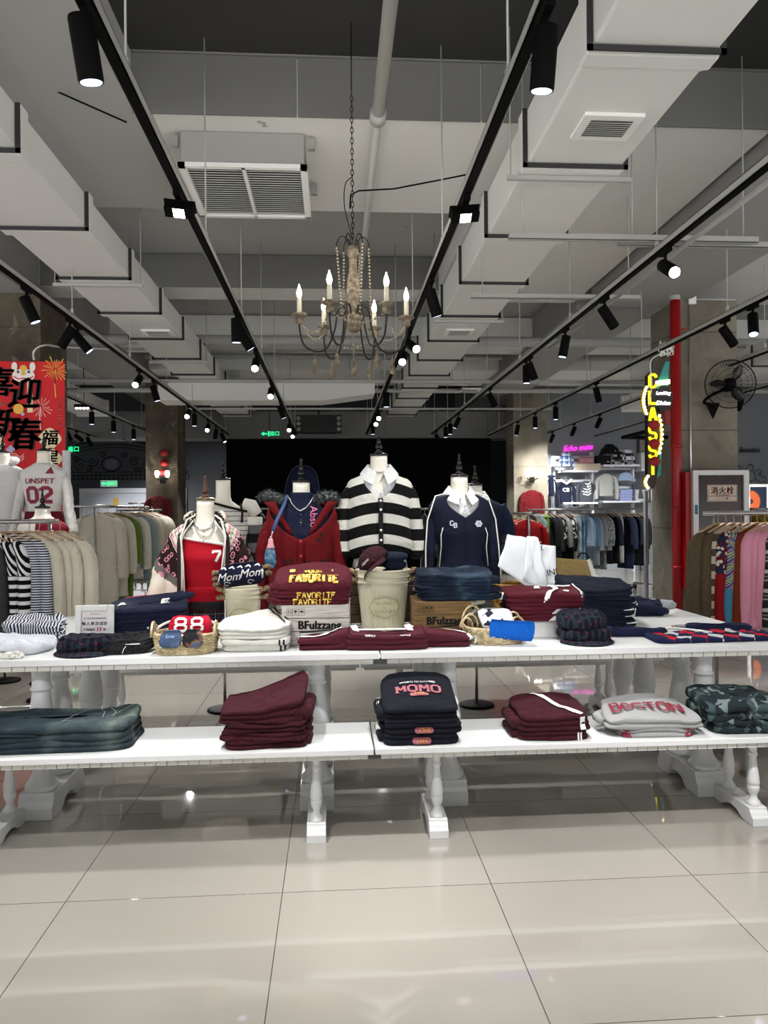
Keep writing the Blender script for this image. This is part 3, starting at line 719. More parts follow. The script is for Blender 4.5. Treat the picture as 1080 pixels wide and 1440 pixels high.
# ================================================================== FOLDED CLOTHES
def sgnpow(v, p): return math.copysign(abs(v)**p, v)
def slab(w, d, h, seed=0, layers=1, pw=7, r=None, wr=.006, top=None, side=None, N=96, bow=.0, taper=0, auto=False):
    """soft folded cloth: origin at the bottom centre, x = width, y = depth"""
    if auto and layers == 1 and h > .03: layers = 2 if h < .05 else 3
    if auto and layers == 2 and h > .085: layers = 3
    r = min(h/layers/2, r or .03)*.9
    R = []; K = 5
    sv = Vector((seed*3.17, seed*1.31, seed*.77))
    def outline(ins, z, fr):
        ring = []
        for k in range(N):
            a = 2*PI*k/N + PI/4; c, s = math.cos(a), math.sin(a)
            x = (w/2-ins)*sgnpow(c, 2/pw); y = (d/2-ins)*sgnpow(s, 2/pw)
            e = 1+taper*(y/d)
            x *= e
            p = Vector((x, y, z))
            q = noise.noise(Vector((x*6, y*6, z*14))+sv)
            x += q*wr*2.0; y += noise.noise(Vector((x*6+9, y*6, z*14))+sv)*wr*1.6
            t = top(max(-1, min(1, x/w*2)), max(-1, min(1, y/d*2))) if top else 1.0
            zz = z*t + fr*(.7*abs(noise.noise(Vector((x*16+y*4, y*19, 5))+sv))*wr + noise.noise(Vector((x*7, y*7, 3))+sv)*wr*1.3 + (.5-abs(noise.noise(Vector((x*5+y*3, y*13-x*6, 7))+sv)))**2*wr*4)
            if bow: zz += bow*(x/w*2)**2*fr
            ring.append(Vector((x, y, max(zz, .0005))))
        return ring
    R.append(outline(min(w, d)*.48, 0.0005, 0)); 
    for L in range(layers):
        for i in range(K+1):
            f = i/K; z = h*(L+f)/layers
            b = r*(1-math.sqrt(max(0, 1-(2*f-1)**2)))
            off = .01*noise.noise(Vector((L*5.1+.5, seed*1.7+.3, 0)))
            if L and i == 0: continue
            R.append(outline(b+abs(off), z, z/h))
    for q in (.02, .05, .085, .12, .16, .2, .24, .28, .32, .36, .4, .44, .47, .49):
        R.append(outline(min(w, d)*q + r, h*(1+.0*q), 1))
    m = MB(); m.rings(R, True, False)
    n_ = len(m.v)-N; m.f.append(tuple(range(n_, n_+N)))
    return m
def folded(name, p, rz, w, d, h, mat, label, cat, group=None, **kw):
    kw.setdefault('auto', not any(q in name for q in ('scarf', 'camisole', 'sheet', 'cap')))
    o = slab(w, d, h, **kw).build(name, mat, loc=p, rz=rz)
    return tag(o, label, cat, group)
INK_W = M('white_print', 'f0efec', .7)
MAROON = cloth('3a111b'); NAVY = cloth('0d0f1b'); NAVY2 = cloth('1b2138'); BURG = cloth('6a1c28'); OFFW = cloth('e6e4dc', .04)
BLK = cloth('121214')
def px2w(px, Y): return px*Y/F_PX
def shelf_pos(px, py, z=ZS): return onz(px, py, z)
# -- bench: faded jeans (two pairs)
JEAN = NT('faded_denim', .85, 0, .2)
f = JEAN.noise(5, 3); g = JEAN.noise(160, 2)
b = JEAN.mix(JEAN.ramp(f, [(.38, '27333c'), (.55, '3f4d52'), (.68, '76807a')]), lin('1c262e'), lin('2a353c'))
b = JEAN.ramp(f, [(.36, '1e2a33'), (.54, '2a373e'), (.66, '4c5857'), (.78, '7a827c')]); JEAN.base(JEAN.mix(JEAN.math('MULTIPLY', g, .35), b, lin('18222a'))); JEAN.bump(JEAN.math('ADD', f, g), .5, .008); JEANM = JEAN.m
JEAN = NT('blue_denim', .85, 0, .2)
f = JEAN.noise(6, 3); g = JEAN.noise(160, 2)
b = JEAN.ramp(f, [(.36, '0f1826'), (.54, '1a2839'), (.74, '4a6070')]); JEAN.base(JEAN.mix(JEAN.math('MULTIPLY', g, .35), b, lin('16243a'))); JEAN.bump(JEAN.math('ADD', f, g), .5, .008); DENIM = JEAN.m
p = shelf_pos(60, 1066); q = shelf_pos(185, 1058)
yc = 3.47
def jeans_top(x, y): return 1+.12*max(0, x)**3
for i, (z, hh, lab) in enumerate(((0, .045, 'faded dark blue jeans folded lengthwise, lower pair on the low bench end'), (.046, .062, 'faded dark blue jeans with stitched pocket, upper pair on the low bench end'))):
    jl, jr = -1.62, onz(178-i*4, 1062, ZS).x
    o = folded('folded_jeans', ((jl+jr)/2, yc, ZS+z), 0.02, jr-jl, .34, hh, JEANM, lab, 'jeans', 'faded jeans on the bench', seed=i+2, layers=2, wr=.010, top=(jeans_top if i else None), taper=.04)
    if i:
        x1 = (jr-jl)/2
        st = merge_geo([strip_geo([(x1-.29, -.14), (x1-.27, .02), (x1-.24, .13)], .004), strip_geo([(x1-.29, -.13), (x1-.2, -.10), (x1-.1, -.05), (x1-.04, .1)], .004), strip_geo([(x1-.2, .12), (x1-.15, .03), (x1-.13, -.08)], .004), strip_geo([(x1-.15, .13), (x1-.1, .03), (x1-.09, -.06)], .004)])
        g2 = poly_geo([(0, 0), (1, 0), (0, 1)])
        press('stitching', st, o, M('stitch_thread', '7c8273', .8), (0, 0, 0), (1, 0, 0), (0, 1, 0))
        wb = MB().tube([(-x1+.02, -.165, .03), (-x1+.2, -.168, .038), (-x1+.33, -.16, .03)], .006, 6); wb.build('hem_seam', JEANM, o)
# -- bench: maroon sweatpants pile (4)
def rise(x, y): return 1
base = onz(372, 1056, ZS); cx = base.x-.005; cy = ysb+.20
SW = [(.05, .40, .0), (.048, .395, .004), (.05, .40, -.005)]
z = ZS
MAR2 = cloth('3f121c', .15, bump=.5)
def fold_ends(o, w, d, h, side, m, n=3, seed=0):    # loose leg ends bulging out on one side
    mb = MB()
    for k in range(n):
        y0 = -d*.38+k*d*.7/n
        pts = [(side*(w*.5-.05), y0, h*.5), (side*(w*.5+.012), y0+.02, h*.45), (side*(w*.5+.02), y0+d*.28, h*.5), (side*(w*.5-.05), y0+d*.33, h*.52)]
        mb.tube(pts, [h*.42, h*.48, h*.46, h*.4], 10)
    return mb.build('folded_hem', m, o)
for i in range(4):
    last = i == 3
    hh = .036 if not last else .06
    topf = (lambda x, y: 1+1.0*max(0, (x+.85)/1.85)**1.1*(.55+.45*(y+1)/2) + .55*(y+1)/2*max(0, x+.6)) if last else (lambda x, y: 1+.12*x)
    o = folded('folded_sweatpants', (cx+.004*(-1)**i, cy, z), .03*(-1)**i, .365+.01*(i % 2), .33, hh, MAR2, 'maroon sweatpants folded on the low bench, %s' % ['lowest pair of the tall pile', 'second pair up in the tall pile', 'third pair up in the tall pile', 'rumpled top pair of the tall pile'][i], 'sweatpants', 'maroon sweatpants in the tall pile', seed=i+5, layers=1, wr=.011, top=topf)
    fold_ends(o, .35, .3, hh if not last else .085, 1, MAR2, 2)
    z += hh
# -- bench: MOMO sweatshirts (3)
cx = onz(595, 1050, ZS).x; cy = ysb+.19; z = ZS
PINKP = M('dusty_pink_print', '9c5560', .7); TANP = M('tan_print', 'd6a04a', .7)
for i in range(3):
    last = i == 2; hh = .045 if not last else .075
    topf = (lambda x, y: 1+1.25*((y+1)/2)**1.2 - .25*abs(x)**3) if last else None
    o = folded('folded_sweatshirt', (cx+(-.004, .006, 0)[i], cy, z), (0, .01, -.01)[i], .345, .32, hh, NAVY, 'navy crewneck sweatshirt folded on the low bench, %s' % ['bottom of the three 1978 ones', 'middle of the three 1978 ones', 'top one with big arched pink lettering'][i], 'sweatshirt', 'navy sweatshirts piled on the bench', seed=i+11, layers=1, wr=.006, top=topf, r=.02)
    fold_ends(o, .325, .26, hh*.9, -1, NAVY, 2); 
    for s in (-1, 1):
        MB().tube([(s*.165, -.02, hh*.55), (s*.182, .03, hh*.62), (s*.18, .09, hh*.7)], .012, 8).build('ribbed_cuff', OFFW, o)
    if last:
        U = Vector((0, .78, .62)); O = (0, -.01, .12)
        def arch(a, b): return a, b+.012-a*a*1.0
        press('arched_lettering', block('MOMO', .052, 1.35, sx=1.05), o, PINKP, O, up=U, warp=arch)
        press('small_lettering', text_geo('EFFORTS TO SUCCEED', .0155, .01, sx=1.05, maxe=.012), o, INK_W, O, up=U, warp=lambda a, b: (a, b+.062-a*a*1.0))
        pill = [(.045*math.copysign(1, math.cos(t))*.6+.017*math.cos(t), -.040+.015*math.sin(t)) for t in [2*PI*k/20 for k in range(20)]]
        press('number_badge', poly_geo(pill, .012), o, PINKP, O, up=U)
        press('number_print', move_geo(text_geo('1978', .024, .02, maxe=.01), 0, -.040), o, TANP, O, up=U, off=.009)
    else:
        pill = [(.028*math.copysign(1, math.cos(t))+.014*math.cos(t), .014*math.sin(t)) for t in [2*PI*k/20 for k in range(20)]]
        press('number_badge', poly_geo(pill, .012), o, PINKP, (0, -.1, hh*.5))
        press('number_print', text_geo('1978', .024, .02, maxe=.01), o, TANP, (0, -.1, hh*.5), off=.009)
    z += hh
# -- bench: two maroon track pants with white side stripe
cx = onz(783, 1043, ZS).x; cy = ysb+.19; z = ZS
for i in range(2):
    last = i == 1; hh = .04 if not last else .062
    topf = (lambda x, y: 1+.75*((y+1)/2)*(1-.5*x*x)) if last else None
    o = folded('folded_track_pants', (cx+.005*i, cy, z), -.03, .335, .31, hh, MAR2, 'maroon track pants with white side stripe, %s of the pair beside the grey sweatshirt' % ('top' if last else 'bottom'), 'track pants', 'maroon track pants on the bench', seed=i+21, layers=1, wr=.010, top=topf)
    fold_ends(o, .32, .28, hh, -1, MAR2, 2)
    if last:
        g = merge_geo([strip_geo([(-.06+.11*k/9+.07*(k/9)**2, .16-.30*k/9) for k in range(10)], .024)])
        press('side_stripe', g, o, INK_W, (0, 0, .05), (1, 0, 0), (0, 1, 0))
        press('side_stripe', strip_geo([(.118+.002*k, .02-.018*k) for k in range(4)], .024), o, INK_W, (0, -.1, .03), (1, 0, 0), (0, .3, 1))
    else:
        for dx_ in (.105, .118): press('side_stripe', strip_geo([(dx_, -.016), (dx_, 0), (dx_, .016)], .007), o, INK_W, (0, -.1, hh*.5))
    z += hh
# -- bench: grey Boston sweatshirts
GREYM = NT('grey_marl', .95, 0, .2); GREYM.base(GREYM.mix(GREYM.noise(220, 2), lin('858585'), lin('a3a3a3'))); GREYM.bump(GREYM.noise(9, 3), .4, .02); GREYM = GREYM.m
cx = onz(928, 1037, ZS).x; cy = ysb+.19; z = ZS
for i in range(2):
    last = i == 1; hh = .036 if not last else .048
    topf = (lambda x, y: 1+.9*((y+1)/2)*(1-abs(x)**2*.7)-.15*abs(x)**4) if last else None
    o = folded('folded_sweatshirt', (cx-.005*i, cy, z), -.06, .36+.07*i, .31, hh, GREYM, 'pale grey college sweatshirt, %s' % ('rumpled top one with maroon arched lettering' if last else 'lower one under the arched lettering'), 'sweatshirt', 'grey college sweatshirts on the bench', seed=i+31, layers=1, wr=.012, top=topf, taper=-.12*i)
    if last:
        press('arched_lettering', block('BOSTON', .074, 1.05, sx=.82, gap=1.6), o, M('maroon_print', '7c1730', .7), (-.01, -.02, .06), up=(0, .9, .44), off=.008, warp=lambda a, b: (a, b+.012-a*a*.9))
        MB().tube([(-.2, .02, .03), (-.235, -.02, .028), (-.232, -.08, .024)], [.02, .024, .018], 10).build('cuff', GREYM, o)
    else:
        for s in (-1, 1): press('lettering_edge', poly_geo([(s*.17, -.014), (s*.12, -.014), (s*.13, .014), (s*.17, .014)]), o, M('maroon_print', '7c1730', .7), (0, -.1, hh*.5))
    z += hh
# -- bench: camouflage trousers
CAMO = NT('camouflage_cloth', .9, 0, .2)
v1 = CAMO.noise(9, 1, dist=1.5); v2 = CAMO.noise(13, 1, dist=1.0)
b = CAMO.mix(CAMO.gt(v1, .54), lin('1e282b'), lin('3b4a4c')); b = CAMO.mix(CAMO.gt(v2, .60), b, lin('6c7a78')); b = CAMO.mix(CAMO.lt(v2, .36), b, lin('12181a')); CAMO.base(b); CAMO.bump(CAMO.noise(12, 3), .5, .02); CAMO = CAMO.m
cx = onz(1050, 1033, ZS).x+.02; cy = ysb+.20; z = ZS
for i in range(2):
    last = i == 1; hh = .05 if not last else .07
    topf = (lambda x, y: 1+.6*((y+1)/2)*(1-.4*x)) if last else None
    folded('folded_trousers', (cx+.03*(1-i), cy, z), .02, .40, .31, hh, CAMO, 'dark green camouflage trousers, %s pair at the far end of the bench' % ('rumpled top' if last else 'lower'), 'trousers', 'camouflage trousers on the bench', seed=i+41, layers=2, wr=.016, top=topf, pw=5)
    z += hh
# ================================================================== MANNEQUINS
IVORY = M('mannequin_ivory', 'e6e1d4', .6, var=.03); CAPB = M('cap_black_gloss', '0b0a0a', .18); WOODF = M('finial_wood', '4a2c1c', .3, var=.2, vs=30); CAPG = M('cap_pewter', '6a5a44', .3, .7)
FINIAL = [(0, .022), (.006, .024), (.012, .02), (.016, .012), (.022, .011), (.028, .018), (.036, .022), (.05, .019), (.06, .013), (.068, .0115), (.073, .0145), (.078, .011), (.09, .0095), (.105, .0075), (.113, .006), (.117, .009), (.124, .009), (.13, .004)]
def ell(hw, hd, z, n=40, pw=2.3, a0=None, a1=None, cx=0, cy=0, wob=0, sd=0):
    """ring; angle 0 = front (-Y), runs to +X"""
    r = []
    full = a0 is None
    for k in range(n):
        a = (2*PI*k/n if full else a0+(a1-a0)*k/(n-1))
        s, c = math.sin(a), math.cos(a)
        w = 1 + (wob*noise.noise(Vector((s*2.2, c*2.2, z*9+sd))) if wob else 0)
        r.append(Vector((cx+hw*w*sgnpow(s, 2/pw), cy-hd*w*sgnpow(c, 2/pw), z)))
    return r
def interp(P, z):
    """P: list of (z, hw, hd) descending; smooth interpolation"""
    for i in range(len(P)-1):
        if P[i][0] >= z >= P[i+1][0]:
            f = (P[i][0]-z)/(P[i][0]-P[i+1][0]); f = f*f*(3-2*f)*.6+f*.4
            return tuple(P[i][k]+(P[i+1][k]-P[i][k])*f for k in range(1, len(P[i])))
    return P[-1][1:] if z < P[-1][0] else P[0][1:]
BODY = [(.135, .052, .052), (.05, .054, .054), (.02, .075, .062), (0, .12, .07), (-.03, .17, .08), (-.06, .185, .088), (-.12, .175, .10), (-.18, .165, .118), (-.26, .145, .10), (-.36, .12, .088), (-.46, .145, .10), (-.56, .165, .108), (-.66, .16, .10)]
def lofted(P, ztop, zbot, n=40, step=.018, pw=2.3, opening=None, wob=0, sd=0, ease=0, drape=0):
    R = []; N = max(4, int((ztop-zbot)/step)); 
    for i in range(N+1):
        z = ztop-(ztop-zbot)*i/N; hw, hd = interp(P, z)
        hw += ease; hd += ease
        if drape: 
            pass
        if opening:
            o = opening(z); R.append(ell(hw, hd, z, n, pw, o, 2*PI-o, wob=wob, sd=sd))
        else: R.append(ell(hw, hd, z, n, pw, wob=wob, sd=sd))
    for i, r in enumerate(R):
        for p in r:
            m_ = .0035*noise.noise(Vector((p.x*13+sd, p.y*9, p.z*8)))+.004*(.5-abs(noise.noise(Vector((p.x*9+sd, p.y*6+p.z*5, p.z*13+sd)))))
            p.x += m_*(1 if p.x > 0 else -1)*wob*14*.5; p.y += m_*(1 if p.y > 0 else -1)*wob*14
    if drape:
        for i, r in enumerate(R):
            f = i/N
            for k, p in enumerate(r):
                a = 2*PI*k/n; q = 1+drape*f*math.sin(a*9+sd)*.5+drape*f*math.sin(a*5+2*sd)*.5
                p.x *= q; p.y *= q
    return R
def mannequin(name_label, loc, S, rz=0, body=IVORY, fin=CAPB, capm=CAPB, group='half-body display mannequins', stand=True, zb=-.66, H=.135, finm=None):
    """S = height of the shoulders above loc"""
    t = empty('mannequin', loc, name_label, 'mannequin', group, rz=rz)
    R = lofted(BODY, H, zb, 32, .03); R = [[p+Vector((0, 0, S)) for p in r] for r in R]
    MB().rings(R, True, True).build('torso', body, t)
    MB().lathe([(0, .054), (.004, .057), (.012, .057), (.016, .05), (.02, .03)], (0, 0, S+H), 28).build('neck_cap', capm, t)
    MB().lathe(FINIAL, (0, 0, S+H+.02), 20).build('finial', finm or fin, t)
    if stand:
        MB().tube([(0, 0, .01), (0, 0, S+zb+.02)], .012, 10).build('pole', CHROME, t)
        MB().lathe([(0, .13), (.012, .128), (.018, .11), (.022, .02)], (0, 0, 0), 28).build('base', BLACKM, t)
    return t
def sleeve(pts, rad, S, m, name='sleeve', parent=None, n=14, flat=.8, wr=.12, sd=0, solid=0):
    P = [Vector(p) for p in pts]; Q = []; rr = []
    N = 30
    for i in range(N+1):
        f = i/N*(len(P)-1); k = min(int(f), len(P)-2); u = f-k
        p0 = P[max(0, k-1)]; p1 = P[k]; p2 = P[k+1]; p3 = P[min(len(P)-1, k+2)]
        Q.append(.5*((2*p1)+(p2-p0)*u+(2*p0-5*p1+4*p2-p3)*u*u+(3*p1-p0-3*p2+p3)*u**3)+Vector((0, 0, S)))
        rr.append((rad[k]+(rad[k+1]-rad[k])*u)*(1+wr*noise.noise(Vector((i*.75, sd, 0)))))
    mb = MB().tube(Q, rr, n, True, sy=flat); 
    for v in mb.v:
        q = noise.noise(Vector((v.x*14+sd, v.y*14, v.z*10)))*.006+(.5-abs(noise.noise(Vector((v.x*9, v.y*9+sd, v.z*17)))))*.006; v.x += q; v.y += q
    return mb.build(name, m, parent)
def garment(name, t, label, cat, group=None):
    e = empty(name, t.location, label, cat, group, rz=t.rotation_euler.z); return e
def collar(S, m, parent, spread=.33, r0=.062, r1=.105, z0=.075, z1=.015, tip=.06, name='collar'):
    rows = [[], [], []]; n = 34
    for k in range(n):
        a = spread+(2*PI-2*spread)*k/(n-1); e = max(0, 1-min(k, n-1-k)/7.0)**1.1
        zf = z0-e*.055; s, c = math.sin(a), math.cos(a)
        rows[0].append(Vector((r0*s, -r0*c, S+zf-.012)))
        rows[1].append(Vector(((r0+.007)*s, -(r0+.007+.012*e)*c, S+zf)))
        q = r1+.012*e
        rows[2].append(Vector((q*s*(1+.22*e), -(q+.012*e)*c, S+z1-tip*e)))
    return MB().rings(rows, False, False).build(name, m, parent, smooth=False, solid=.003)
def vneck(zv, amax, ztop):   # opening half angle
    return lambda z: 0.0 if z < zv else amax*min(1, (z-zv)/(ztop-zv))**.8
def buttons(S, zs, P, m, parent, ease=.012, r=.0075, x=0):
    for z in zs:
        hw, hd = interp(P, z); 
        MB().lathe([(0, r), (.003, r), (.004, r*.7)], n=12, M_=Matrix.Translation((x, -hd-ease, S+z)) @ Matrix.Rotation(PI/2, 4, 'X')).build('button', m, parent)
def necklace(loc, rz, S, label, pts, r=.0028, pend=None, beads=None):
    o = MB()
    if beads:
        for i in range(len(pts)-1):
            for k in range(beads):
                p = Vector(pts[i]).lerp(Vector(pts[i+1]), k/beads); o.ball((p.x, p.y, p.z+S), r*1.5, 6, 4)
    o.tube([(x, y, z+S) for x, y, z in pts], r*.6, 6)
    if pend:
        for p in pend: o.ball((p[0], p[1], p[2]+S), p[3], 8, 6)
    o = o.build('necklace', M('silver_jewellery', 'd0d0d0', .2, .95), loc=loc, rz=rz); return tag(o, label, 'necklace')

# ---- 1. striped cardigan mannequin (centre)
def mpos(px, py, Y): p = at(px, py, Y); return p
def mann_at(px, shoulder_py, Y):
    p = at(px, shoulder_py, Y); return Vector((p.x, p.y, ZT)), p.z-ZT
L4, S4 = mann_at(533, 672, 4.68)
mannequin('ivory mannequin with black finial under the black and white striped cardigan', L4, S4)
STR = [(0, '0b0b0c'), (.56, 'cfcec4')]
PB = [(.03, .07, .075), (.01, .12, .085), (-.02, .19, .098), (-.05, .205, .11), (-.12, .20, .13), (-.2, .195, .14), (-.3, .195, .14), (-.4, .205, .145), (-.455, .2, .14), (-.50, .165, .12)]
def striped_mat(name, S, per, lo, hi, frac, curve, off, kind=0):
    n = NT(name, .9, 0, .2); x, y, z = n.coord()
    zz = n.math('ADD', z, n.math('MULTIPLY', n.math('MULTIPLY', x, x), curve))
    n.base(n.ramp(n.frac(n.math('SUBTRACT', zz, S+off), per), [(0, lo), (frac, hi)], True))
    n.folds(.6); return n.m
BW = striped_mat('black_white_wide_stripes', S4, .127, '0a0a0b', 'd6d5cc', .54, 1.1, -.095)
BWS = striped_mat('black_white_sleeve_stripes', S4, .132, '0a0a0b', 'd6d5cc', .54, 0, -.13)
g = garment('cardigan', L4, 'x', 'cardigan') if False else empty('cardigan', L4, 'black and white wide-striped knit cardigan over a white shirt', 'cardigan')
R = lofted(PB, .03, -.50, 56, .014, 2.6, vneck(-.13, .62, .03), wob=.05, sd=4)
body = MB().rings([[p+Vector((0, 0, S4)) for p in r] for r in R], False, False).build('body', BW, g, solid=.006)
for s in (-1, 1):
    sleeve([(s*.12, 0, -.075), (s*.185, .0, -.105), (s*.222, -.01, -.28), (s*.228, -.03, -.42), (s*.22, -.05, -.50)], [.05, .066, .064, .06, .045], S4, BWS, 'sleeve', g, sd=s*2, wr=.08)
pts = [(-.07, -.055, .055), (-.055, -.1, -.01), (0, -.137, -.13)]
MB().rings([[Vector((x, -interp(PB, z)[1]-.006-.002, S4+z)) for x in (-.014, .014)] for z in [-.13-.0185*i for i in range(20)]], False, False).build('placket', M('black_knit', '0a0a0b', .95), g, solid=.004)
buttons(S4, (-.145, -.2, -.325, -.385, -.44, -.49), PB, M('pearl_button', 'efefec', .3), g, .016)
sh = empty('shirt', L4, 'white collared shirt worn under the black and white striped cardigan', 'shirt')
WSH = cloth('dfe0e0', .03)
R = lofted(BODY, .02, -.56, 40, .03, 2.3, ease=.007, opening=vneck(-.10, .35, .02)); MB().rings([[p+Vector((0, 0, S4)) for p in r] for r in R], False, False).build('body', WSH, sh, solid=.003)
collar(S4, WSH, sh, .30, .064, .118, .085, .028, .075)
MB().rings([[Vector((-.06, -.10, S4-.48)), Vector((-.10, -.13, S4-.46))], [Vector((-.09, -.14, S4-.54)), Vector((-.13, -.14, S4-.54))], [Vector((-.13, -.145, S4-.60)), Vector((-.145, -.14, S4-.60))]], False, False).build('shirt_tail', WSH, sh, solid=.004)
necklace(L4, 0, S4, 'fine silver necklace in the collar above the striped cardigan', [(-.05, -.035, .045), (-.03, -.058, .035), (0, -.066, .03), (.03, -.058, .035), (.05, -.035, .045), (.02, -.075, .0), (0, -.088, -.03)], .003, beads=8)
MPL = plaid('maroon_plaid', '3a1018', [(.5, .12, '14141c', .7), (.2, .03, '8a8078', .5)], .05)
SKP = [(-.44, .14, .105), (-.5, .155, .115), (-.72, .22, .17)]
def skirt(L, S, m, label, P, pleat=.05, name='skirt', belt=None):
    e = empty(name, L, label, 'skirt')
    R = lofted(P, P[0][0], P[-1][0], 72, .02, 2.2)
    N = len(R)-1
    for i, r in enumerate(R):
        for k, p in enumerate(r):
            q = 1+pleat*(i/N)*math.sin(2*PI*k/72*18); p.x *= q; p.y *= q; p.z += S
    MB().rings(R, True, False).build('pleated_cloth', m, e, solid=.003)
    if belt:
        b = [[p*1.0 for p in ell(interp(P, z)[0]+.006, interp(P, z)[1]+.006, S+z, 40)] for z in (belt[0], belt[0]-.0, belt[1])]
        MB().rings(b, True, False).build('waistband', belt[2], e, solid=.003)
    return e
skirt(L4, S4, MPL, 'maroon checked skirt below the striped cardigan, mostly behind the bucket', SKP)

# ---- 2. red cardigan with navy hood top
L3, S3 = mann_at(424, 712, 4.66)
H3 = .145
mannequin('ivory mannequin with black finial wearing the red cardigan', L3, S3, H=H3)
REDK = cloth('66090f', .08, bs=160, bump=.25); NV = cloth('131932', .08)
PT = [(.085, .064, .066), (.05, .066, .066), (.02, .085, .075)]+[(z, a+.008, b+.008) for z, a, b in BODY[3:]]
t2 = empty('hooded_shirt', L3, 'dark navy high-neck hooded top under the red cardigan, pink lettering', 'hooded top')
R = lofted(PT, .085, -.56, 40, .02, wob=.04); bo = MB().rings([[p+Vector((0, 0, S3)) for p in r] for r in R], True, False).build('body', NV, t2, solid=.003)
press('lettering', text_geo('Abso', .062, .006, maxe=.015), bo, M('pink_print', 'd9799a', .7), (.075, 0, S3-.065), right=(0, 0, -1), up=(1, 0, 0))
# hood standing up behind the neck
hr = []
for i in range(13):
    f = i/12; z = .0+.255*math.sin(f*PI/2)*1.0; w_ = .105*(1-f**2.4)+.012; hr.append(ell(w_*.95, .055*(1-f*.5)+.01, S3+z, 30, 2.0, 1.35, 2*PI-1.35, cx=.012*f, cy=.035+.045*math.sin(f*PI)))
MB().rings(hr, False, False).build('hood', NV, t2, solid=.006)
card = empty('cardigan', L3, 'red knit cardigan with little black bows and grey fur collar', 'cardigan')
PC = [(.03, .09, .08), (.01, .16, .09), (-.02, .205, .105), (-.06, .215, .118), (-.14, .205, .138), (-.22, .19, .14), (-.32, .185, .135), (-.42, .205, .14), (-.5, .215, .145)]
R = lofted(PC, .02, -.5, 56, .014, 2.5, lambda z: .02 if z < -.195 else .02+1.25*min(1, (z+.195)/.2)**.75, wob=.04, sd=9)
cb = MB().rings([[p+Vector((0, 0, S3)) for p in r] for r in R], False, False).build('body', REDK, card, solid=.008)
sleeve([(-.14, 0, -.085), (-.205, .0, -.16), (-.245, -.02, -.35), (-.25, -.04, -.55), (-.235, -.05, -.7)], [.055, .068, .06, .055, .045], S3, REDK, 'sleeve', card, sd=3)
sleeve([(.14, 0, -.085), (.2, .0, -.16), (.225, -.02, -.35), (.25, -.04, -.55), (.265, -.05, -.72)], [.055, .068, .06, .055, .042], S3, REDK, 'sleeve', card, sd=5)
buttons(S3, (-.21, -.30), PC, M('red_button', 'b01822', .3), card, .018, .009)
MB().rings([[Vector((x, -interp(PC, z)[1]-.009, S3+z)) for x in (-.016, .018)] for z in [-.2-.0185*i for i in range(17)]], False, False).build('placket', REDK, card, solid=.004)
FUR = NT('grey_fur', 1.0, 0, .1); FUR.base(FUR.ramp(FUR.noise(60, 3), [(.35, '1a1c1e'), (.6, '5b5e60'), (.75, 'a0a3a4')])); FURM = FUR.m
def fur_roll(pts, r, parent, m, nm='fur_collar', hairs=900, seed=1, hl=.022):
    rnd = random.Random(seed); mb = MB().tube(pts, [r*(.8 if i in (0, len(pts)-1) else 1) for i in range(len(pts))], 12)
    P = [Vector(p) for p in pts]
    for _ in range(hairs):
        f = rnd.random()*(len(P)-1); k = min(int(f), len(P)-2); p = P[k].lerp(P[k+1], f-k)
        d = Vector((rnd.gauss(0, 1), rnd.gauss(0, 1), rnd.gauss(0, 1))).normalized()
        a = p+d*r*.8; b = p+d*(r+hl*rnd.uniform(.5, 1.2))+Vector((0, 0, -.004)); s = d.orthogonal().normalized()*.0016
        mb.add([a-s, a+s, b], [(0, 1, 2)])
    return mb.build(nm, m, parent)
fur_roll([(-.245, .0, S3+.055), (-.205, -.02, S3+.075), (-.155, -.035, S3+.055), (-.115, -.05, S3+.03)], .03, card, FURM, seed=1)
fur_roll([(.105, -.05, S3+.05), (.15, -.035, S3+.065), (.2, -.02, S3+.06), (.215, 0, S3+.03)], .03, card, FURM, seed=2)
for s in (-1, 1):
    MB().rings([[Vector((s*(.045+.12*f), -.135+.06*f, S3-.17+.2*f)), Vector((s*(.075+.15*f), -.118+.08*f, S3-.16+.19*f))] for f in [i/6 for i in range(7)]], False, False).build('lapel', REDK, card, solid=.014)
BOW = M('black_velvet', '0a0809', .95)
bt = bvh_of(cb)
for (x, z, a) in ((-.075, -.33, .2), (.03, -.33, -.5), (.14, -.33, .1), (.11, -.19, .9), (.07, -.43, .4), (.145, -.40, .6)):
    gg = merge_geo([([(0, 0), (.028, .012), (.028, -.01)], [(0, 1, 2)]), ([(0, 0), (-.028, .01), (-.026, -.012)], [(0, 2, 1)]), ([(0, 0), (.022, -.028), (.014, -.03)], [(0, 1, 2)]), ([(0, 0), (-.016, -.03), (-.023, -.024)], [(0, 1, 2)])])
    press('bow', move_geo(gg, x, z+S3, a), cb, BOW, (0, 0, 0), off=.012)
necklace(L3, 0, S3, 'silver chain necklaces with a small cross over the navy high-neck top', [(-.075, -.06, .055), (-.05, -.085, .01), (-.02, -.098, -.02), (.0, -.1, -.028), (.03, -.095, -.01), (.055, -.085, .02), (.078, -.06, .06)], .0032, [(0, -.104, -.05, .004), (0, -.11, -.085, .003), (0, -.112, -.10, .007), (0, -.112, -.115, .003)], beads=7)
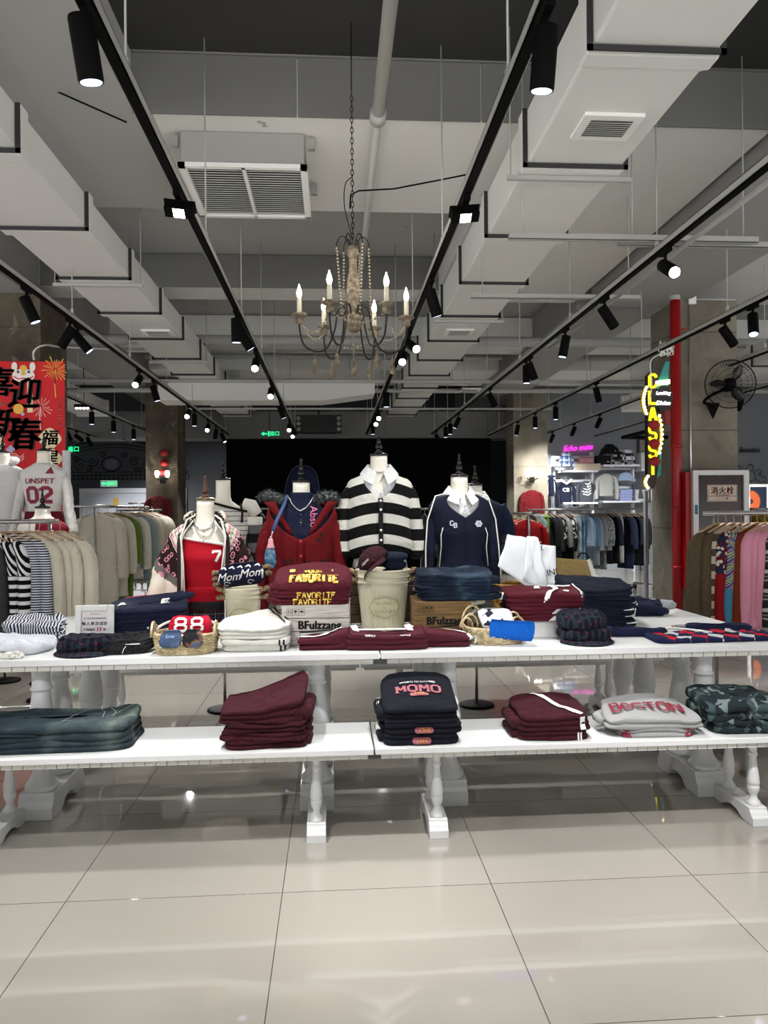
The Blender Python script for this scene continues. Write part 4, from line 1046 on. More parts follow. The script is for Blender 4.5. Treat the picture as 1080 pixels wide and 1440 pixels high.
# shoulder bag: strap and pouch
bag = empty('small_pouch_bag', L3, 'small blue pouch with pink tassel on a denim strap', 'bag')
bp = at(380, 782, 4.48); bx = bp.x-L3.x; by = bp.y-L3.y; bz = bp.z-ZT
q = at(381, 752, 4.48); qx, qz = q.x-L3.x, q.z-ZT
pts = [(-.085, -.02, S3+.07), (-.105, -.10, S3+.0), (-.14, -.15, S3-.08), (qx+.01, -.17, qz+.02)]
mb = MB(); mb.tube(pts, .011, 8, sy=.3); mb.build('strap', M('denim_strap', '34507c', .8, var=.15, vs=60), bag)
MB().tube([(qx+.01, -.17, qz+.02), (qx+.004, -.17, qz-.0), (qx, -.17, qz-.02)], .004, 8).ball((qx, -.17, qz-.015), .008).build('clasp', CHROME, bag)
MB().lathe([(-.03, .026), (-.02, .022), (0, .016), (.02, .014), (.03, .008)], (qx-.002, -.175, qz-.05), 14).build('tassel', M('pink_tassel', 'd89aa4', .8), bag)
POU = NT('mottled_blue', .8, 0, .3); POU.base(POU.ramp(POU.noise(28, 3), [(.35, '16324c'), (.5, '3c6e93'), (.65, '8fb2c4')])); 
MB().lathe([(-.075, .008), (-.07, .024), (-.04, .035), (0, .034), (.04, .026), (.055, .015)], (bx, -.17, bz), 16, sy=.6).build('pouch', POU.m, bag)

# ---- 3. navy polo mannequin
L5, S5 = mann_at(646, 702, 4.70)
mannequin('ivory mannequin with glossy black finial wearing the navy polo top', L5, S5, rz=.12, H=.14)
NVP = cloth('12162b', .06, bs=200, bump=.15)
po = empty('polo_top', L5, 'navy long-sleeved V-neck top with white piping and two white crests', 'polo top', rz=.12)
PP = [(.035, .085, .08), (.015, .135, .09), (-.01, .175, .102), (-.05, .2, .11), (-.12, .19, .128), (-.2, .178, .135), (-.3, .14, .118), (-.38, .135, .115), (-.455, .15, .125)]
R = lofted(PP, .025, -.455, 56, .014, 2.4, vneck(-.11, .75, .025), wob=.02, sd=2)
pb = MB().rings([[p+Vector((0, 0, S5)) for p in r] for r in R], False, False).build('body', NVP, po, solid=.006)
for s in (-1, 1):
    P_ = [(s*.125, 0, -.06), (s*.18, .0, -.14), (s*.205, -.02, -.3), (s*.215, -.04, -.45), (s*.222, -.045, -.6)]
    sleeve(P_, [.045, .05, .044, .036, .036], S5, NVP, 'sleeve', po, sd=s*4+1)
    MB().tube([(s*.09, -.05, S5+.04), (s*.17, -.05, S5+.02), (s*.222, -.05, S5-.13), (s*.238, -.06, S5-.3), (s*.243, -.078, S5-.45), (s*.248, -.08, S5-.58)], .0045, 6).build('piping', INK_W, po)
    MB().tube([(s*.128, -.098, S5-.15), (s*.15, -.105, S5-.22), (s*.146, -.09, S5-.3), (s*.158, -.085, S5-.42)], .003, 6).build('piping', INK_W, po)
    sleeve([(P_[-1][0], P_[-1][1], -.585), (P_[-1][0], P_[-1][1], -.60), (P_[-1][0]+s*.002, P_[-1][1], -.615)], [.038, .038, .036], S5, INK_W, 'cuff', po, wr=0)
press('chest_letters', merge_geo([move_geo(block('C', .026, 1.5), -.012, .006), move_geo(block('B', .026, 1.5, False), .010, -.008)]), pb, M('pale_print', 'c9ced8', .7), (-.075, 0, S5-.155))
cr = merge_geo([poly_geo([(.024*math.cos(a)*(1+.12*math.cos(6*a)), .02*math.sin(a)*(1+.12*math.cos(6*a))) for a in [2*PI*k/36 for k in range(36)]], .015)])
press('crest', cr, pb, M('pale_print', 'c9ced8', .7), (.085, 0, S5-.155)); press('crest_detail', text_geo('M', .02, .006, maxe=.015), pb, NVP, (.085, 0, S5-.155), off=.009)
sh = empty('shirt', L5, 'white collared shirt under the navy V-neck top', 'shirt', rz=.12)
R = lofted(BODY, .02, -.3, 40, .03, 2.3, ease=.003); MB().rings([[p+Vector((0, 0, S5)) for p in r] for r in R], True, False).build('body', WSH, sh, solid=.003)
collar(S5, WSH, sh, .26, .062, .115, .085, .022, .06)
necklace(L5, .12, S5, 'silver chain hanging in a triangle over the white shirt collar', [(-.05, -.04, .05), (-.02, -.09, .0), (-.045, -.118, -.045), (.045, -.118, -.045), (.02, -.09, .0), (.05, -.04, .05)], .003, [(0, -.122, -.06, .004), (0, -.122, -.075, .004)], beads=8)
BWP = plaid('black_white_plaid', '111214', [(.5, .20, '6b6b6e', .8), (.5, .05, 'c9c9c9', .9), (.12, .02, 'e5e5e5', .7)], .055)
skirt(L5, S5, BWP, 'black and white checked pleated mini skirt below the navy top', [(-.42, .142, .112), (-.48, .155, .12), (-.62, .20, .16)], .04)
# ---- 4. fair isle hooded cardigan mannequin
L1, S1 = mann_at(289, 742, 4.62)
mannequin('ivory mannequin with brown wooden finial wearing the patterned hooded cardigan', L1, S1, capm=CAPG, finm=WOODF, rz=.06, H=.165)
FI = NT('fair_isle_knit', .95, 0, .15); x_, y_, z_ = FI.coord()
zc = FI.math('SUBTRACT', z_, S1); ang = FI.math('MULTIPLY', FI.math('ABSOLUTE', x_), .42)
yk = FI.math('SUBTRACT', FI.math('MULTIPLY', FI.math('POWER', FI.math('ADD', FI.math('POWER', FI.math('ABSOLUTE', x_), 2.0), FI.math('POWER', zc, 2.0)), .5), 1.0), 0.0)
vor = FI.voro(26, out=0); vcell = FI.voro(20, feature='F1', out=0)
flower = FI.math('MULTIPLY', FI.gt(vor, .22), FI.lt(vor, .38))
dots = FI.lt(FI.voro(60), .28)
zigz = FI.math('PINGPONG', FI.math('MULTIPLY', FI.math('ADD', x_, y_), 1.0), .012)
bandp = FI.math('ADD', yk, zigz)
brown = lin('2a1c1a'); crm = lin('ddd5c2'); pink = lin('d68a9c'); gry = lin('6b6560')
pat = FI.mix(FI.gt(flower, .5), brown, pink)
top_ = FI.mix(dots, brown, crm)
stripe = FI.ramp(FI.frac(bandp, .045), [(0, 'd9d2c2'), (.28, 'd68a9c'), (.5, '5a4d48'), (.62, 'd9d2c2'), (.8, '7a8a78')], True)
c = FI.mix(FI.gt(bandp, .13), top_, stripe); c = FI.mix(FI.gt(bandp, .215), c, pat); c = FI.mix(FI.gt(bandp, .335), c, FI.mix(FI.gt(FI.voro(17), .5), pink, gry)); c = FI.mix(FI.gt(bandp, .385), c, lin('ece8d8'))
FI.base(c); FI.bump(FI.noise(200, 2), .5, .005); FIM = FI.m
fc = empty('hooded_cardigan', L1, 'cream hooded cardigan with brown and pink flowered yoke and white drawstrings', 'cardigan', rz=.06)
PF = [(.04, .085, .08), (.01, .15, .09), (-.03, .205, .10), (-.08, .225, .115), (-.2, .225, .135), (-.35, .235, .145), (-.5, .26, .16), (-.60, .27, .165), (-.64, .235, .15)]
R = lofted(PF, .03, -.64, 60, .016, 2.5, lambda z: .62 if z > -.1 else .62-.10*min(1, (-.1-z)/.5), wob=.05, sd=21)
fb = MB().rings([[p+Vector((0, 0, S1)) for p in r] for r in R], False, False).build('body', FIM, fc, solid=.01)
sleeve([(-.15, 0, -.09), (-.235, -.01, -.2), (-.275, -.03, -.35), (-.30, -.05, -.5), (-.31, -.05, -.62)], [.07, .072, .07, .075, .05], S1, FIM, 'sleeve', fc, sd=7)
sleeve([(.15, 0, -.09), (.225, -.01, -.2), (.26, -.03, -.35), (.27, -.05, -.5), (.275, -.05, -.62)], [.07, .072, .07, .075, .05], S1, FIM, 'sleeve', fc, sd=8)
for s in (-1, 1):
    RR = []
    for i in range(26):
        z = .045-.68*i/25; o = .62 if z > -.1 else .62-.10*min(1, (-.1-z)/.5); hw, hd = interp(PF, min(z, .03))
        RR.append([Vector((s*(hw+.012)*sgnpow(math.sin(o-.14+w_), 2/2.5), -(hd+.012)*sgnpow(math.cos(o-.14+w_), 2/2.5), S1+z)) for w_ in (0, .07, .14)])
    MB().rings(RR, False, False).build('dark_placket', M('dark_brown_rib', '241a18', .95), fc, solid=.008)
    MB().tube([(r[0].x, r[0].y-.006, r[0].z) for r in RR], .0045, 6).build('piping', OFFW, fc)
    x0 = s*.115
    MB().tube([(s*.06, -.02, S1+.075), (s*.10, -.075, S1+.05), (x0+s*.015, -.125, S1-.05), (x0+.0, -.155, S1-.2), (x0-s*.01, -.17, S1-(.42 if s < 0 else .3))], .006, 8).build('drawstring', OFFW, fc)
# hood lying round the neck
MB().tube([(-.075, -.05, S1+.035), (-.10, -.01, S1+.06), (-.09, .05, S1+.065), (0, .095, S1+.06), (.09, .05, S1+.065), (.105, -.01, S1+.05), (.085, -.06, S1+.02)], [.018, .03, .038, .04, .038, .03, .018], 12).build('hood', FIM, fc)
rt = empty('one_shoulder_top', L1, 'bright red one-shoulder top with white 7, inside the patterned cardigan', 'top', rz=.06)
TP = [(z, a+.008, b+.008) for z, a, b in BODY]
REDT = cloth('b00f22', .05, bs=300, bump=.12)
def slant(R, S, fn):
    for r in R:
        for p in r:
            lim = S+fn(p.x); 
            if p.z > lim: p.z = lim+(p.z-lim)*.001
R = lofted(TP, .0, -.44, 56, .014); 
R = [[p+Vector((0, 0, S1)) for p in r] for r in R]
# cut the top edge on a slant: neckline runs from the right shoulder down across the chest
R2 = []
for k in range(56):
    a = 2*PI*k/56; x = math.sin(a); colm = []
    zt = -.045-.075*((x+1)/2)
    for i in range(30):
        z = zt+( -.44-zt)*i/29; hw, hd = interp(TP, z); colm.append(ell(hw, hd, z+S1, 56, 2.3, wob=.015)[k])
    R2.append(colm)
RR = [[R2[k][i] for k in range(56)] for i in range(30)]
rb = MB().rings(RR, True, False).build('body', REDT, rt, solid=.004)
MB().tube([p+Vector((0, -.003 if p.y < 0 else .003, .004)) for p in RR[0]], .009, 6, close=True).build('neckline_trim', INK_W, rt)
press('number_print', block('7', .06, 1.5, False), rb, INK_W, (.075, 0, S1-.17))
MB().rings([ell(interp(TP, z)[0]+.006, interp(TP, z)[1]+.006, S1+z, 48) for z in (-.355, -.36, -.44)], True, False).build('hem_band', REDT, rt, solid=.003)
necklace(L1, .06, S1, 'ornate silver necklace with round links above the red top', [(-.06, -.05, .05), (-.05, -.075, .02), (-.03, -.092, -.005), (0, -.1, -.015), (.03, -.098, -.005), (.05, -.085, .02), (.055, -.06, .05)], .005, [(0, -.104, -.02, .009), (-.02, -.1, -.012, .006), (.02, -.1, -.01, .006), (.0, -.11, -.05, .004), (.0, -.115, -.075, .005), (.045, -.088, .005, .008)], beads=4)
PDK = plaid('dark_plaid', '14141c', [(.5, .06, '5a1f2c', .8), (.2, .02, '8f8f98', .7), (.8, .03, '2a3350', .8)], .06)
skirt(L1, S1, PDK, 'dark tartan pleated skirt with black eyelet waistband under the red top', [(-.40, .135, .098), (-.48, .15, .112), (-.66, .2, .15)], .045, belt=(-.40, -.49, M('black_waistband', '0d0d10', .8)))
# ---- 5. mannequin behind, off-shoulder striped top
L2, S2 = mann_at(314, 712, 5.55)
L2.z = 0; S2 = at(314, 712, 5.55).z
mannequin('pale mannequin with black finial standing behind the patterned cardigan', L2, S2, H=.19, rz=.25, capm=CAPB)
ot = empty('off_shoulder_top', L2, 'off-shoulder white knit top with thin grey stripes, on the mannequin behind', 'top', rz=.25)
OST = striped_mat('thin_grey_stripes', S2, .035, 'e4e2da', '6c6a6c', .82, 0, 0)
R = lofted([(z, a+.01, b+.01) for z, a, b in BODY], -.01, -.5, 40, .02); MB().rings([[p+Vector((0, 0, S2)) for p in r] for r in R], True, False).build('body', OST, ot, solid=.004)
MB().tube([(.15, -.03, S2+.01), (.2, -.02, S2-.0), (.235, -.01, S2-.06)], [.05, .055, .05], 12).build('shoulder_cap', M('knit_white', 'e6e4dc', .9), ot)
MB().lathe([(-.03, .062), (-.025, .07), (.025, .07), (.03, .062)], (.215, -.01, S2-.11), 18).build('folded_cuff', M('knit_white', 'e6e4dc', .9), ot)
sleeve([(.215, 0, -.13), (.235, 0, -.25), (.25, -.02, -.4), (.25, -.02, -.55)], [.06, .062, .058, .05], S2, plaid('grey_check_sleeve', '18191c', [(.5, .25, '77787c', .8)], .14, ax=(2,)), 'sleeve', ot)
MB().tube([(-.10, -.07, S2+.03), (0, -.09, S2+.0), (.16, -.085, S2-.04)], .009, 8).build('black_edging', BOW, ot)
MB().tube([(.115, -.085, S2+.02), (.125, -.10, S2-.05), (.12, -.105, S2-.12)], .008, 8).build('black_edging', BOW, ot)
# ---- 6. mannequin behind the navy one
L6, S6 = mann_at(668, 706, 5.5); L6.z = 0; S6 = at(668, 706, 5.5).z
mannequin('mannequin with black finial half hidden behind the navy polo one', L6, S6, H=.12, rz=-.15)
jk = empty('dark_jacket', L6, 'dark navy jacket with rolled grey cuff behind the navy polo top', 'jacket', rz=-.15)
R = lofted(PB, .03, -.5, 40, .02, 2.5, vneck(-.2, .6, .03)); MB().rings([[p+Vector((0, 0, S6)) for p in r] for r in R], False, False).build('body', NVP, jk, solid=.006)
collar(S6, WSH, jk, .4, .066, .11, .08, .02, .05)
for s in (-1, 1):
    sleeve([(s*.17, 0, -.035), (s*.22, 0, -.15), (s*.235, -.02, -.28), (s*.22, -.08, -.34)], [.055, .06, .06, .058], S6, cloth('16213e'), 'sleeve', jk, sd=s)
    sleeve([(s*.235, -.02, -.27), (s*.235, -.06, -.34), (s*.25, -.10, -.38)], [.066, .07, .066], S6, cloth('3a3c40'), 'rolled_cuff', jk, sd=s, flat=.9)
# ================================================================== THINGS ON THE TABLES
def tp(px, py): return onz(px, py, ZT)
def carton(px0, px1, pyb, h, d, m, rz, label, words, ink, extra=None, seams=()):
    a = tp(px0, pyb); b = tp(px1, pyb); w = (b-a).length; c = (a+b)/2
    t = empty('cardboard_box', c, label, 'box', rz=rz)
    bx = MB().box(-w/2, w/2, 0, d, .001, h).build('carton', m, t, bevel=.003)
    for s in seams: MB().box(-w/2-.001, w/2+.001, -.0015, d, h*s-.0015, h*s+.0015).build('seam', M('box_seam', '3a3026', .9), t)
    F = facing(0, -.003, 0)
    panel_text('brand_lettering', move_geo(text_geo('BFulzzang', h*.28, .045, sx=.92, space=1.04), w*.06, h*.50), ink, t, F)
    panel_text('underline', strip_geo([(-w*.24, h*.34), (-w*.08, h*.35), (w*.12, h*.37), (w*.28, h*.40)], h*.03), ink, t, F)
    g = []
    for k in range(3):
        x = -w*.5+w*.12+k*w*.088; y = h*.83; q = h*.075
        sq = [strip_geo([(x-q, y-q), (x+q, y-q)], .0012), strip_geo([(x-q, y+q), (x+q, y+q)], .0012), strip_geo([(x-q, y-q), (x-q, y+q)], .0012), strip_geo([(x+q, y-q), (x+q, y+q)], .0012)]
        if k == 0: sq += [strip_geo([(x+s*q*.4, y-q*.6), (x+s*q*.4, y+q*.4)], .0018) for s in (-1, 1)]+[([(x+s*q*.4-.003, y+q*.3), (x+s*q*.4+.003, y+q*.3), (x+s*q*.4, y+q*.7)], [(0, 1, 2)]) for s in (-1, 1)]
        if k == 1: sq += [([(x-q*.5, y+q*.6), (x+q*.5, y+q*.6), (x+q*.3, y+.0), (x+.001, y-q*.1), (x+.001, y-q*.5), (x+q*.3, y-q*.6), (x-q*.3, y-q*.6), (x-.001, y-q*.5), (x-.001, y-q*.1), (x-q*.3, y)], [tuple(range(10))])]
        if k == 2: sq += [([(x+q*.7*math.cos(a), y+q*.5*math.sin(a)) for a in [PI*i/8 for i in range(9)]], [tuple(range(9))]), strip_geo([(x, y), (x, y-q*.6)], .0014)]
        g += sq
    panel_text('handling_symbols', merge_geo(g), ink, t, F)
    if extra: panel_text('small_lettering', move_geo(text_geo(extra, h*.12, 0, shear=.35), .0, h*.17), M('grey_ink', '55504a', .8), t, F)
    return t, c, w
WBOX = NT('whitewashed_wood_print', .7, 0, .3); wv = WBOX.n('ShaderNodeMapping'); WBOX.t.links.new(WBOX.vec(), wv.inputs[0]); wv.inputs['Scale'].default_value = (1, 1, 14)
WBOX.base(WBOX.ramp(WBOX.noise(7, 6, vec=wv.outputs[0]), [(.3, '9c9790'), (.5, 'c3beb7'), (.7, 'd5d1ca')])); WBOX = WBOX.m
KBOX = NT('kraft_board', .8, 0, .2); wv = KBOX.n('ShaderNodeMapping'); KBOX.t.links.new(KBOX.vec(), wv.inputs[0]); wv.inputs['Scale'].default_value = (1, 1, 14)
KBOX.base(KBOX.ramp(KBOX.noise(6, 5, vec=wv.outputs[0]), [(.3, '5f4a2e'), (.7, '8a6e48')])); KBOX = KBOX.m
INK = M('black_ink', '0e0c0b', .8)
tw, cW, wW = carton(397, 491, 908, .205, .30, WBOX, -.04, 'whitewashed wood-look carton with black lettering carrying the maroon sweatshirts', 'BF', INK, 'Home Sweet Home', (.36, .68))
tk, cK, wK = carton(583, 664, 900, .20, .34, KBOX, -.03, 'brown wood-look carton with black lettering carrying blue jeans', 'BF', INK, 'Home Sweet Home', (.34, .66))
# three FAVORITE sweatshirts
GOLD = NT('gold_stripe_print', .6, 0, .5); GOLD.base(GOLD.ramp(GOLD.noise(40, 2), [(.42, 'b98a1c'), (.5, 'e6c443'), (.6, 'f2dc7a')])); GOLD = GOLD.m
BUR = cloth('581826', .08)
z = ZT+.205
for i in range(3):
    last = i == 2; hh = .034 if not last else .032
    tf = (lambda x, y: 1+2.9*max(0, (y+1)/2)**.62*(1-.3*abs(x)**2)) if last else None
    o = folded('folded_sweatshirt', (cW.x-.025+.006*i, cW.y+.165, z), -.05+.02*i, .41, .34, hh, BUR, 'maroon sweatshirt with gold lettering on the whitewashed carton, %s of the three' % ['lowest', 'middle', 'top'][i], 'sweatshirt', 'maroon sweatshirts with gold lettering', seed=50+i, wr=.008, top=tf, pw=6, auto=not last)
    fold_ends(o, .39, .28, max(hh, .04)*.9, -1, BUR, 3)
    if last:
        for (txt, sz, yy, xx) in (('FAVORITE', .078, -.058, .01), ('YOUR', .058, .010, .0), ('IN', .04, .04, -.11), ('T', .03, .042, .10)):
            press('gold_lettering', block(txt, sz*.85, 1.35, gap=1.4, sx=.52), o, GOLD, (xx, -.06, .08), up=(0, .85, .53), warp=lambda a, b, yy=yy: (a, b+yy*1.15-a*a*.35+.0))
    else: press('gold_lettering', block('FAVORITE', .026, 1.35, gap=1.4, sx=1.05), o, GOLD, (.02+.01*i, -.1, hh*.48), off=.003)
    z += hh
# jeans on the brown carton
z = ZT+.20
for i, (w_, hh, x_) in enumerate(((.42, .038, .10), (.43, .038, .085), (.42, .055, .08))):
    last = i == 2
    o = folded('folded_jeans', (cK.x+x_, cK.y+.16, z), -.03-.03*i, w_, .31, hh, DENIM, 'blue denim jeans on the brown carton, %s of the three' % ['lowest', 'middle', 'top faded'][i], 'jeans', 'blue jeans on the brown carton', seed=60+i, layers=1, wr=.010, top=(lambda x, y: 1+.45*((y+1)/2)) if last else None, pw=5)
    MB().tube([(w_*.5-.10, -.125, hh*.5), (w_*.5-.02, -.12, hh*.55), (w_*.5+.012, -.09, hh*.55), (w_*.5+.0, -.02, hh*.6)], [hh*.3, hh*.42, hh*.4, hh*.3], 10).build('folded_hem', cloth('141d2e'), o)
    z += hh
# bucket
CREAM = M('cream_enamel', 'ddd8bd', .38, var=.03, vs=4)
ROPE = NT('jute_rope', .95, 0, .1); ROPE.base(ROPE.ramp(ROPE.noise(90, 3), [(.35, '6d5a45'), (.6, '9c8468'), (.75, 'c3ad8e')])); ROPE.bump(ROPE.noise(120, 2), .8, .006); ROPE = ROPE.m
def fluted(n, d, za, zb): return lambda a, z: 1+(d*(abs(math.cos(a*n/2))**.6-.5) if za < z < zb else 0)
def bucket(loc, rt, rb, h, label, words, tw_=1.0):
    t = empty('metal_bucket', loc, label, 'bucket')
    pr = [(.0, rb*.9), (.002, rb), (.012, rb+.003), (.018, rb)]
    for i in range(9): f = i/8; pr.append((.02+(h*.78-.02)*f, rb+(rt-rb)*.72*f))
    r7 = rb+(rt-rb)*.78
    pr += [(h*.785, r7+.003), (h*.79, r7+.008), (h*.80, r7+.008), (h*.805, r7+.002), (h*.88, rb+(rt-rb)*.88), (h*.885, rb+(rt-rb)*.9+.006), (h*.895, rb+(rt-rb)*.9+.006), (h*.90, rb+(rt-rb)*.9), (h*.985, rt), (h*.99, rt+.005), (h, rt+.005), (h+.002, rt), (h-.004, rt-.004), (h*.6, rb+(rt-rb)*.5), (.03, rb-.006), (.029, .002)]
    bd = MB().lathe(pr, n=180, cap=False, mod=fluted(36, .03, .018, h*.78)).build('bucket_wall', CREAM, t)
    pl = []
    for k in range(48):
        a = 2*PI*k/48; q = 1+.05*math.cos(8*a); pl.append((rb*.66*q*math.cos(a), rb*.47*q*math.sin(a)))
    press('plaque', poly_geo(pl, .012), bd, M('cream_enamel_plaque', 'd9d3b4', .4), (0, 0, h*.42), off=.012)
    press('plaque_rim', strip_geo(pl+[pl[0]], .0035), bd, M('embossed_edge', 'b7ab72', .5), (0, 0, h*.42), off=.016)
    for (s, yy, sz) in words: press('embossed_lettering', text_geo(s, sz, .004, maxe=.01), bd, M('embossed_letters', 'bdb48a', .5), (0, 0, h*.42+yy), off=.016)
    for s in (-1, 1):
        for j in range(2):
            pts = [(s*(rt-.008), -.028, h*.93-j*.035), (s*(rt+.022), -.03, h*.98-j*.045), (s*(rt+.036), 0, h*.985-j*.05), (s*(rt+.022), .03, h*.98-j*.045), (s*(rt-.008), .028, h*.93-j*.035)]
            q = []; rr = []
            for i in range(24):
                f = i/23*4; k = min(int(f), 3); q.append(Vector(pts[k]).lerp(Vector(pts[k+1]), f-k)); rr.append(.0125*(1+.22*math.sin(i*1.9)))
            MB().tube(q, rr, 10).build('rope_handle', ROPE, t)
    return t
bc = at(538.5, 850, 4.26); bucket(Vector((bc.x, 4.26, ZT)), .153, .118, .345, 'large cream fluted metal bucket with rope handles, front centre of the mannequins', (('FLOWERS', .022, .026), ('&', .0, .016), ('GARDEN', -.024, .026)))
sb = at(343, 850, 4.30); SB = Vector((sb.x, 4.27, ZT)); bucket(SB, .104, .085, .25, 'smaller cream bucket under the navy rolled scarf', (('GARDEN', .0, .032),))
# caps in the large bucket
def baseball(loc, m, label, rx, rz, ry=0, words=None):
    t = empty('baseball_cap', loc, label, 'cap', rz=rz, rx=rx, ry=ry)
    c = MB().lathe([(.0, .092), (.02, .094), (.045, .09), (.07, .078), (.09, .056), (.102, .03), (.106, .004)], n=32, sy=1.12).build('crown', m, t)
    m2 = MB().ball((0, 0, .107), .008); m2.build('top_button', m, t)
    R = []
    for i in range(9):
        a = -1.15+2.3*i/8; s, co = math.sin(a), math.cos(a)
        R.append([Vector((.088*s, -.10*co*(1.0), .008)), Vector((.10*s, -.10*co-.045*co, -.004-.02*abs(s)+.012)), Vector((.095*s, -.10*co-.085*co**1.5 if co > 0 else 0, -.012-.03*abs(s)+.012))])
    MB().rings(R, False, False).build('brim', m, t, solid=.004, sub=1)
    if words: press('stitched_lettering', text_geo(words, .02, .008, shear=.3, maxe=.01), c, INK_W, (0, 0, .05))
    return t
baseball(Vector((bc.x-.035, 4.22, ZT+.375)), cloth('34121b'), 'dark maroon baseball cap with white script lying in the large cream bucket', .25, -.55, -.75, 'Allpine')
t = folded('folded_trousers', Vector((bc.x+.065, 4.27, ZT+.30)), .1, .13, .17, .135, cloth('141d30'), 'dark navy folded trousers standing up in the large cream bucket', 'trousers', seed=71, layers=3, wr=.006)
# crate behind
t = empty('wooden_crate', Vector((bc.x+.01, 4.425, ZT)), 'dark brown slatted wooden crate standing behind the large cream bucket', 'crate')
DKW = NT('dark_crate_wood', .7, 0, .3); wv = DKW.n('ShaderNodeMapping'); DKW.t.links.new(DKW.vec(), wv.inputs[0]); wv.inputs['Scale'].default_value = (2, 2, 20)
DKW.base(DKW.ramp(DKW.noise(6, 5, vec=wv.outputs[0]), [(.3, '2a1b12'), (.7, '5a412c')])); DKW = DKW.m
for k in range(5): MB().box(-.245, .235, 0, .014, .012+k*.057, .06+k*.057).build('slat', DKW, t, bevel=.002)
for s in (-.225, .215): MB().box(s-.02, s+.02, .0142, .11, .005, .29).build('corner_post', DKW, t)
MB().box(-.245, .235, .10, .112, .012, .28).build('back_board', DKW, t)
# navy rolled scarf on the small bucket
t = folded('rolled_scarf', SB+Vector((.0, -.0, .262)), .0, .275, .13, .125, cloth('161b38', .06), 'navy rolled scarf with white ornamental lettering on the smaller bucket', 'scarf', seed=75, wr=.006, r=.05, pw=4)
t.rotation_euler = (0, -.10, .05)
press('lettering', text_geo('Mom', .062, .006, shear=.35, maxe=.012), t, INK_W, (-.07, 0, .06)); press('lettering', text_geo('Mom', .062, .006, shear=.35, maxe=.012), t, INK_W, (.055, 0, .07))
press('ornament', merge_geo([strip_geo([(x+.022*math.sin(k*.7), .052+.008*math.sin(k*1.9)) for k in range(6)], .004) for x in (-.1, -.055, -.01, .035, .085)]), t, INK_W, (0, 0, .055), warp=None)
press('ornament', merge_geo([strip_geo([(x+.016*math.cos(a), -.035+.010*math.sin(a)*(1+.3*math.cos(3*a))) for a in [i*.55 for i in range(10)]], .003) for x in (-.08, .05)]), t, INK_W, (0, 0, .06))
press('edge_lettering', move_geo(text_geo('MAMA', .018, .006, maxe=.012), 0, 0, -PI/2), t, INK_W, (.115, 0, .06))
for s in (-1, 1):
    for k in range(3 if s < 0 else 2):
        MB().tube([(s*.125, -.02, .09-.03*k), (s*.15, -.03, .095-.032*k), (s*.157, .0, .085-.032*k), (s*.14, .03, .08-.03*k)], .013, 8).build('rope_knot', ROPE, t)

# maroon jerseys with white trim in front
JER = cloth('481521', .06, bs=200, bump=.2)
a = tp(487, 917); b = tp(602, 911)
for lay in range(2):
    x0 = a.x; x1 = b.x; yb = 3.605
    t = folded('football_shirt', (x0/2+x1/2, yb+.075, ZT+.028*lay), -.01, x1-x0-.01*lay, .15, .027 if not lay else .04, JER, 'maroon jersey with white trim laid along the table edge, %s of the two' % ('upper' if lay else 'lower'), 'jersey', 'maroon jerseys at the table edge', seed=80+lay, wr=.008, r=.012, top=(lambda x, y: 1+.9*((y+1)/2)*abs(x)**2) if lay else None)
    w2 = (x1-x0)/2
    L = MB(); l0 = tp(429, 912).x-(x0+x1)/2
    hz = .02 if not lay else .03
    mL = slab(.25, .13, .035 if lay else .027, seed=85+lay, wr=.008, r=.012, top=lambda x, y: 1+.9*max(0, x))
    for v in mL.v: v.x -= w2+.105; v.y += .02-.0*v.x
    mL.build('sleeve', JER, t)
    mR = slab(.245, .13, .04 if lay else .027, seed=87+lay, wr=.008, r=.012, top=lambda x, y: 1-.4*x)
    for v in mR.v: v.x += w2+.09; v.y += .04
    mR.build('sleeve', JER, t)
    if lay:
        for (nm, pts, w_, o_) in (('white_stripe', [(-w2-.22, -.015), (-w2-.10, .005), (-w2-.02, .05)], .016, 0), ('white_stripe', [(-w2-.22, .045), (-w2-.10, .06), (-w2-.04, .075)], .012, 0), ('white_stripe', [(w2+.005, .06), (w2+.08, .075), (w2+.2, .05)], .009, 0)):
            ks = [c for c in bpy.data.objects if c.parent == t and c.name.startswith('sleeve')]
            press(nm, strip_geo([tuple(Vector(pts[0]).lerp(Vector(pts[1]), f/4)) for f in range(5)]+[tuple(Vector(pts[1]).lerp(Vector(pts[2]), f/4)) for f in range(1, 5)], w_), ks[0] if pts[0][0] < 0 else ks[1], INK_W, (0, 0, .05), (1, 0, 0), (0, 1, 0), parent=t)
        MB().tube([(-w2+.03, .045, .072), (-w2+.06, .02, .062), (-.05, .055, .055), (.05, .055, .055), (w2-.1, .03, .06), (w2-.07, .05, .07)], .008, 8, sy=.6).build('white_neckline', INK_W, t)
        for s, x in ((-1, -w2+.05), (1, w2-.085)):
            MB().rings([[Vector((x-.016, .01, .058)), Vector((x+.016, .0, .056))], [Vector((x-.028, .05, .075)), Vector((x+.004, .055, .078))]], False, False).build('white_collar', INK_W, t, solid=.006)
        press('white_stripe', strip_geo([(w2-.015, -.06), (w2-.012, .0), (w2-.02, .06)], .014), t, INK_W, (0, 0, .05), (1, 0, 0), (0, 1, 0))
        for x in (-.085, .085): press('small_lettering', move_geo(text_geo('GIRLS', .02, .01, maxe=.01), x, 0, -.05), t, INK_W, (0, -.05, .035), up=(0, .5, .86))
        for s, x in ((-1, -w2-.225), (1, w2+.21)): MB().lathe([(-.03, .012), (.03, .012)], n=10, M_=Matrix.Translation((x, .02, .018)) @ Matrix.Rotation(PI/2, 4, 'X')).build('white_cuff', INK_W, t)
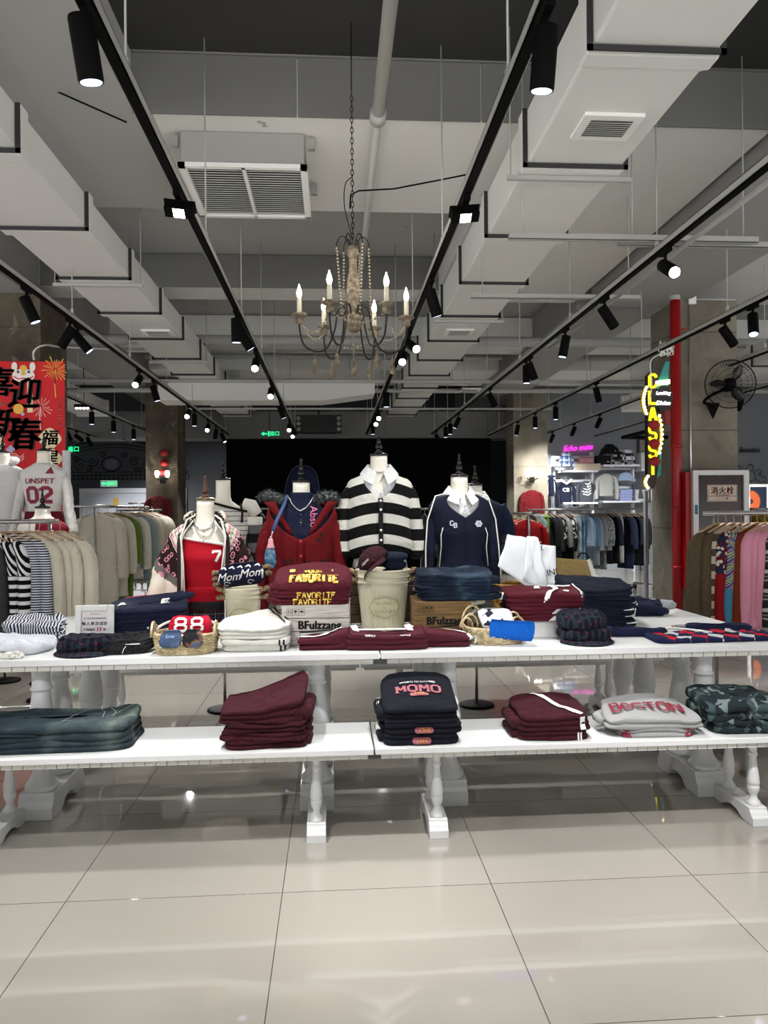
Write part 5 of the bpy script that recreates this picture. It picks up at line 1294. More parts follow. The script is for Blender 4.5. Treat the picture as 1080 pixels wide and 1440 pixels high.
# cream sweatpants pile
a = tp(310, 918); b = tp(408, 914); cx = (a.x+b.x)/2; z = ZT
CRM = cloth('dedcd4', .03)
for i in range(3):
    last = i == 2; hh = (.03, .03, .055)[i]
    o = folded('folded_sweatpants', (cx-.004*i, 3.78, z), -.04, .345, .30, hh, CRM, 'cream sweatpants with two black side stripes by the small basket, %s of three' % ['lowest', 'middle', 'rumpled top'][i], 'sweatpants', 'cream sweatpants on the table', seed=90+i, wr=.009, top=(lambda x, y: 1+1.0*((y+1)/2)*(1-.45*abs(x-.35))) if last else None)
    if last:
        for dx_ in (0, .028): press('black_stripe', strip_geo([(.045+dx_+.20*f-.09*f*f, .12-.25*f) for f in [k/10 for k in range(11)]], .010), o, INK, (0, 0, .05), (1, 0, 0), (0, 1, 0))
        MB().tube([(-.13, -.02, .06), (-.15, -.05, .045), (-.145, -.09, .035)], .004, 6).build('drawstring', OFFW, o)
    else:
        for dx_ in (.128, .148): press('black_stripe', strip_geo([(dx_, -.0125), (dx_, 0), (dx_, .0125)], .009), o, INK, (0, -.1, hh*.5))
    z += hh
# baskets
WICK = NT('pale_wicker', .7, 0, .3); WICK.base(WICK.ramp(WICK.noise(35, 3), [(.3, '9d8b68'), (.55, 'c9b892'), (.75, 'e3d6b6')])); WICK.bump(WICK.noise(150, 2), .3, .004); WICK = WICK.m
WICK2 = NT('honey_wicker', .6, 0, .3); WICK2.base(WICK2.ramp(WICK2.noise(35, 3), [(.3, '7a5420'), (.55, 'b08238'), (.75, 'd6a95a')])); WICK2 = WICK2.m
def basket(loc, rx_, ry_, h, flare, label, m, rows=9, stakes=26, rz=0, handles=None, r=.006):
    t = empty('wicker_basket', loc, label, 'basket', rz=rz); mb = MB()
    for j in range(rows):
        z = .006+(h-.008)*j/(rows-1); f = 1+flare*j/(rows-1); pts = []
        n = stakes*4
        for k in range(n):
            a = 2*PI*k/n; q = 1+.035*math.cos(stakes*a+PI*(j % 2)); pts.append((rx_*f*q*sgnpow(math.cos(a), .75), ry_*f*q*sgnpow(math.sin(a), .75), z+.0015*math.sin(7*a+j)))
        mb.tube(pts, r*.9, 6, close=True)
    mb.build('woven_side', m, t)
    sk = MB()
    for k in range(stakes):
        a = 2*PI*k/stakes; c_, s_ = sgnpow(math.cos(a), .75), sgnpow(math.sin(a), .75)
        sk.tube([(rx_*c_, ry_*s_, 0), (rx_*(1+flare)*c_, ry_*(1+flare)*s_, h)], r*.6, 5)
    sk.build('stakes', m, t); t_ = [c for c in kids(t) if c.name.startswith('stakes')][0]; t_.name = 'stake_frame'
    MB().prism([(rx_*.98*sgnpow(math.cos(2*PI*k/40), .75), ry_*.98*sgnpow(math.sin(2*PI*k/40), .75)) for k in range(40)], .001, .006).build('basket_base', m, t)
    rim = [(rx_*(1+flare)*sgnpow(math.cos(2*PI*k/60), .75), ry_*(1+flare)*sgnpow(math.sin(2*PI*k/60), .75), h+.004) for k in range(60)]
    MB().tube(rim, r*1.3, 8, close=True).build('rim', m, t)
    return t
bp = tp(252, 926); BK = Vector((bp.x, 3.70, ZT))
t = basket(BK, .135, .105, .09, .10, 'small oval pale wicker basket holding the red and blue head scarves', WICK, rows=9)
for s in (-1, 1):
    for j, rr in enumerate((.045, .03)):
        MB().tube([(s*(.148), -.045+j*.05+rr*math.cos(a), .085+rr*1.5*math.sin(a)) for a in [PI*i/10 for i in range(11)]], .006, 8).build('loop_handle', WICK, t)
MB().tube([(.15*math.cos(a), .115*math.sin(a), .10+.045*math.sin(a)) for a in [PI*i/16 for i in range(17)]], .007, 8).build('cloth_lining_edge', OFFW, t)
RS = cloth('c01330', .05)
o = folded('folded_scarf', BK+Vector((.015, .015, .05)), 0, .20, .10, .115, RS, 'bright red scarf with white curled figures folded upright in the small basket', 'scarf', seed=101, wr=.005, r=.02); o.rotation_euler = (-.18, 0, .02)
press('curled_print', block('88', .06, 1.3, False, gap=2, sx=1.3), o, INK_W, (0, 0, .075))
press('script_print', text_geo('La Paisley', .03, .006, shear=.3, maxe=.012), o, INK_W, (-.0, 0, .014))
DN = NT('dusty_blue_print', .85, 0, .2); DN.base(DN.mix(DN.gt(DN.noise(22, 2), .60), lin('4b5d7c'), lin('5f7190'))); DN = DN.m
o = folded('folded_scarf', BK+Vector((-.052, -.105, .038)), .02, .105, .06, .078, DN, 'dusty blue folded scarf hanging over the front of the small basket', 'scarf', seed=103, wr=.004, r=.018)
press('script_print', text_geo('love', .024, .0, shear=.3, maxe=.01), o, M('sky_print', '9fc4e6', .7), (-.0, 0, .058))
DK = NT('blue_brown_print', .85, 0, .2); DK.base(DK.ramp(DK.noise(16, 2), [(.40, '24262c'), (.47, '5f4338'), (.53, '8a6a5a'), (.58, '5b6c8c')], True)); DK = DK.m
o = folded('folded_scarf', BK+Vector((.05, -.105, .038)), -.02, .10, .06, .082, DK, 'dark and blue patterned scarf beside the dusty blue one in the small basket', 'scarf', seed=104, wr=.004, r=.018)
# round basket to the right
bp = tp(703, 909); RB = Vector((bp.x-.0, 3.82, ZT))
t = basket(RB, .135, .13, .075, .10, 'round pale wicker basket with looped handles holding white and blue cloths', WICK, rows=8)
for (x, y, rr, s) in ((-.125, -.03, .045, 1.5), (-.10, .05, .06, 1.7), (-.14, -.01, .035, 1.3), (.11, .02, .048, 1.45), (.12, -.03, .04, 1.3)):
    MB().tube([(x+rr*math.cos(a), y+rr*.5*math.cos(a), .075+rr*s*math.sin(a)) for a in [PI*i/12 for i in range(13)]], .0055, 8).build('loop_handle', WICK, t)
MB().tube([(-.14, -.07, .07), (-.10, -.10, .05), (-.12, -.125, .01)], .006, 6).tube([(-.14, -.09, .02), (-.11, -.11, .045), (-.07, -.12, .06)], .006, 6).build('ribbon_bow', OFFW, t)
lin_ = MB().rings([[Vector((.13*math.cos(a), .125*math.sin(a), .075)), Vector((.125*math.cos(a), .12*math.sin(a), .13+.03*math.sin(a))), Vector((.11*math.cos(a), .10*math.sin(a), .12+.025*math.sin(a)))] for a in [PI*.12+PI*.76*i/14 for i in range(15)]], False, False).build('cloth_lining', M('grey_linen', 'c4c2bd', .9), t, solid=.004)
BB = cloth('0f62c8', .05)
o = folded('folded_scarf', RB+Vector((.055, -.135, .028)), -.06, .235, .03, .10, BB, 'bright royal blue cloth draped over the front of the round basket', 'cloth', seed=111, wr=.006, r=.01, pw=12, taper=0); o.rotation_euler = (.25, .08, -.03)
FP = NT('white_face_print', .85, 0, .2); fm = FP.math('MULTIPLY', FP.gt(FP.noise(18, 3), .52), FP.lt(FP.math('ABSOLUTE', FP.math('ADD', FP.coord()[0], .03)), .05)); FP.base(FP.mix(fm, lin('e2e2e4'), lin('1b2030'))); FP = FP.m
o = folded('folded_scarf', RB+Vector((.02, -.01, .06)), .0, .19, .13, .09, FP, 'white scarf with a dark blotchy print inside the round basket', 'scarf', seed=112, wr=.012, r=.03, pw=4, top=lambda x, y: 1+.3*y)
# white carton + three maroon number shirts
a = tp(741, 904); t = empty('cardboard_box', Vector((a.x+.145, 3.88, ZT)), 'plain white carton under the maroon numbered sweatshirts', 'box', rz=.0)
MB().box(-.125, .16, 0, .26, .001, .085).build('carton', M('white_card', 'dddddd', .6), t, bevel=.003); MB().box(-.126, .161, -.001, .262, .055, .087).build('lid', M('white_card', 'dddddd', .6), t, bevel=.003)
MAR3 = cloth('561724', .07); z = ZT+.09; cx = a.x+.125
for i in range(3):
    last = i == 2; hh = (.036, .036, .072)[i]
    o = folded('folded_sweatshirt', (cx+.01*i, 3.99, z), (-.05, -.02, -.10)[i], .40 if not last else .425, .30, hh, MAR3, 'maroon sweatshirt with white striped numeral on the white carton, %s of the three' % ['lowest', 'middle', 'top'][i], 'sweatshirt', 'maroon numbered sweatshirts', seed=120+i, wr=.006, top=(lambda x, y: 1+.22*((y+1)/2)) if last else None, r=.02)
    if last:
        arc = [(-.02+.045*math.cos(a_), .045+.038*math.sin(a_)) for a_ in [PI*1.15-PI*1.25*k/12 for k in range(13)]]+[(.028-.085*f, .025-.135*f+.01*math.sin(f*3)) for f in [k/6 for k in range(1, 7)]]
        g = merge_geo([strip_geo([(x+d*.8, y+d*.3) for x, y in arc], .007) for d in (-.012, 0, .012)]+[strip_geo([(.06+d, .11-.20*f) for f in [k/8 for k in range(9)]], .007) for d in (.06, .075, .09)]+[strip_geo([(-.0+.025*k, .098-.005*k) for k in range(5)], .02)])
        press('striped_numeral', move_geo(g, 0, 0, 0, 1.15), o, INK_W, (.05, -.06, .08), up=(0, .75, .66), off=.007)
        press('small_badge', poly_geo([(.016*math.cos(k*PI/6), .022*math.sin(k*PI/6)) for k in range(12)], .01), o, INK_W, (.115, -.07, .05), up=(0, .8, .6)); press('badge_mark', text_geo('B', .026, .0, maxe=.01), o, MAR3, (.115, -.07, .05), up=(0, .8, .6), off=.009)
        MB().tube([(-.19, -.10, .05), (-.205, -.05, .05), (-.205, .0, .055)], .026, 10, sy=.9).build('navy_cuff', cloth('1b1f38'), o); MB().lathe([(-.012, .02), (.012, .02)], n=12, M_=Matrix.Translation((-.222, -.07, .055)) @ Matrix.Rotation(PI/2, 4, 'Y')).build('size_label', INK_W, o)
    else:
        press('striped_numeral', merge_geo([strip_geo([(.03+.012*k, -.012), (.06+.012*k, .012)], .006) for k in range(4)]+[strip_geo([(.15+.012*k, -.013), (.155+.012*k, .013)], .006) for k in range(3)]), o, INK_W, (0, -.1, hh*.5)); press('small_badge', poly_geo([(.115+.014*math.cos(k*PI/6), .013*math.sin(k*PI/6)) for k in range(12)], .01), o, M('grey_badge', '6e5660', .8), (0, -.1, hh*.5))
    z += hh
# navy trouser pile
NT_ = cloth('12182a', .1); cx = onz(858, 885, ZT).x; z = ZT
for i in range(5):
    last = i == 4; hh = .038 if not last else .065
    o = folded('folded_sweatpants', (cx+(.01, .0, -.008, .006, -.02)[i], 4.33+.01*(i % 2), z), (-.02, .03, -.03, .02, -.06)[i], .38+(.04 if last else 0), .31, hh, NT_, 'navy sweatpants with white piping, %s in the tall navy pile' % ['lowest', 'second one up', 'third one up', 'fourth one up', 'rumpled top one'][i], 'sweatpants', 'navy sweatpants in the tall pile', seed=130+i, wr=.010, top=(lambda x, y: 1+.8*((y+1)/2)*(1-.3*x)) if last else None)
    MB().tube([(.12, -.145, hh*.55), (.17, -.14, hh*.6), (.192, -.11, hh*.6), (.19, 0, hh*.62)], .0045, 6).build('white_piping', INK_W, o)
    z += hh
# newsboy caps
CAPP = NT('checked_cap_cloth', .95, 0, .15); xx = CAPP.coord()
cc = lin('14151c')
for ax in (0, 1):
    f = CAPP.frac(xx[ax], .035); cc = CAPP.mix(CAPP.math('MULTIPLY', CAPP.lt(CAPP.math('ABSOLUTE', CAPP.math('SUBTRACT', f, .5)), .18), .6), cc, lin('2b3140'))
CAPP.base(CAPP.mix(CAPP.lt(CAPP.voro(42), .17), cc, lin('8a1830'))); CAPP.bump(CAPP.noise(120, 2), .4, .005); CAPP = CAPP.m
def newsboy(loc, label, rz, w=.27, d=.25, h=.07, brim=True, seed=0, tilt=0):
    t = empty('newsboy_cap', loc, label, 'cap', 'checked newsboy caps', rz=rz, rx=tilt)
    m = slab(w, d, h, seed=seed, wr=.010, r=h*.42, pw=2.3, top=lambda x, y: 1+.12*(1-x*x-y*y), N=64)
    for v in m.v:
        a = math.atan2(v.y, v.x); v.z += .004*math.cos(8*a)*min(1, math.hypot(v.x, v.y)/(w/2)); v.z += .008
    m.build('crown', CAPP, t)
    MB().ball((0, 0, h*1.12+.012), .011, 10, 6, .6).build('top_button', CAPP, t)
    if brim:
        R = []
        for i in range(13):
            a = -1.2+2.4*i/12; s, c_ = math.sin(a), math.cos(a)
            R.append([Vector((w*.44*s, -d*.36*c_, .022)), Vector((w*.5*s, -d*.40*c_-.05*c_, .012-.004*abs(s))), Vector((w*.51*s, -d*.40*c_-.085*c_, .004))])
        MB().rings(R, False, False).build('brim', CAPP, t, solid=.006)
    return t
p = tp(101, 930)
newsboy(Vector((p.x+.0, 3.745, ZT)), 'dark checked newsboy cap with red flecks and brim forward, beside the white lace cloth', .12, .31, .24, .062, seed=3)
p = tp(837, 910)
newsboy(Vector((p.x+.005, 3.76, ZT)), 'dark checked newsboy cap with red flecks, lower of the two by the navy pile', -.1, .285, .23, .055, seed=5)
newsboy(Vector((p.x-.005, 3.765, ZT+.058)), 'dark checked newsboy cap with red flecks, upper of the two by the navy pile', .2, .27, .22, .075, brim=False, seed=7)
# white lace top, at the corner
LACE = NT('white_lace', .95, 0, .2); LACE.base(LACE.ramp(LACE.voro(60), [(.2, 'bdbbb2'), (.45, 'e9e7df')])); LACE.bump(LACE.voro(60), .8, .01); LACE = LACE.m
x0 = onz(-60, 925, ZT).x; x1 = onz(92, 905, ZT).x
o = folded('folded_camisole', ((x0+x1)/2, 3.80, ZT), .05, x1-x0, .30, .035, cloth('d9dde6', .03), 'rumpled white top with lace hem at the table corner', 'top', seed=140, wr=.022, pw=4, top=lambda x, y: 1+1.1*((y+1)/2)*(1-.7*((x+1)/2)), r=.015)
lc = slab((x1-x0)*.8, .07, .022, seed=142, wr=.012, r=.008, pw=4); 
for v in lc.v: v.y -= .175; v.x -= .03
lc.build('lace_hem', LACE, o)
# black lace camisole with tag
p0 = tp(141, 920); p1 = tp(208, 920)
BL = NT('black_lace', .9, 0, .3); BL.base(BL.mix(BL.gt(BL.voro(80), .4), lin('060607'), lin('1c1c20'))); BL.bump(BL.noise(60, 3), 1.0, .03); BL = BL.m
o = folded('folded_camisole', ((p0.x+p1.x)/2, 3.72, ZT), .02, p1.x-p0.x+.01, .15, .04, BL, 'crumpled black lace camisole with white tag beside the small basket', 'camisole', seed=144, wr=.025, pw=4, r=.018, top=lambda x, y: 1+.8*((y+1)/2))
MB().box(.01, .075, -.085, -.045, .05, .0515).build('price_tag', INK_W, o); MB().tube([(.02, -.075, .05), (.005, -.09, .03), (.0, -.1, .01)], .0015, 5).build('tag_string', INK_W, o)
# picture frame sign
p = at(133, 905, 3.93); w = (at(160, 880, 3.93)-at(106, 880, 3.93)).length; zt = at(133, 851, 3.93).z; h = zt-ZT
t = empty('framed_sign', Vector((p.x, 3.93, ZT)), 'white framed notice about trying on fifteen garments standing on the table', 'framed sign', rx=-.06)
FW = M('frame_white_gloss', 'd8d8d6', .3)
for (nm, x0, x1, z0, z1) in (('frame_side', -w/2, -w/2+.032, 0, h), ('frame_side', w/2-.032, w/2, 0, h), ('frame_top', -w/2+.032, w/2-.032, h-.032, h), ('frame_bottom', -w/2+.032, w/2-.032, .001, .032)):
    MB().box(x0, x1, -.012, .012, z0, z1).build(nm, FW, t, bevel=.006)
MB().box(-w/2+.03, w/2-.03, .0, .008, .03, h-.03).build('paper', M('notice_paper', 'd8d2d6', .8, var=.04, vs=20), t)
F = facing(0, -.001, 0); IK = M('notice_ink', '2a2a2e', .8); PK = M('notice_pink', 'c02a5c', .8)
panel_text('notice_text', merge_geo([move_geo(text_geo('为了您有更好的购物体验', .0105, .01), 0, h*.66), move_geo(text_geo('每人单次试衣', .021, .025, space=1.1), 0, h*.53), move_geo(text_geo('不得超过', .015, .02), -.028, h*.38), move_geo(text_geo('件', .015, .02), .05, h*.38)]), IK, t, F)
panel_text('notice_number', move_geo(text_geo('15', .028, .03, shear=.2), .02, h*.39), PK, t, F)
panel_text('notice_heading', move_geo(text_geo('BFulzzang', .012, 0), 0, h*.78), M('notice_grey', '8a8088', .8), t, F)
MB().box(-.02, .02, .012, .07, .002, .006).build('stand_foot', FW, t)
# navy-white striped knitwear
SK = stripes('navy_white_fine_stripes', 0, .014, [(0, '12162a'), (.5, 'd8dbe2')], wob=.06)
p0 = onz(31, 893, ZT); p1 = onz(108, 893, ZT)
for i in range(2):
    folded('folded_knit', ((p0.x+p1.x)/2+.01*i-.02, 4.13, ZT+.034*i), -.1+.15*i, p1.x-p0.x-.0, .26, .034 if not i else .05, SK, 'navy and white fine-striped knit behind the white lace top, %s of two' % ('upper' if i else 'lower'), 'knit top', 'striped knits on the table', seed=150+i, wr=.018, pw=4, top=(lambda x, y: 1+.6*((y+1)/2)) if i else None)
# navy varsity tops on a small brown box
p0 = onz(158, 897, ZT); p1 = onz(212, 897, ZT)
t = empty('cardboard_box', Vector((p0.x+.14, 4.02, ZT)), 'low orange-brown carton under the navy varsity sweatshirts', 'box'); MB().box(-.15, .15, 0, .28, .001, .045).build('carton', M('orange_card', '9a6a3a', .8), t, bevel=.002); MB().box(-.151, .151, -.001, .1, .04, .046).build('flap', M('orange_card', '9a6a3a', .8), t)
cx = p0.x+.19; z = ZT+.047
NV2 = cloth('171b34', .07)
for i in range(2):
    o = folded('folded_sweatshirt', (cx, 4.15, z), .05+.1*i, .40+.03*i, .30, .05+.015*i, NV2, 'navy varsity sweatshirt with white letters beside the framed notice, %s of two' % ('upper' if i else 'lower'), 'sweatshirt', 'navy varsity sweatshirts', seed=155+i, wr=.007, top=(lambda x, y: 1+.9*((x+1)/2)*((y+1)/2)+.3*((y+1)/2)) if i else None, r=.022)
    if i:
        press('white_letter', move_geo(block('E', .06, 1.5), 0, 0, -.0), o, INK_W, (.10, .0, .06), (1, 0, 0), (0, .8, .6)); press('white_letter', block('A', .05, 1.5), o, INK_W, (-.13, .0, .06), (1, 0, 0), (0, .8, .6))
        MB().tube([(.13, -.02, .10), (.19, .02, .115), (.235, .06, .125)], [.03, .032, .02], 10, sy=.8).build('sleeve_roll', NV2, o)
    else:
        for k in range(1): MB().lathe([(0, .006), (.003, .006)], n=10, M_=Matrix.Translation((.03, -.152, .025)) @ Matrix.Rotation(PI/2, 4, 'X')).build('press_stud', CHROME, o)
    z += .05
folded('folded_sweatshirt', (cx-.03, 4.48, ZT), 0, .36, .22, .175, cloth('b3142c'), 'bright red folded garment peeking out behind the navy varsity tops', 'sweatshirt', seed=158, wr=.012, layers=3)
folded('folded_jeans', (cx+.17, 4.75, ZT), 0, .30, .24, .19, cloth('161c30'), 'dark navy folded pile beyond the red one, under the cardigan sleeve', 'jeans', seed=159, wr=.010, layers=4)
# navy hoodie folded at the far end
p0 = onz(897, 878, ZT); p1 = onz(968, 875, ZT); cx = (p0.x+p1.x)/2
NH = cloth('171c36', .08)
o = folded('folded_hoodie', (cx, 4.70, ZT), -.15, .34, .26, .062, NH, 'navy hoodie with hanging drawcord folded at the far table corner', 'hoodie', seed=161, wr=.016, pw=4, top=lambda x, y: 1+.7*((y+1)/2)*(1-.5*abs(x)))
MB().tube([(-.02, -.14, .02), (.0, -.10, .055), (.06, -.12, .05), (.14, -.13, .035), (.17, -.10, .03)], [.012, .024, .026, .026, .018], 10).build('sleeve_roll', NH, o)
for s in (0, 1): MB().tube([(-.01+.01*s, -.10, .08), (-.03+.05*s, -.135, .05), (-.045+.07*s, -.165, .012)], .003, 6).build('drawcord', OFFW if not s else NH, o)
MB().box(-.14, -.10, -.06, -.04, .085, .088).build('orange_tab', M('orange_tab', 'c8501e', .7), o)
p0 = onz(905, 846, ZT)
folded('cotton_sheet', (onz(912, 848, ZT).x-.05, 4.95, ZT), .1, .26, .16, .035, cloth('b4b8bb', .05), 'crumpled pale grey cloth behind the folded navy hoodie', 'cloth', seed=163, wr=.02, pw=3)
# argyle sweater spread out
AR = NT('argyle_knit', .9, 0, .15); ax_, ay_, az_ = AR.coord()
u_ = AR.math('DIVIDE', ax_, .085); v_ = AR.math('DIVIDE', ay_, .13)
pu = AR.math('FLOOR', AR.math('ADD', AR.math('ADD', u_, v_), 50.0)); pv = AR.math('FLOOR', AR.math('ADD', AR.math('SUBTRACT', u_, v_), 50.0))
ch = AR.math('MODULO', pu, 2.0); ch2 = AR.math('MODULO', AR.math('ADD', pu, AR.math('MULTIPLY', 1.0, pv)), 2.0); row = AR.math('MODULO', AR.math('FLOOR', AR.math('DIVIDE', AR.math('ADD', pu, pv), 2.0)), 2.0)
colr = AR.mix(AR.gt(row, .5), lin('b81a2e'), lin('c9c6c6'))
c = AR.mix(AR.gt(ch2, .5), lin('1d2242'), colr); msk = AR.lt(AR.math('ABSOLUTE', AR.math('ADD', ax_, .0)), .27)
AR.base(AR.mix(msk, lin('1d2242'), c)); AR.bump(AR.noise(200, 2), .4, .004); AR = AR.m
x0 = onz(925, 905, ZT).x; x1 = 2.27
o = folded('knit_sweater', ((x0+x1)/2, 3.77, ZT), .05, x1-x0, .27, .018, AR, 'navy sweater with red and grey diamonds laid flat at the table end', 'sweater', seed=170, wr=.008, pw=9, r=.008, taper=-.1)
s1 = slab(.36, .10, .034, seed=171, wr=.010, r=.014, pw=4, top=lambda x, y: 1-.3*x)
for v in s1.v: v.x, v.y = v.x*1-.13-.22, v.y+.13-.10*v.x; v.z += .004
s1.build('sleeve', cloth('1d2242'), o)
s2 = slab(.42, .10, .03, seed=172, wr=.010, r=.012, pw=4)
for v in s2.v: v.x, v.y = v.x+.16, v.y+.20+.06*v.x; v.z += .004
s2.build('sleeve', cloth('1d2242'), o)
press('diamond_patch', poly_geo([(-.42, .06), (-.34, .10), (-.27, .07), (-.34, .035)], .02), bpy.data.objects[[c for c in kids(o)][0].name], M('red_diamond', 'b81a2e', .9), (0, 0, .05), (1, 0, 0), (0, 1, 0), parent=o)
MB().tube([(-.2, .10, .03), (-.14, .145, .035), (-.06, .11, .03), (0, .07, .026), (.03, .02, .024)], .006, 6).build('white_ribbon', INK_W, o)
MB().lathe([(0, .05), (.012, .05), (.016, .03)], (-.05, .2, .024), 20, sy=.5).build('knit_patch', M('grey_knit', '8d888a', .9), o)
# big honey basket with white shopping bags over it, straw bag
bb = Vector((at(722, 840, 4.72).x, 4.70, ZT))
t = basket(bb, .12, .11, .20, .15, 'honey-coloured wicker basket under the white shopping bags', WICK2, rows=15, r=.0075)
def sheet(name, pts, mat, label, cat, wr=.012, sd=0, n=16, parent=None, fold=0):
    """pts: 2x2 corners [bl, br, tr, tl]"""
    bl, br, tr, tl = [Vector(p) for p in pts]; R = []
    nrm = (br-bl).cross(tl-bl).normalized()
    for i in range(n+1):
        v = i/n; row = []
        for j in range(n+1):
            u = j/n; p = bl.lerp(br, u).lerp(tl.lerp(tr, u), v)
            q = noise.noise(Vector((u*2.6+sd, v*2.6, sd)))*wr*2+abs(noise.noise(Vector((u*3+v*4+sd, v*5-u*3, 3))))*wr*1.6
            row.append(p+nrm*q)
        R.append(row)
    return MB().rings(R, False, False).build(name, mat, parent, solid=.003)
PLW = M('white_plastic_bag', 'e2e6ea', .35, var=.02)
tb = empty('shopping_bag', Vector((0, 0, 0)), 'white plastic shopping bag slumped over the honey basket, nearer one', 'shopping bag')
Y_ = 4.56
def A_(px, py, Y): return at(px, py, Y)
sheet('front_face', [A_(700, 796, 4.48), A_(757, 836, 4.50), A_(748, 757, 4.66), A_(714, 751, 4.64)], PLW, '', '', .007, 1, parent=tb)
sheet('folded_flap', [A_(735, 815, 4.49), A_(771, 835, 4.52), A_(757, 756, 4.62), A_(742, 754, 4.64)], PLW, '', '', .008, 2, parent=tb)
tb2 = empty('shopping_bag', Vector((0, 0, 0)), 'white plastic shopping bag with black lettering and tan print behind the slumped one', 'shopping bag')
o = sheet('front_face', [A_(738, 834, 4.64), A_(783, 832, 4.62), A_(781, 768, 4.68), A_(745, 764, 4.68)], PLW, '', '', .008, 3, parent=tb2)
press('lettering', move_geo(text_geo('MININI', .055, .004, maxe=.02), 0, 0, .18), o, INK, (A_(768, 808, 4.6).x, 4.5, A_(768, 808, 4.6).z)); press('lettering', text_geo('#WIL', .045, .012, shear=.2, maxe=.02), o, INK, (A_(752, 763, 4.6).x+.02, 4.5, A_(752, 767, 4.6).z-.02))
press('tan_print', merge_geo([poly_geo([(.02*math.cos(k*PI/5)+dx2, .028*math.sin(k*PI/5)+dy) for k in range(10)], .02) for dx2, dy in ((-.005, .06), (0, .0), (.003, -.045))]), o, M('tan_figure_print', 'c79678', .8), (A_(762, 787, 4.6).x, 4.5, A_(762, 787, 4.6).z))
st = NT('straw_weave', .8, 0, .3); br = st.n('ShaderNodeTexBrick'); st.t.links.new(st.vec('Generated'), br.inputs[0]); br.inputs['Scale'].default_value = 22; br.inputs['Color1'].default_value = lin('a8915c'); br.inputs['Color2'].default_value = lin('8e774a'); br.inputs['Mortar'].default_value = lin('4c3e24'); br.inputs['Mortar Size'].default_value = .03
st.base(br.outputs[0]); st.bump(br.outputs[1], -.6, .01)
ts = empty('straw_bag', Vector((0, 0, 0)), 'flat woven straw bag with white fluffy edge behind the navy pile', 'bag')
c0, c1, c2, c3 = A_(783, 832, 4.93), A_(842, 822, 4.93), A_(826, 788, 4.99), A_(783, 785, 4.99); c0.z = c1.z = ZT+.002; c1.x += .02
m = MB(); bk = Vector((0, .06, 0)); m.add([c0, c1, c2, c3, c0+bk, c1+bk, c2+bk, c3+bk], [(0, 1, 2, 3), (7, 6, 5, 4), (0, 4, 5, 1), (1, 5, 6, 2), (2, 6, 7, 3), (3, 7, 4, 0)], flat=True); m.build('woven_body', st.m, ts, bevel=.01)
fur_roll([c2+Vector((.01, .03, .0)), (c1+c2)/2+Vector((.02, .02, 0)), c1+Vector((.01, .02, .05))], .022, ts, M('white_fluff', 'dcdad2', 1), 'fluffy_trim', 500, 5, .014)
MB().tube([c3+Vector((.15, .02, .0)), c3+Vector((.17, .02, .03)), c3+Vector((.21, .02, .03)), c3+Vector((.23, .02, -.005))], .005, 6).build('handle', BLACKM, ts)
# white grey check bundle between bucket and jeans
folded('folded_shirt', (at(588, 880, 4.5).x+.05, 4.36, ZT), 0, .16, .2, .24, cloth('b9bcc0', .2), 'pale grey folded bundle squeezed between crate and brown carton', 'shirt', seed=181, wr=.014, layers=5)
# ================================================================== CHANDELIER
CZ = 4.8
cc_ = at(497, 440, CZ); CX = cc_.x
WOODC = NT('weathered_wood', .75, 0, .3); WOODC.base(WOODC.ramp(WOODC.noise(30, 5), [(.3, '4a4237'), (.55, '786c5a'), (.75, 'a39a86')])); WOODC.bump(WOODC.noise(90, 3), .4, .004); WOODC = WOODC.m
IRON = M('dark_iron', '17130f', .5, .4); CANDLE = M('candle_sleeve', 'dcd6c2', .6); GLASSB = M('bulb_glow', 'fff3da', .2, emis=9, ecol='ffefcf'); BEAD = M('wood_bead', '8d8370', .6, var=.15, vs=50)
ch = empty('chandelier', (CX, CZ, 2.36), 'weathered wooden chandelier with six lit candle bulbs and beads', 'chandelier')
def zz(z): return z-2.36
col_prof = [(2.60, .004), (2.605, .03), (2.62, .045), (2.64, .052), (2.66, .058), (2.675, .05), (2.68, .062), (2.695, .066), (2.70, .066), (2.705, .045), (2.72, .035), (2.78, .033), (2.80, .036), (2.86, .042), (2.92, .04), (2.98, .028), (3.05, .022), (3.06, .027), (3.07, .027), (3.075, .02), (3.09, .03), (3.11, .038), (3.13, .04), (3.14, .026), (3.15, .03), (3.16, .02)]
MB().lathe([(zz(z), r) for z, r in col_prof], n=24).build('turned_column', WOODC, ch)
def spline(P, n=8):
    Q = []
    for k in range(len(P)-1):
        p0, p1, p2, p3 = [Vector(P[max(0, min(len(P)-1, k+d))]) for d in (-1, 0, 1, 2)]
        for i in range(n):
            u = i/n; Q.append(.5*((2*p1)+(p2-p0)*u+(2*p0-5*p1+4*p2-p3)*u*u+(3*p1-p0-3*p2+p3)*u**3))
    Q.append(Vector(P[-1])); return Q
LB = bpy.data.lights.new('bulb', 'POINT'); LB.energy = 2.5; LB.color = (1, .93, .82); LB.shadow_soft_size = .015
def beads(p0, p1, sag, n, nm='bead_string'):
    mb = MB(); p0 = Vector(p0); p1 = Vector(p1)
    for i in range(n+1):
        f = i/n; p = p0.lerp(p1, f); p.z -= sag*4*f*(1-f); mb.ball(p, .0075, 7, 5)
    mb.build(nm, BEAD, ch)
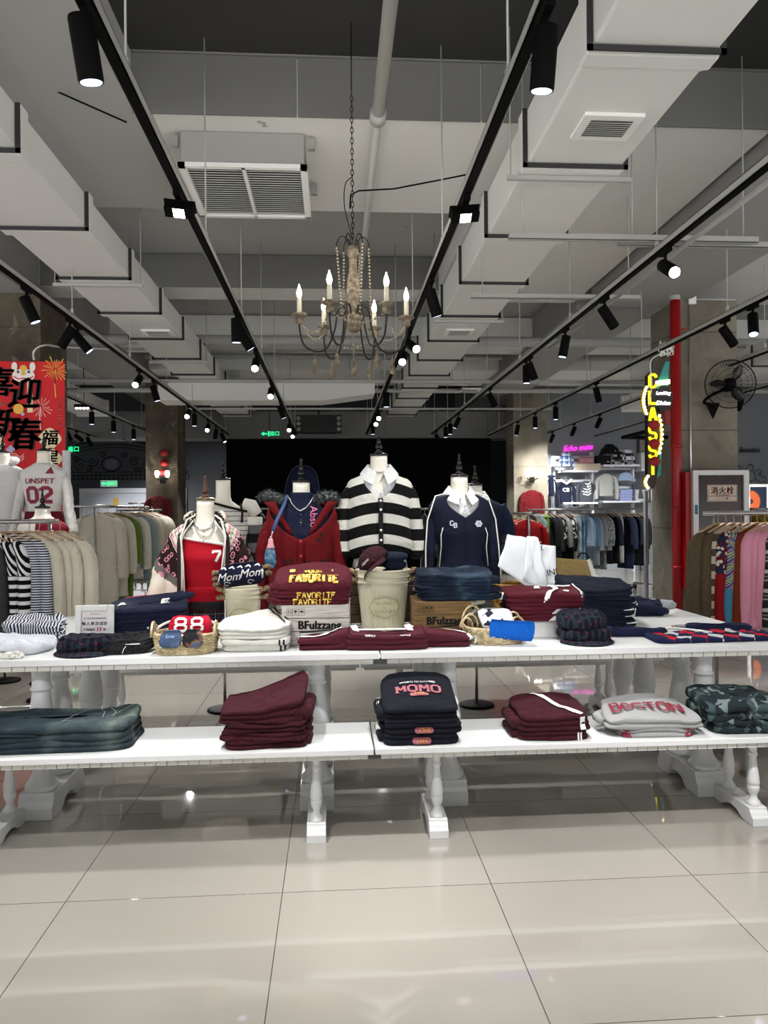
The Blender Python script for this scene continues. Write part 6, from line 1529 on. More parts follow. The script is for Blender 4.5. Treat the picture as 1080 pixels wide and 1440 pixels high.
for k in range(6):
    a = math.radians(4+60*k+30*0); c, s = math.cos(a), math.sin(a)
    def P(r, z): return (r*c, r*s, zz(z))
    MB().tube(spline([P(.03, 2.70), P(.06, 2.765), P(.10, 2.74), P(.12, 2.62), P(.17, 2.50), P(.25, 2.475), P(.32, 2.52), P(.345, 2.62), P(.345, 2.66)]), .006, 8).build('arm', IRON, ch)
    cu = MB().lathe([(zz(2.645), .012), (zz(2.65), .022), (zz(2.665), .028), (zz(2.68), .024), (zz(2.685), .018), (zz(2.69), .03), (zz(2.70), .05), (zz(2.708), .052), (zz(2.712), .046), (zz(2.712), .012)], P(.345, 2.36)[:2]+(0,), 20).build('candle_cup', WOODC, ch)
    cs = MB().lathe([(zz(2.71), .016), (zz(2.80), .015), (zz(2.812), .013)], P(.345, 2.36)[:2]+(0,), 14).build('candle_sleeve', CANDLE, ch)
    MB().lathe([(zz(2.812), .009), (zz(2.825), .015), (zz(2.845), .0175), (zz(2.865), .013), (zz(2.885), .006), (zz(2.90), .002)], P(.345, 2.36)[:2]+(0,), 12).build('bulb', GLASSB, ch)
    L = bpy.data.objects.new('bulb_light', LB); col.objects.link(L); L.parent = ch; L.location = (.345*c, .345*s, zz(2.93))
    # drop under each arm
    mb = MB().tube([P(.25, 2.475), P(.25, 2.45)], .0015, 5)
    mb.lathe([(zz(2.335), .003), (zz(2.34), .012), (zz(2.36), .019), (zz(2.38), .018), (zz(2.41), .009), (zz(2.44), .004), (zz(2.452), .003)], P(.25, 2.36)[:2]+(0,), 14).build('wooden_drop', WOODC, ch)
    MB().tube(spline([P(.02, 3.12), P(.03, 3.18), P(.055, 3.215), P(.085, 3.205), P(.105, 3.165), P(.103, 3.14)], 5), .0035, 6).build('crown_hook', IRON, ch)
    if k in (0, 1, 2, 3, 5): beads(P(.103, 3.14), P(.075 if k % 2 else .11, 2.72), .0, 19)
    a2 = a+PI/3; P2 = (.34*math.cos(a2), .34*math.sin(a2), zz(2.66)); beads(P(.34, 2.66), P2, .10 if k % 2 else .07, 15)
beads((0, 0, zz(2.60)), (0, 0, zz(2.44)), 0, 8)
MB().lathe([(zz(2.325), .003), (zz(2.33), .012), (zz(2.35), .019), (zz(2.37), .018), (zz(2.40), .009), (zz(2.43), .004)], n=14).build('wooden_drop', WOODC, ch)
mb = MB(); z = 3.165; i = 0
while z < 4.15:
    pts = [(.009*math.cos(t), 0, zz(z+.02)+.021*math.sin(t)) if i % 2 else (0, .009*math.cos(t), zz(z+.02)+.021*math.sin(t)) for t in [2*PI*k/10 for k in range(10)]]
    mb.tube(pts, .0028, 5, close=True); z += .034; i += 1
mb.build('chain', IRON, ch); ch_c = MB().tube([(0, 0, zz(4.15)), (0, 0, zz(4.59))], .004, 6).build('suspension_cable', IRON, ch)
MB().tube(spline([(0.0, 0, zz(3.2)), (-.05, .0, zz(3.4)), (-.045, 0, zz(3.55)), (-.0, 0, zz(3.60))], 6), .003, 6).build('power_cord', IRON, ch)

# ================================================================== RED BANNER PILLAR
YB = 8.80
bx0, bx1 = at(-75, 600, YB).x, at(91, 600, YB).x; bz1 = at(45, 508, YB).z; bz0 = at(45, 760, YB).z
W_, H_ = bx1-bx0, bz1-bz0
t = empty('new_year_banner', ((bx0+bx1)/2, YB, bz0), 'red lunar new year banner with black calligraphy and fireworks on the concrete pillar', 'banner')
RB_ = NT('banner_red', .6, 0, .3); RB_.base(RB_.mix(RB_.noise(1.2, 3), lin('b81019'), lin('e02a30'))); 
bn = MB()
for i in range(5): bn.box(-W_/2+W_*i/5+.001, -W_/2+W_*(i+1)/5-.001, .006+(.004 if i % 2 else 0), .02, 0, H_)
bn.build('banner_sheet', RB_.m, t); BI = M('calligraphy_black', '1a1214', .8); GD = M('banner_gold', 'e8b64a', .6); PKL = M('banner_pink', 'f0b8b0', .6); CR = M('banner_cream', 'efdcae', .7); WH = M('banner_white', 'efe9e2', .6)
def bpt(px, py): q = at(px, py, YB); return q.x-(bx0+bx1)/2, q.z-bz0
mpx = YB/F_PX
def bpatch(nm, gs, m, lay=0): panel_text(nm, merge_geo(gs), m, t, facing(0, .003-.0015*lay, 0))
def disk(x, y, r, n=20, sy=1, lobes=0): return [(x+r*math.cos(2*PI*k/n)*(1+lobes*math.cos(4*2*PI*k/n)), y+r*sy*math.sin(2*PI*k/n)*(1+lobes*math.cos(4*2*PI*k/n))) for k in range(n)], [tuple(range(n))]
def rectg(x0, y0, x1, y1): return [(x0, y0), (x1, y0), (x1, y1), (x0, y1)], [(0, 1, 2, 3)]
x, y = bpt(38, 538); x2, y2 = bpt(46, 580); bpatch('cream_strip', [rectg(x, y2, x2, y)], CR, 1); x, y = bpt(-6, 596); x2, y2 = bpt(3, 640); bpatch('cream_strip', [rectg(x, y2, x2, y)], CR, 1)
# lion mask (plain stylised)
x, y = bpt(33, 524); k_ = mpx
bpatch('lion_mask', [disk(x, y-4*k_, 15*k_, 24, .62), disk(x-12*k_, y+8*k_, 4*k_, 12, 1.6), disk(x+12*k_, y+8*k_, 4*k_, 12, 1.6)], WH, 2)
bpatch('lion_mask_gold', [disk(x, y+6*k_, 5*k_, 12, .9), disk(x, y-1*k_, 3.5*k_, 10, .8)], GD, 3)
bpatch('lion_mask_red', [strip_geo([(x-13*k_, y-5*k_), (x-7*k_, y-9*k_), (x, y-7.5*k_), (x+7*k_, y-9*k_), (x+13*k_, y-5*k_)], 1.6*k_)], M('banner_mask_red', 'c8283a', .6), 3)
bpatch('lion_mask_eye', [disk(x-7*k_, y+1*k_, 2*k_, 10), disk(x+7*k_, y+1*k_, 2*k_, 10)], M('banner_eye', '34506e', .6), 3)
for (chx, px, py, sz) in (('喜', -4, 540, 40), ('迎', 33, 556, 42), ('新', 3, 598, 44), ('春', 33, 614, 44)):
    x, y = bpt(px, py); bpatch('calligraphy', [move_geo(text_geo(chx, sz*mpx*1.05, .035, shear=.12), x, y)], BI, 3)
rnd = random.Random(4)
for (px, py, n_, r, m) in ((78, 520, 22, 20, GD), (57, 572, 18, 17, PKL)):
    x, y = bpt(px, py); g = []
    for k in range(n_):
        a = 2*PI*k/n_+rnd.uniform(-.1, .1); rr = r*mpx*rnd.uniform(.6, 1.0); r0 = rr*.2
        g.append(([(x+r0*math.cos(a-.05), y+r0*math.sin(a-.05)), (x+rr*math.cos(a-.035), y+rr*math.sin(a-.035)), (x+rr*math.cos(a+.035), y+rr*math.sin(a+.035)), (x+r0*math.cos(a+.05), y+r0*math.sin(a+.05))], [(0, 1, 2, 3)]))
    g.append(strip_geo([(x, y), (x-.01, y-r*mpx*1.0), (x-.0, y-r*mpx*1.9)], .012)); bpatch('firework_print', g, m, 2)
for (px, py, c_) in ((70, 617, '福'), (71, 645, '星')):
    x, y = bpt(px, py); bpatch('plaque_print', [disk(x, y, 14.5*mpx, 40, .95, .08)], CR, 2); bpatch('plaque_character', [move_geo(text_geo(c_, 22*mpx, .03, shear=.12), x, y)], BI, 3)
x, y = bpt(26, 575); bpatch('bell_print', [disk(x, y, 7*mpx, 16)], GD, 4); x, y = bpt(32, 582); bpatch('bell_print', [disk(x, y, 2.6*mpx, 12)], M('banner_lilac', 'b9a6d0', .6), 4)
x, y = bpt(15, 632); bpatch('flower_print', [disk(x, y, 5*mpx, 16, 1, .2)], M('banner_lilac', 'b9a6d0', .6), 4)
x, y = bpt(18, 646); bpatch('cloud_print', [strip_geo([(x+(i*3-18)*mpx, y+(2.5*math.sin(i*1.2)+j*3)*mpx) for i in range(12)], 1.1*mpx) for j in range(3)], PKL, 2)
x, y = bpt(84, 580); bpatch('small_lettering', [move_geo(text_geo('GOOD LUCK', 5*mpx, .03, space=1.5), x, y, -PI/2)], PKL, 3)
x, y = bpt(3, 568); bpatch('small_lettering', [move_geo(text_geo('NEW YEAR', 4.5*mpx, .03), x-.05, y)], PKL, 3)
# hose on the pillar top and white post by the pillar
p = at(48, 500, 8.7); q = at(90, 488, 8.9); r_ = at(170, 492, 9.4)
tag(MB().tube(spline([p-Vector((0, 0, .05)), p+Vector((.0, 0, .05)), p+Vector((.12, 0, .12)), q, r_], 6), .014, 8).build('conduit_pipe', CHROME), 'bent steel conduit curving over the top of the red banner', 'conduit')
a_ = at(95, 640, 8.6); 
t = MB().box(-.035, .035, -.03, .03, .0, a_.z+.05).build('upright_panel_post', M('white_post', 'c9cbd0', .5), loc=(at(94, 700, 8.6).x, 8.6, 0)); tag(t, 'thin white upright standing at the red banner edge', 'post')

# ================================================================== RIGHT PILLAR: pipe, sign, fan, hydrant cabinet
REDP = M('fire_red_paint', 'a00d16', .35, var=.1, vs=3)
q = at(955, 600, 8.62); zt = at(955, 420, 8.62).z
t = MB().tube([(0, 0, 0), (0, 0, zt)], .062, 20).build('fire_pipe', REDP, loc=(q.x, 8.70, 0)); tag(t, 'thick red fire pipe, grey towards the ceiling, at the pillar corner', 'pipe')
MB().tube([(0, 0, zt), (0, 0, 4.3)], .0615, 20).build('grey_upper_length', PIPEW, t)
for z in (1.45, .75, 2.2): MB().lathe([(z-.02, .072), (z+.02, .072)], n=20).build('pipe_collar', REDP, t)
MB().tube([(.07, -.02, zt-.35), (.12, -.05, zt-.35)], .012, 8).build('clamp', REDP, t)
xe = at(972, 600, 8.8).x
tag(MB().tube([(xe, 8.82, .6), (xe, 8.82, 4.0)], .012, 8).build('conduit_pipe', CHROME), 'thin steel conduit running down beside the red fire pipe', 'conduit')
t = MB().box(-.045, .045, -.02, .02, -.06, .06).build('junction_box', WHITE, loc=at(973, 421, 8.82)); tag(t, 'small white junction box high on the concrete pillar', 'junction box'); MB().tube([(.04, 0, 0), (.55, 0, .0)], .012, 8).build('conduit', PIPEW, t)
# hydrant cabinet
hx0, hx1 = at(975, 700, 8.5).x, at(1054, 700, 8.5).x; hz1 = at(1010, 661, 8.5).z
t = empty('fire_hydrant_cabinet', ((hx0+hx1)/2, 8.5, 0), 'glass-fronted fire hydrant cabinet with white frame and red characters', 'fire cabinet'); w = (hx1-hx0)/2
z0 = .55
MB().box(-w-.06, w-.02, .06, .33, z0-.05, hz1-.02).build('cabinet_body', REDP, t)
AL = M('aluminium_frame', 'c9c9c7', .35, .3)
for (nm, x0, x1, za, zb) in (('frame_side', -w, -w+.065, z0, hz1), ('frame_side', w-.065, w, z0, hz1), ('frame_top', -w+.065, w-.065, hz1-.06, hz1), ('frame_bottom', -w+.065, w-.065, z0, z0+.06)):
    MB().box(x0, x1, 0, .058, za, zb).build(nm, AL, t, bevel=.004)
GL = NT('dark_reflective_glass', .12, 0, .4); GL.base(GL.ramp(GL.noise(1.5, 3, dist=2), [(.4, '1c080c'), (.55, '341218'), (.68, '54444a')])); MB().box(-w+.06, w-.06, .03, .04, z0+.05, hz1-.05).build('door_glass', GL.m, t)
lx0, ly1, lx1, ly0 = at(995, 682, 8.52), at(995, 682, 8.52), at(1037, 705, 8.52), at(1037, 705, 8.52)
cx_ = (lx0.x+lx1.x)/2-(hx0+hx1)/2; lw = (lx1.x-lx0.x)/2; lz = (ly1.z+ly0.z)/2; lh = (ly1.z-ly0.z)/2
lb = MB().box(cx_-lw, cx_+lw, .024, .029, lz-lh, lz+lh).build('label_plate', M('label_card', 'd9cdbd', .6), t)
RI = M('label_red', '9c1420', .7); F = facing(cx_, .0225, lz)
panel_text('label_characters', move_geo(text_geo('消火栓', lh*.95, .03, space=1.05), 0, lh*.28), RI, lb, F)
panel_text('label_rule', merge_geo([rectg(-lw*.95, -lh*.40, lw*.95, -lh*.33), strip_geo([(-lw*.94, -lh*.9), (lw*.94, -lh*.9)], .004), strip_geo([(-lw*.94, lh*.9), (lw*.94, lh*.9)], .004), strip_geo([(-lw*.94, -lh*.9), (-lw*.94, lh*.9)], .004), strip_geo([(lw*.94, -lh*.9), (lw*.94, lh*.9)], .004)]), RI, lb, F)
panel_text('label_small_text', merge_geo([move_geo(text_geo('FIRE HYDRANT', lh*.24, .02, space=1.1), 0, -lh*.22), move_geo(text_geo('1  1  9  火警', lh*.3, .02), 0, -lh*.66)]), RI, lb, F)
MB().box(-w+.02, -w+.05, -.008, .0, at(978, 716, 8.5).z-.06, at(978, 716, 8.5).z+.05).build('handle', M('teal_latch', '2c6d84', .5), t)
# wall fan
fc_ = at(1027, 540, 8.35)
t = empty('wall_fan', fc_, 'black industrial wall fan with round wire cage on the concrete pillar', 'fan', rz=-.25)
rF = 35*8.35/F_PX
cg = MB()
for k in range(48):
    a = 2*PI*k/48; c, s = math.cos(a), math.sin(a)
    cg.tube([(.05*c, -.10, .05*s), (rF*.6*c, -.095, rF*.6*s), (rF*.9*c, -.06, rF*.9*s), (rF*c, 0, rF*s)], .0016, 4, cap=False)
    cg.tube([(.07*c, .10, .07*s), (rF*.7*c, .085, rF*.7*s), (rF*c, 0, rF*s)], .0016, 4, cap=False)
cg.tube([(rF*math.cos(2*PI*k/48), 0, rF*math.sin(2*PI*k/48)) for k in range(48)], .006, 6, close=True)
for q in (.35, .6, .8): cg.tube([(rF*q*math.cos(2*PI*k/40), -.095+.03*(q > .7), rF*q*math.sin(2*PI*k/40)) for k in range(40)], .002, 4, close=True)
cg.build('wire_cage', BLACKM, t)
for k in range(3):
    a = PI/3+2*PI*k/3; bl = MB(); R = []
    for i in range(8):
        f = i/7; r = .05+(rF*.84-.05)*f; ww = .018+.038*math.sin(PI*min(1, f*1.05)); dx_, dz = math.cos(a), math.sin(a)
        R.append([Vector((r*dx_-ww*dz*s_, -.03*s_-.03, r*dz+ww*dx_*s_)) for s_ in (-1, 0, 1)])
    bl.rings(R, False, False).build('blade', M('fan_blade', '121214', .35), t, solid=.006)
MB().lathe([(-.09, .03), (-.07, .05), (.02, .05), (.03, .075), (.17, .07), (.2, .04)], n=20, M_=Matrix.Rotation(-PI/2, 4, 'X')).build('motor', BLACKM, t)
br_ = at(992, 577, 8.75)-fc_
MB().tube(spline([(0, .15, 0), (-.06, .2, -.05), (-.14, .24, -.08), (-.22, .30, -.16), (br_.x+.03, br_.y-.02, br_.z+.06)], 5), .02, 8).build('bracket_arm', BLACKM, t)
MB().prism([(br_.x-.085, br_.z+.09), (br_.x+.085, br_.z+.09), (br_.x+.0, br_.z-.11)], br_.y, br_.y+.02, 'XZ').build('bracket_plate', BLACKM, t, rz=0, bevel=.01)
# white cable bundle on the rail by the sign
cb_ = at(935, 490, 8.0)
t = empty('cable_coil', cb_, 'white cable coil and adapter tied above the neon sign', 'cable')
rnd = random.Random(8); mb = MB()
for k in range(7): mb.tube([(rnd.uniform(-.08, .1), rnd.uniform(-.03, .03), rnd.uniform(-.1, .08)) for _ in range(5)], .009, 5)
mb.tube(spline([(-.02, 0, -.05), (-.16, 0, -.14), (-.15, .0, -.4), (-.1, .2, -.6)], 5), .006, 5)
mb.build('coiled_cable', WHITE, t); MB().box(-.03, .07, -.03, .03, -.02, .06).build('plug_adapter', WHITE, t, bevel=.01)
# neon sign, vertical letters
ys = 8.3; YEL = M('yellow_neon', 'e8dc18', .4, emis=1.3, ecol='ffee10'); BUL = M('marquee_bulb', 'fff6c0', .3, emis=7, ecol='fff0b0'); DKS = M('sign_dark', '1c0f0c', .5); TEAL = M('sign_teal', '2f8f86', .5); LWH = M('sign_white_lit', 'ffffff', .4, emis=3, ecol='eef4ff')
so = at(918, 605, ys)
t = empty('marquee_sign', so, 'vertical lit sign with yellow letters, marquee bulbs and teal fins', 'neon sign')
k_ = ys/F_PX
def sp(px, py): q = at(px, py, ys)-so; return q.x, q.z
poly = [sp(*p) for p in ((911, 528), (915, 523), (920, 523), (922, 530), (924, 560), (923, 650), (923, 680), (919, 687), (914, 687), (911, 680))]
MB().prism(poly, .0, .09, 'XZ').build('letter_board', DKS, t, bevel=.004)
for ch_, py in (('C', 536), ('L', 559), ('A', 583), ('S', 609), ('S', 634), ('I', 659)):
    x, y = sp(917, py); n_l = len(ch_)
    gg = move_geo(block(ch_, 18*k_, 1.15, False, sx=.80), x, y)
    panel_text('neon_letter', gg, YEL, t, facing(0, -.02, 0), .02)
for pts in ([(908.5-4.0*math.sin(PI*i/8), 545+4.6*i) for i in range(9)], [(926.5+4*math.sin(PI*i/8), 585+6.5*i) for i in range(9)], [(910.5-3.5*math.sin(PI*i/4), 670+4*i) for i in range(5)]):
    mb = MB().tube([(sp(*p)[0], .02, sp(*p)[1]) for p in pts], .022, 6).build('bulb_strip', M('sign_yellow', 'c9a81a', .5), t)
    for p in pts:
        x, y = sp(*p); MB().ball((x, -.015, y), .017, 8, 6).build('marquee_bulb', BUL, mb)
MB().prism([sp(*p) for p in ((922, 545), (937, 508), (942, 508), (940, 540), (938, 552))], .01, .05, 'XZ').build('upper_fin', TEAL, t)
MB().prism([sp(*p) for p in ((924, 672), (930, 630), (932, 600), (930, 668))], .01, .05, 'XZ').build('lower_fin', TEAL, t)
MB().prism([sp(*p) for p in ((922, 536), (941, 534), (941, 540), (922, 542))], -.02, .03, 'XZ').build('lit_band', M('band_lit', 'fffbe0', .4, emis=5, ecol='fff2b0'), t)
rr = [sp(933+13.5*math.cos(a)*(1 if math.cos(a) > 0 else .75), 560-18.5*math.sin(a)) for a in [2*PI*i/28 for i in range(28)]]
MB().prism(rr, -.0, .10, 'XZ').build('round_badge', DKS, t)
x, y = sp(932, 553); panel_text('badge_lettering', move_geo(text_geo('Looking', 6.5*k_, .03, shear=.2), x, y), LWH, t, facing(0, -.012, 0)); x, y = sp(932, 567); panel_text('badge_lettering', move_geo(text_geo('Divine', 8*k_, .03, shear=.2), x, y), LWH, t, facing(0, -.012, 0))
MB().prism([sp(*p) for p in ((935, 578), (942, 576), (943, 597), (937, 596))], .0, .06, 'XZ').build('red_fin', M('sign_red', '7a0f14', .5), t)
MB().box(sp(914, 600)[0], sp(919, 600)[0], .09, .85, -.02, .02).box(sp(914, 600)[0], PX0+.01-so.x, .81, .85, -.02, .02).build('mounting_bracket', BLACKM, t)
LAN = M('lantern_red', 'a01014', .6)
for (px, py, r, Y, s) in ((920, 598, 8, 8.1, 'upper'), (920, 624, 8, 8.1, 'middle'), (921, 649, 8, 8.1, 'lower')):
    t = MB().lathe([(-.055, .012), (-.045, .035), (0, .068), (.045, .035), (.055, .012)], n=20).tube([(0, 0, .05), (0, 0, .15)], .002, 4).build('paper_lantern', LAN, loc=at(px, py, Y)); tag(t, 'little red paper lantern hanging against the vertical lit sign, %s of three' % s, 'lantern', 'lanterns on the sign')
for (px, py, s) in ((231, 637, 'top'), (231, 651, 'middle'), (230, 665, 'bottom')):
    t = MB().lathe([(-.07, .03), (-.05, .07), (0, .095), (.05, .07), (.07, .03)], n=18).tube([(0, 0, .06), (0, 0, .22)], .003, 4).build('paper_lantern', M('lantern_dark_red', '8a1018', .7), loc=at(px, py, 15.08)); tag(t, 'red paper lantern strung on the far dark pillar, %s of three' % s, 'lantern', 'lanterns on the far pillar')
# wall lamps on the far pillars
LMP = M('wall_lamp_glow', 'fff6e6', .3, emis=20, ecol='fff2dc'); LW = bpy.data.lights.new('wall_lamp', 'POINT'); LW.energy = 4; LW.shadow_soft_size = .04; LW.color = (1, .92, .8)
for (pxs, py, Y, s) in (((221, 235), 667, 15.0, 'dark'), ((741, 757), 667, 16.0, 'grey')):
    c = at(sum(pxs)/2, py, Y); t = empty('wall_lamp', c, 'twin wall lamp glowing on the far %s concrete pillar' % s, 'wall lamp')
    h_ = (pxs[1]-pxs[0])/2*Y/F_PX
    MB().tube([(-h_, 0, -.08), (-h_*.5, .05, -.12), (h_*.5, .05, -.12), (h_, 0, -.08)], .012, 6).box(-.05, .05, .04, .10, -.18, -.06).build('bracket', BLACKM, t)
    for sx_ in (-h_, h_): MB().lathe([(-.06, .02), (0, .045), (.06, .04), (.07, .02)], (sx_, 0, 0), 14).build('glowing_shade', LMP, t)
    L = bpy.data.objects.new('lamp_light', LW); col.objects.link(L); L.parent = t; L.location = (0, -.12, 0)
# ================================================================== CLOTHES RAILS
STEEL = M('rail_steel', 'a9a9a8', .25, .85); HWOOD = NT('hanger_wood', .5, 0, .4); HWOOD.base(HWOOD.mix(HWOOD.noise(20, 3), lin('8a6c4e'), lin('b39474'))); HWOOD = HWOOD.m
def rack(label, loc, L, h, rz=0, base=True, name='clothes_rack', stub=.0):
    """rail runs along local +X from the origin"""
    t = empty(name, loc, label, 'clothes rack', 'steel clothes racks', rz=rz)
    MB().tube([(-.02-stub, 0, h), (L+.02, 0, h)], .016, 12).build('rail', STEEL, t)
    for x in (.04, L-.04):
        MB().tube([(x, 0, .12), (x, 0, h)], .013, 10).build('upright', STEEL, t)
        if base:
            MB().tube([(x, -.26, .12), (x, .26, .12)], .013, 10).build('base_bar', STEEL, t)
            for y in (-.25, .25):
                c = MB().lathe([(-.012, .012), (-.014, .045), (-.01, .05), (.01, .05), (.014, .045), (.012, .012)], (x, y, .05), 18, M_=Matrix.Rotation(PI/2, 4, 'Y')).build('caster', M('black_caster', '0c0c0d', .5), t)
                MB().box(x-.022, x+.022, y-.02, y+.02, .06, .12).build('caster_fork', STEEL, c)
    if base: MB().tube([(.04, 0, .12), (L-.04, 0, .12)], .011, 8).build('base_bar', STEEL, t)
    return t
def hanger_mesh(w=.40):
    mb = MB().tube([(0, .012*math.sin(a), -.018-.016*math.cos(a)+.0) for a in [PI*.15*k-.9 for k in range(8)]][::-1]+[(0, 0, -.06), (0, 0, -.085)], .003, 6)
    mb.tube([(0, -w/2, -.145), (0, -w*.3, -.118), (0, -.03, -.088), (0, .03, -.088), (0, w*.3, -.118), (0, w/2, -.145)], [.009, .011, .011, .011, .011, .009], 8, sy=.7)
    return mb
def hung(L=.62, w=.44, th=.05, sl=.5, seed=0, wav=.012, flare=0, parts=False, waist=0, slim=.045):
    R = []; N = 18; n = 26
    zs = [-.095, -.105, -.125, -.155, -.18]+[-.18-(L-.12)*(i+1)/N for i in range(N)]
    for i, z in enumerate(zs):
        f = max(0, (-.18-z)/(L-.12)); hw = {0: .055, 1: .075, 2: .125, 3: w/2-.015, 4: w/2}.get(i, w/2+flare*f+.012*noise.noise(Vector((seed, f*3, 1))))
        tt = {0: .02, 1: .024, 2: .028, 3: th*.42, 4: th*.5}.get(i, th*(.5+.25*f))
        ring = []
        for k in range(n):
            a = 2*PI*k/n; y = hw*sgnpow(math.cos(a), .85); x = tt*sgnpow(math.sin(a), .9)
            x += wav*f*math.sin(y*30+seed*2.1+z*2)+wav*.5*noise.noise(Vector((y*6+seed*3.3, z*4, 0)))
            ring.append(Vector((x, y, z)))
        R.append(ring)
    body = MB().rings(R, True, True); S = []
    if sl:
        for s in (-1, 1):
            P = [(0, s*(w/2-.05), -.165), (0, s*(w/2+.01), -.22), (.006, s*(w/2+.035), -.35), (.012*math.sin(seed), s*(w/2+.045), -.16-sl*.75), (.02*math.sin(seed*2), s*(w/2+.04), -.16-sl)]
            S.append(MB().tube(spline(P, 4), [slim*(.8+.4*min(1, i/6)) for i in range(17)], 12, sy=.75))
    return body, S
def merge_mb(L):
    m = MB()
    for q in L: m.add(q.v, q.f, q.uv)
    return m
_hm = {}
def hanger_at(loc, rz, label, group, m=HWOOD, w=.40, key=None):
    key = (key or 'h')+str(w)+m.name
    if key not in _hm:
        o = hanger_mesh(w).build('clothes_hanger', m); _hm[key] = o; first = True
    else:
        o = _hm[key].copy(); col.objects.link(o)
    o.location = loc; o.rotation_euler.z = rz; tag(o, label, 'hanger', group); return o
RIB = NT('beige_rib_knit', .95, 0, .15); RIB.base(RIB.mix(RIB.noise(9, 3), lin('a8a292'), lin('c4beae'))); RIB.bump(RIB.math('SINE', RIB.math('MULTIPLY', RIB.coord()[1], 420)), .35, .004); RIB = RIB.m
CHEV = NT('black_white_chevron', .95, 0, .15); xx = CHEV.coord(); f = CHEV.math('ADD', xx[2], CHEV.math('MULTIPLY', CHEV.math('ABSOLUTE', xx[1]), CHEV.math('MULTIPLY', CHEV.gt(xx[2], -.38), 1.6))); CHEV.base(CHEV.ramp(CHEV.frac(f, .055), [(0, '0c0c0e'), (.55, 'd0d0d0')], True)); CHEV = CHEV.m
FINE = stripes('navy_fine_stripes', 2, .017, [(0, '11152a'), (.5, 'c9ccd6')], wob=.004)
def rail_row(cat, items, p0, step, rz, group, length_kw, hlabel, hgroup, hm=HWOOD, parts=True, hw=.40, name='hanging_sweater', offs=None):
    """items: [(material, label, name, overrides)]"""
    for i, (m, lab, nm, kw) in enumerate(items):
        p = Vector(p0)+(Vector(step)*i if not offs else Vector(step).normalized()*offs[i]); k = dict(length_kw); k.update(kw or {}); k['seed'] = i*1.37+.5
        b, S = hung(**k)
        jr = rz+.05*math.sin(i*2.3)
        if parts:
            t = empty(nm, p, lab, cat, group, rz=jr)
            b.build('body', m, t)
            for s in S: s.build('sleeve', m, t)
        else:
            t = merge_mb([b]+S).build(nm, m, loc=p, rz=jr); tag(t, lab, cat, group)
        hanger_at(p, jr, hlabel % ORD[i], hgroup, hm, hw)
# -- left near rack
e_ = at(78, 733, 5.3); LX = e_.x; HR = e_.z
rack('steel clothes rack with striped and beige knits at the banner side', (LX-1.5, 5.3, 0), 1.5, HR, stub=.0)
it = [(cloth('3a3a3c'), 'dark charcoal knit at the picture edge of the striped rack', 'hanging_sweater', {})]+[(CHEV, 'black knit with bold white chevrons, %s on the rack from the picture edge' % ORD[i], 'hanging_sweater', {}) for i in range(2)]
it += [(FINE, 'navy and white fine-striped knit hanging %s the beige ones' % ['two before', 'next to'][i], 'hanging_sweater', {}) for i in range(2)]
it += [(RIB, 'beige ribbed long-sleeved knit, %s of the beige row' % ORD[i], 'hanging_sweater', {}) for i in range(4)]
rail_row('sweater', it, (LX, 5.3, HR+.016), (1, 0, 0), 1.2, 'knits on the banner side rack', dict(L=.70, w=.44, th=.045, sl=.64, wav=.010, slim=.045), 'tan wooden hanger on the striped knit rack, %s from the picture edge', 'hangers of the striped knit rack', offs=[-.57, -.485, -.40, -.33, -.26, -.177, -.11, -.05, .03])
# -- right near rack
e_ = at(998, 722, 5.0); RX = e_.x; HR = e_.z
rack('steel clothes rack with patterned sweaters beside the display table', (RX, 5.0, 0), 1.9, HR, stub=.03)
def fuzzy(name, c1, c2): 
    n = NT(name, 1, 0, .1); n.base(n.mix(n.noise(60, 3), lin(c1), lin(c2))); n.bump(n.noise(180, 3), .8, .008); return n.m
BRN = fuzzy('brown_fuzzy_knit', '3d3326', '5c4f3e')
BST = stripes('brown_cream_stripes', 2, .10, [(0, '4a3f30'), (.5, 'b5ab9a')], wob=.006)
RFI = NT('red_fair_isle', .95, 0, .15); z_ = RFI.coord()[2]; q = RFI.gt(RFI.voro(34), .42); up_ = RFI.mix(q, lin('b9b3ab'), lin('5a1420')); up_ = RFI.mix(RFI.gt(RFI.noise(18, 1), .55), up_, lin('22243c')); RFI.base(RFI.mix(RFI.gt(z_, -.42), lin('7c1418'), up_)); RFI = RFI.m
BFI = NT('blue_yellow_fair_isle', .95, 0, .15); z_ = BFI.coord()[2]; y_ = BFI.coord()[1]
dm = BFI.math('PINGPONG', BFI.math('ADD', BFI.math('PINGPONG', y_, .045), z_), .04)
pt = BFI.ramp(BFI.math('MULTIPLY', dm, 25), [(0, '5a3560'), (.25, '8a9cb0'), (.45, '2d2450'), (.65, 'b8ae52'), (.85, '3f7690')], True); BFI.base(BFI.mix(BFI.gt(z_, -.52), lin('3f7690'), pt)); BFI = BFI.m
RUST = fuzzy('rust_cable_knit', '5a2410', '7c3a1e')
PNK = NT('pink_quilted', .8, 0, .3); PNK.base(PNK.mix(PNK.noise(5, 2), lin('c87f96'), lin('d795a8'))); z_ = PNK.coord()[2]; PNK.bump(PNK.math('POWER', PNK.math('SUBTRACT', 1.0, PNK.math('ABSOLUTE', PNK.math('SINE', PNK.math('MULTIPLY', z_, 85)))), 4.0), -.6, .01); PNK = PNK.m
GST = NT('grey_wool_stripes', 1, 0, .1); GST.base(GST.ramp(GST.frac(GST.math('ADD', GST.coord()[2], GST.math('MULTIPLY', GST.noise(30, 3), .012)), .13), [(0, '2a2c2e'), (.35, '3c3e41'), (.42, 'a5a6a4'), (.5, '2e3032'), (.6, '77797a'), (.68, '303234'), (.8, 'bab8b2')], True)); GST.bump(GST.noise(200, 2), .7, .006); GST = GST.m
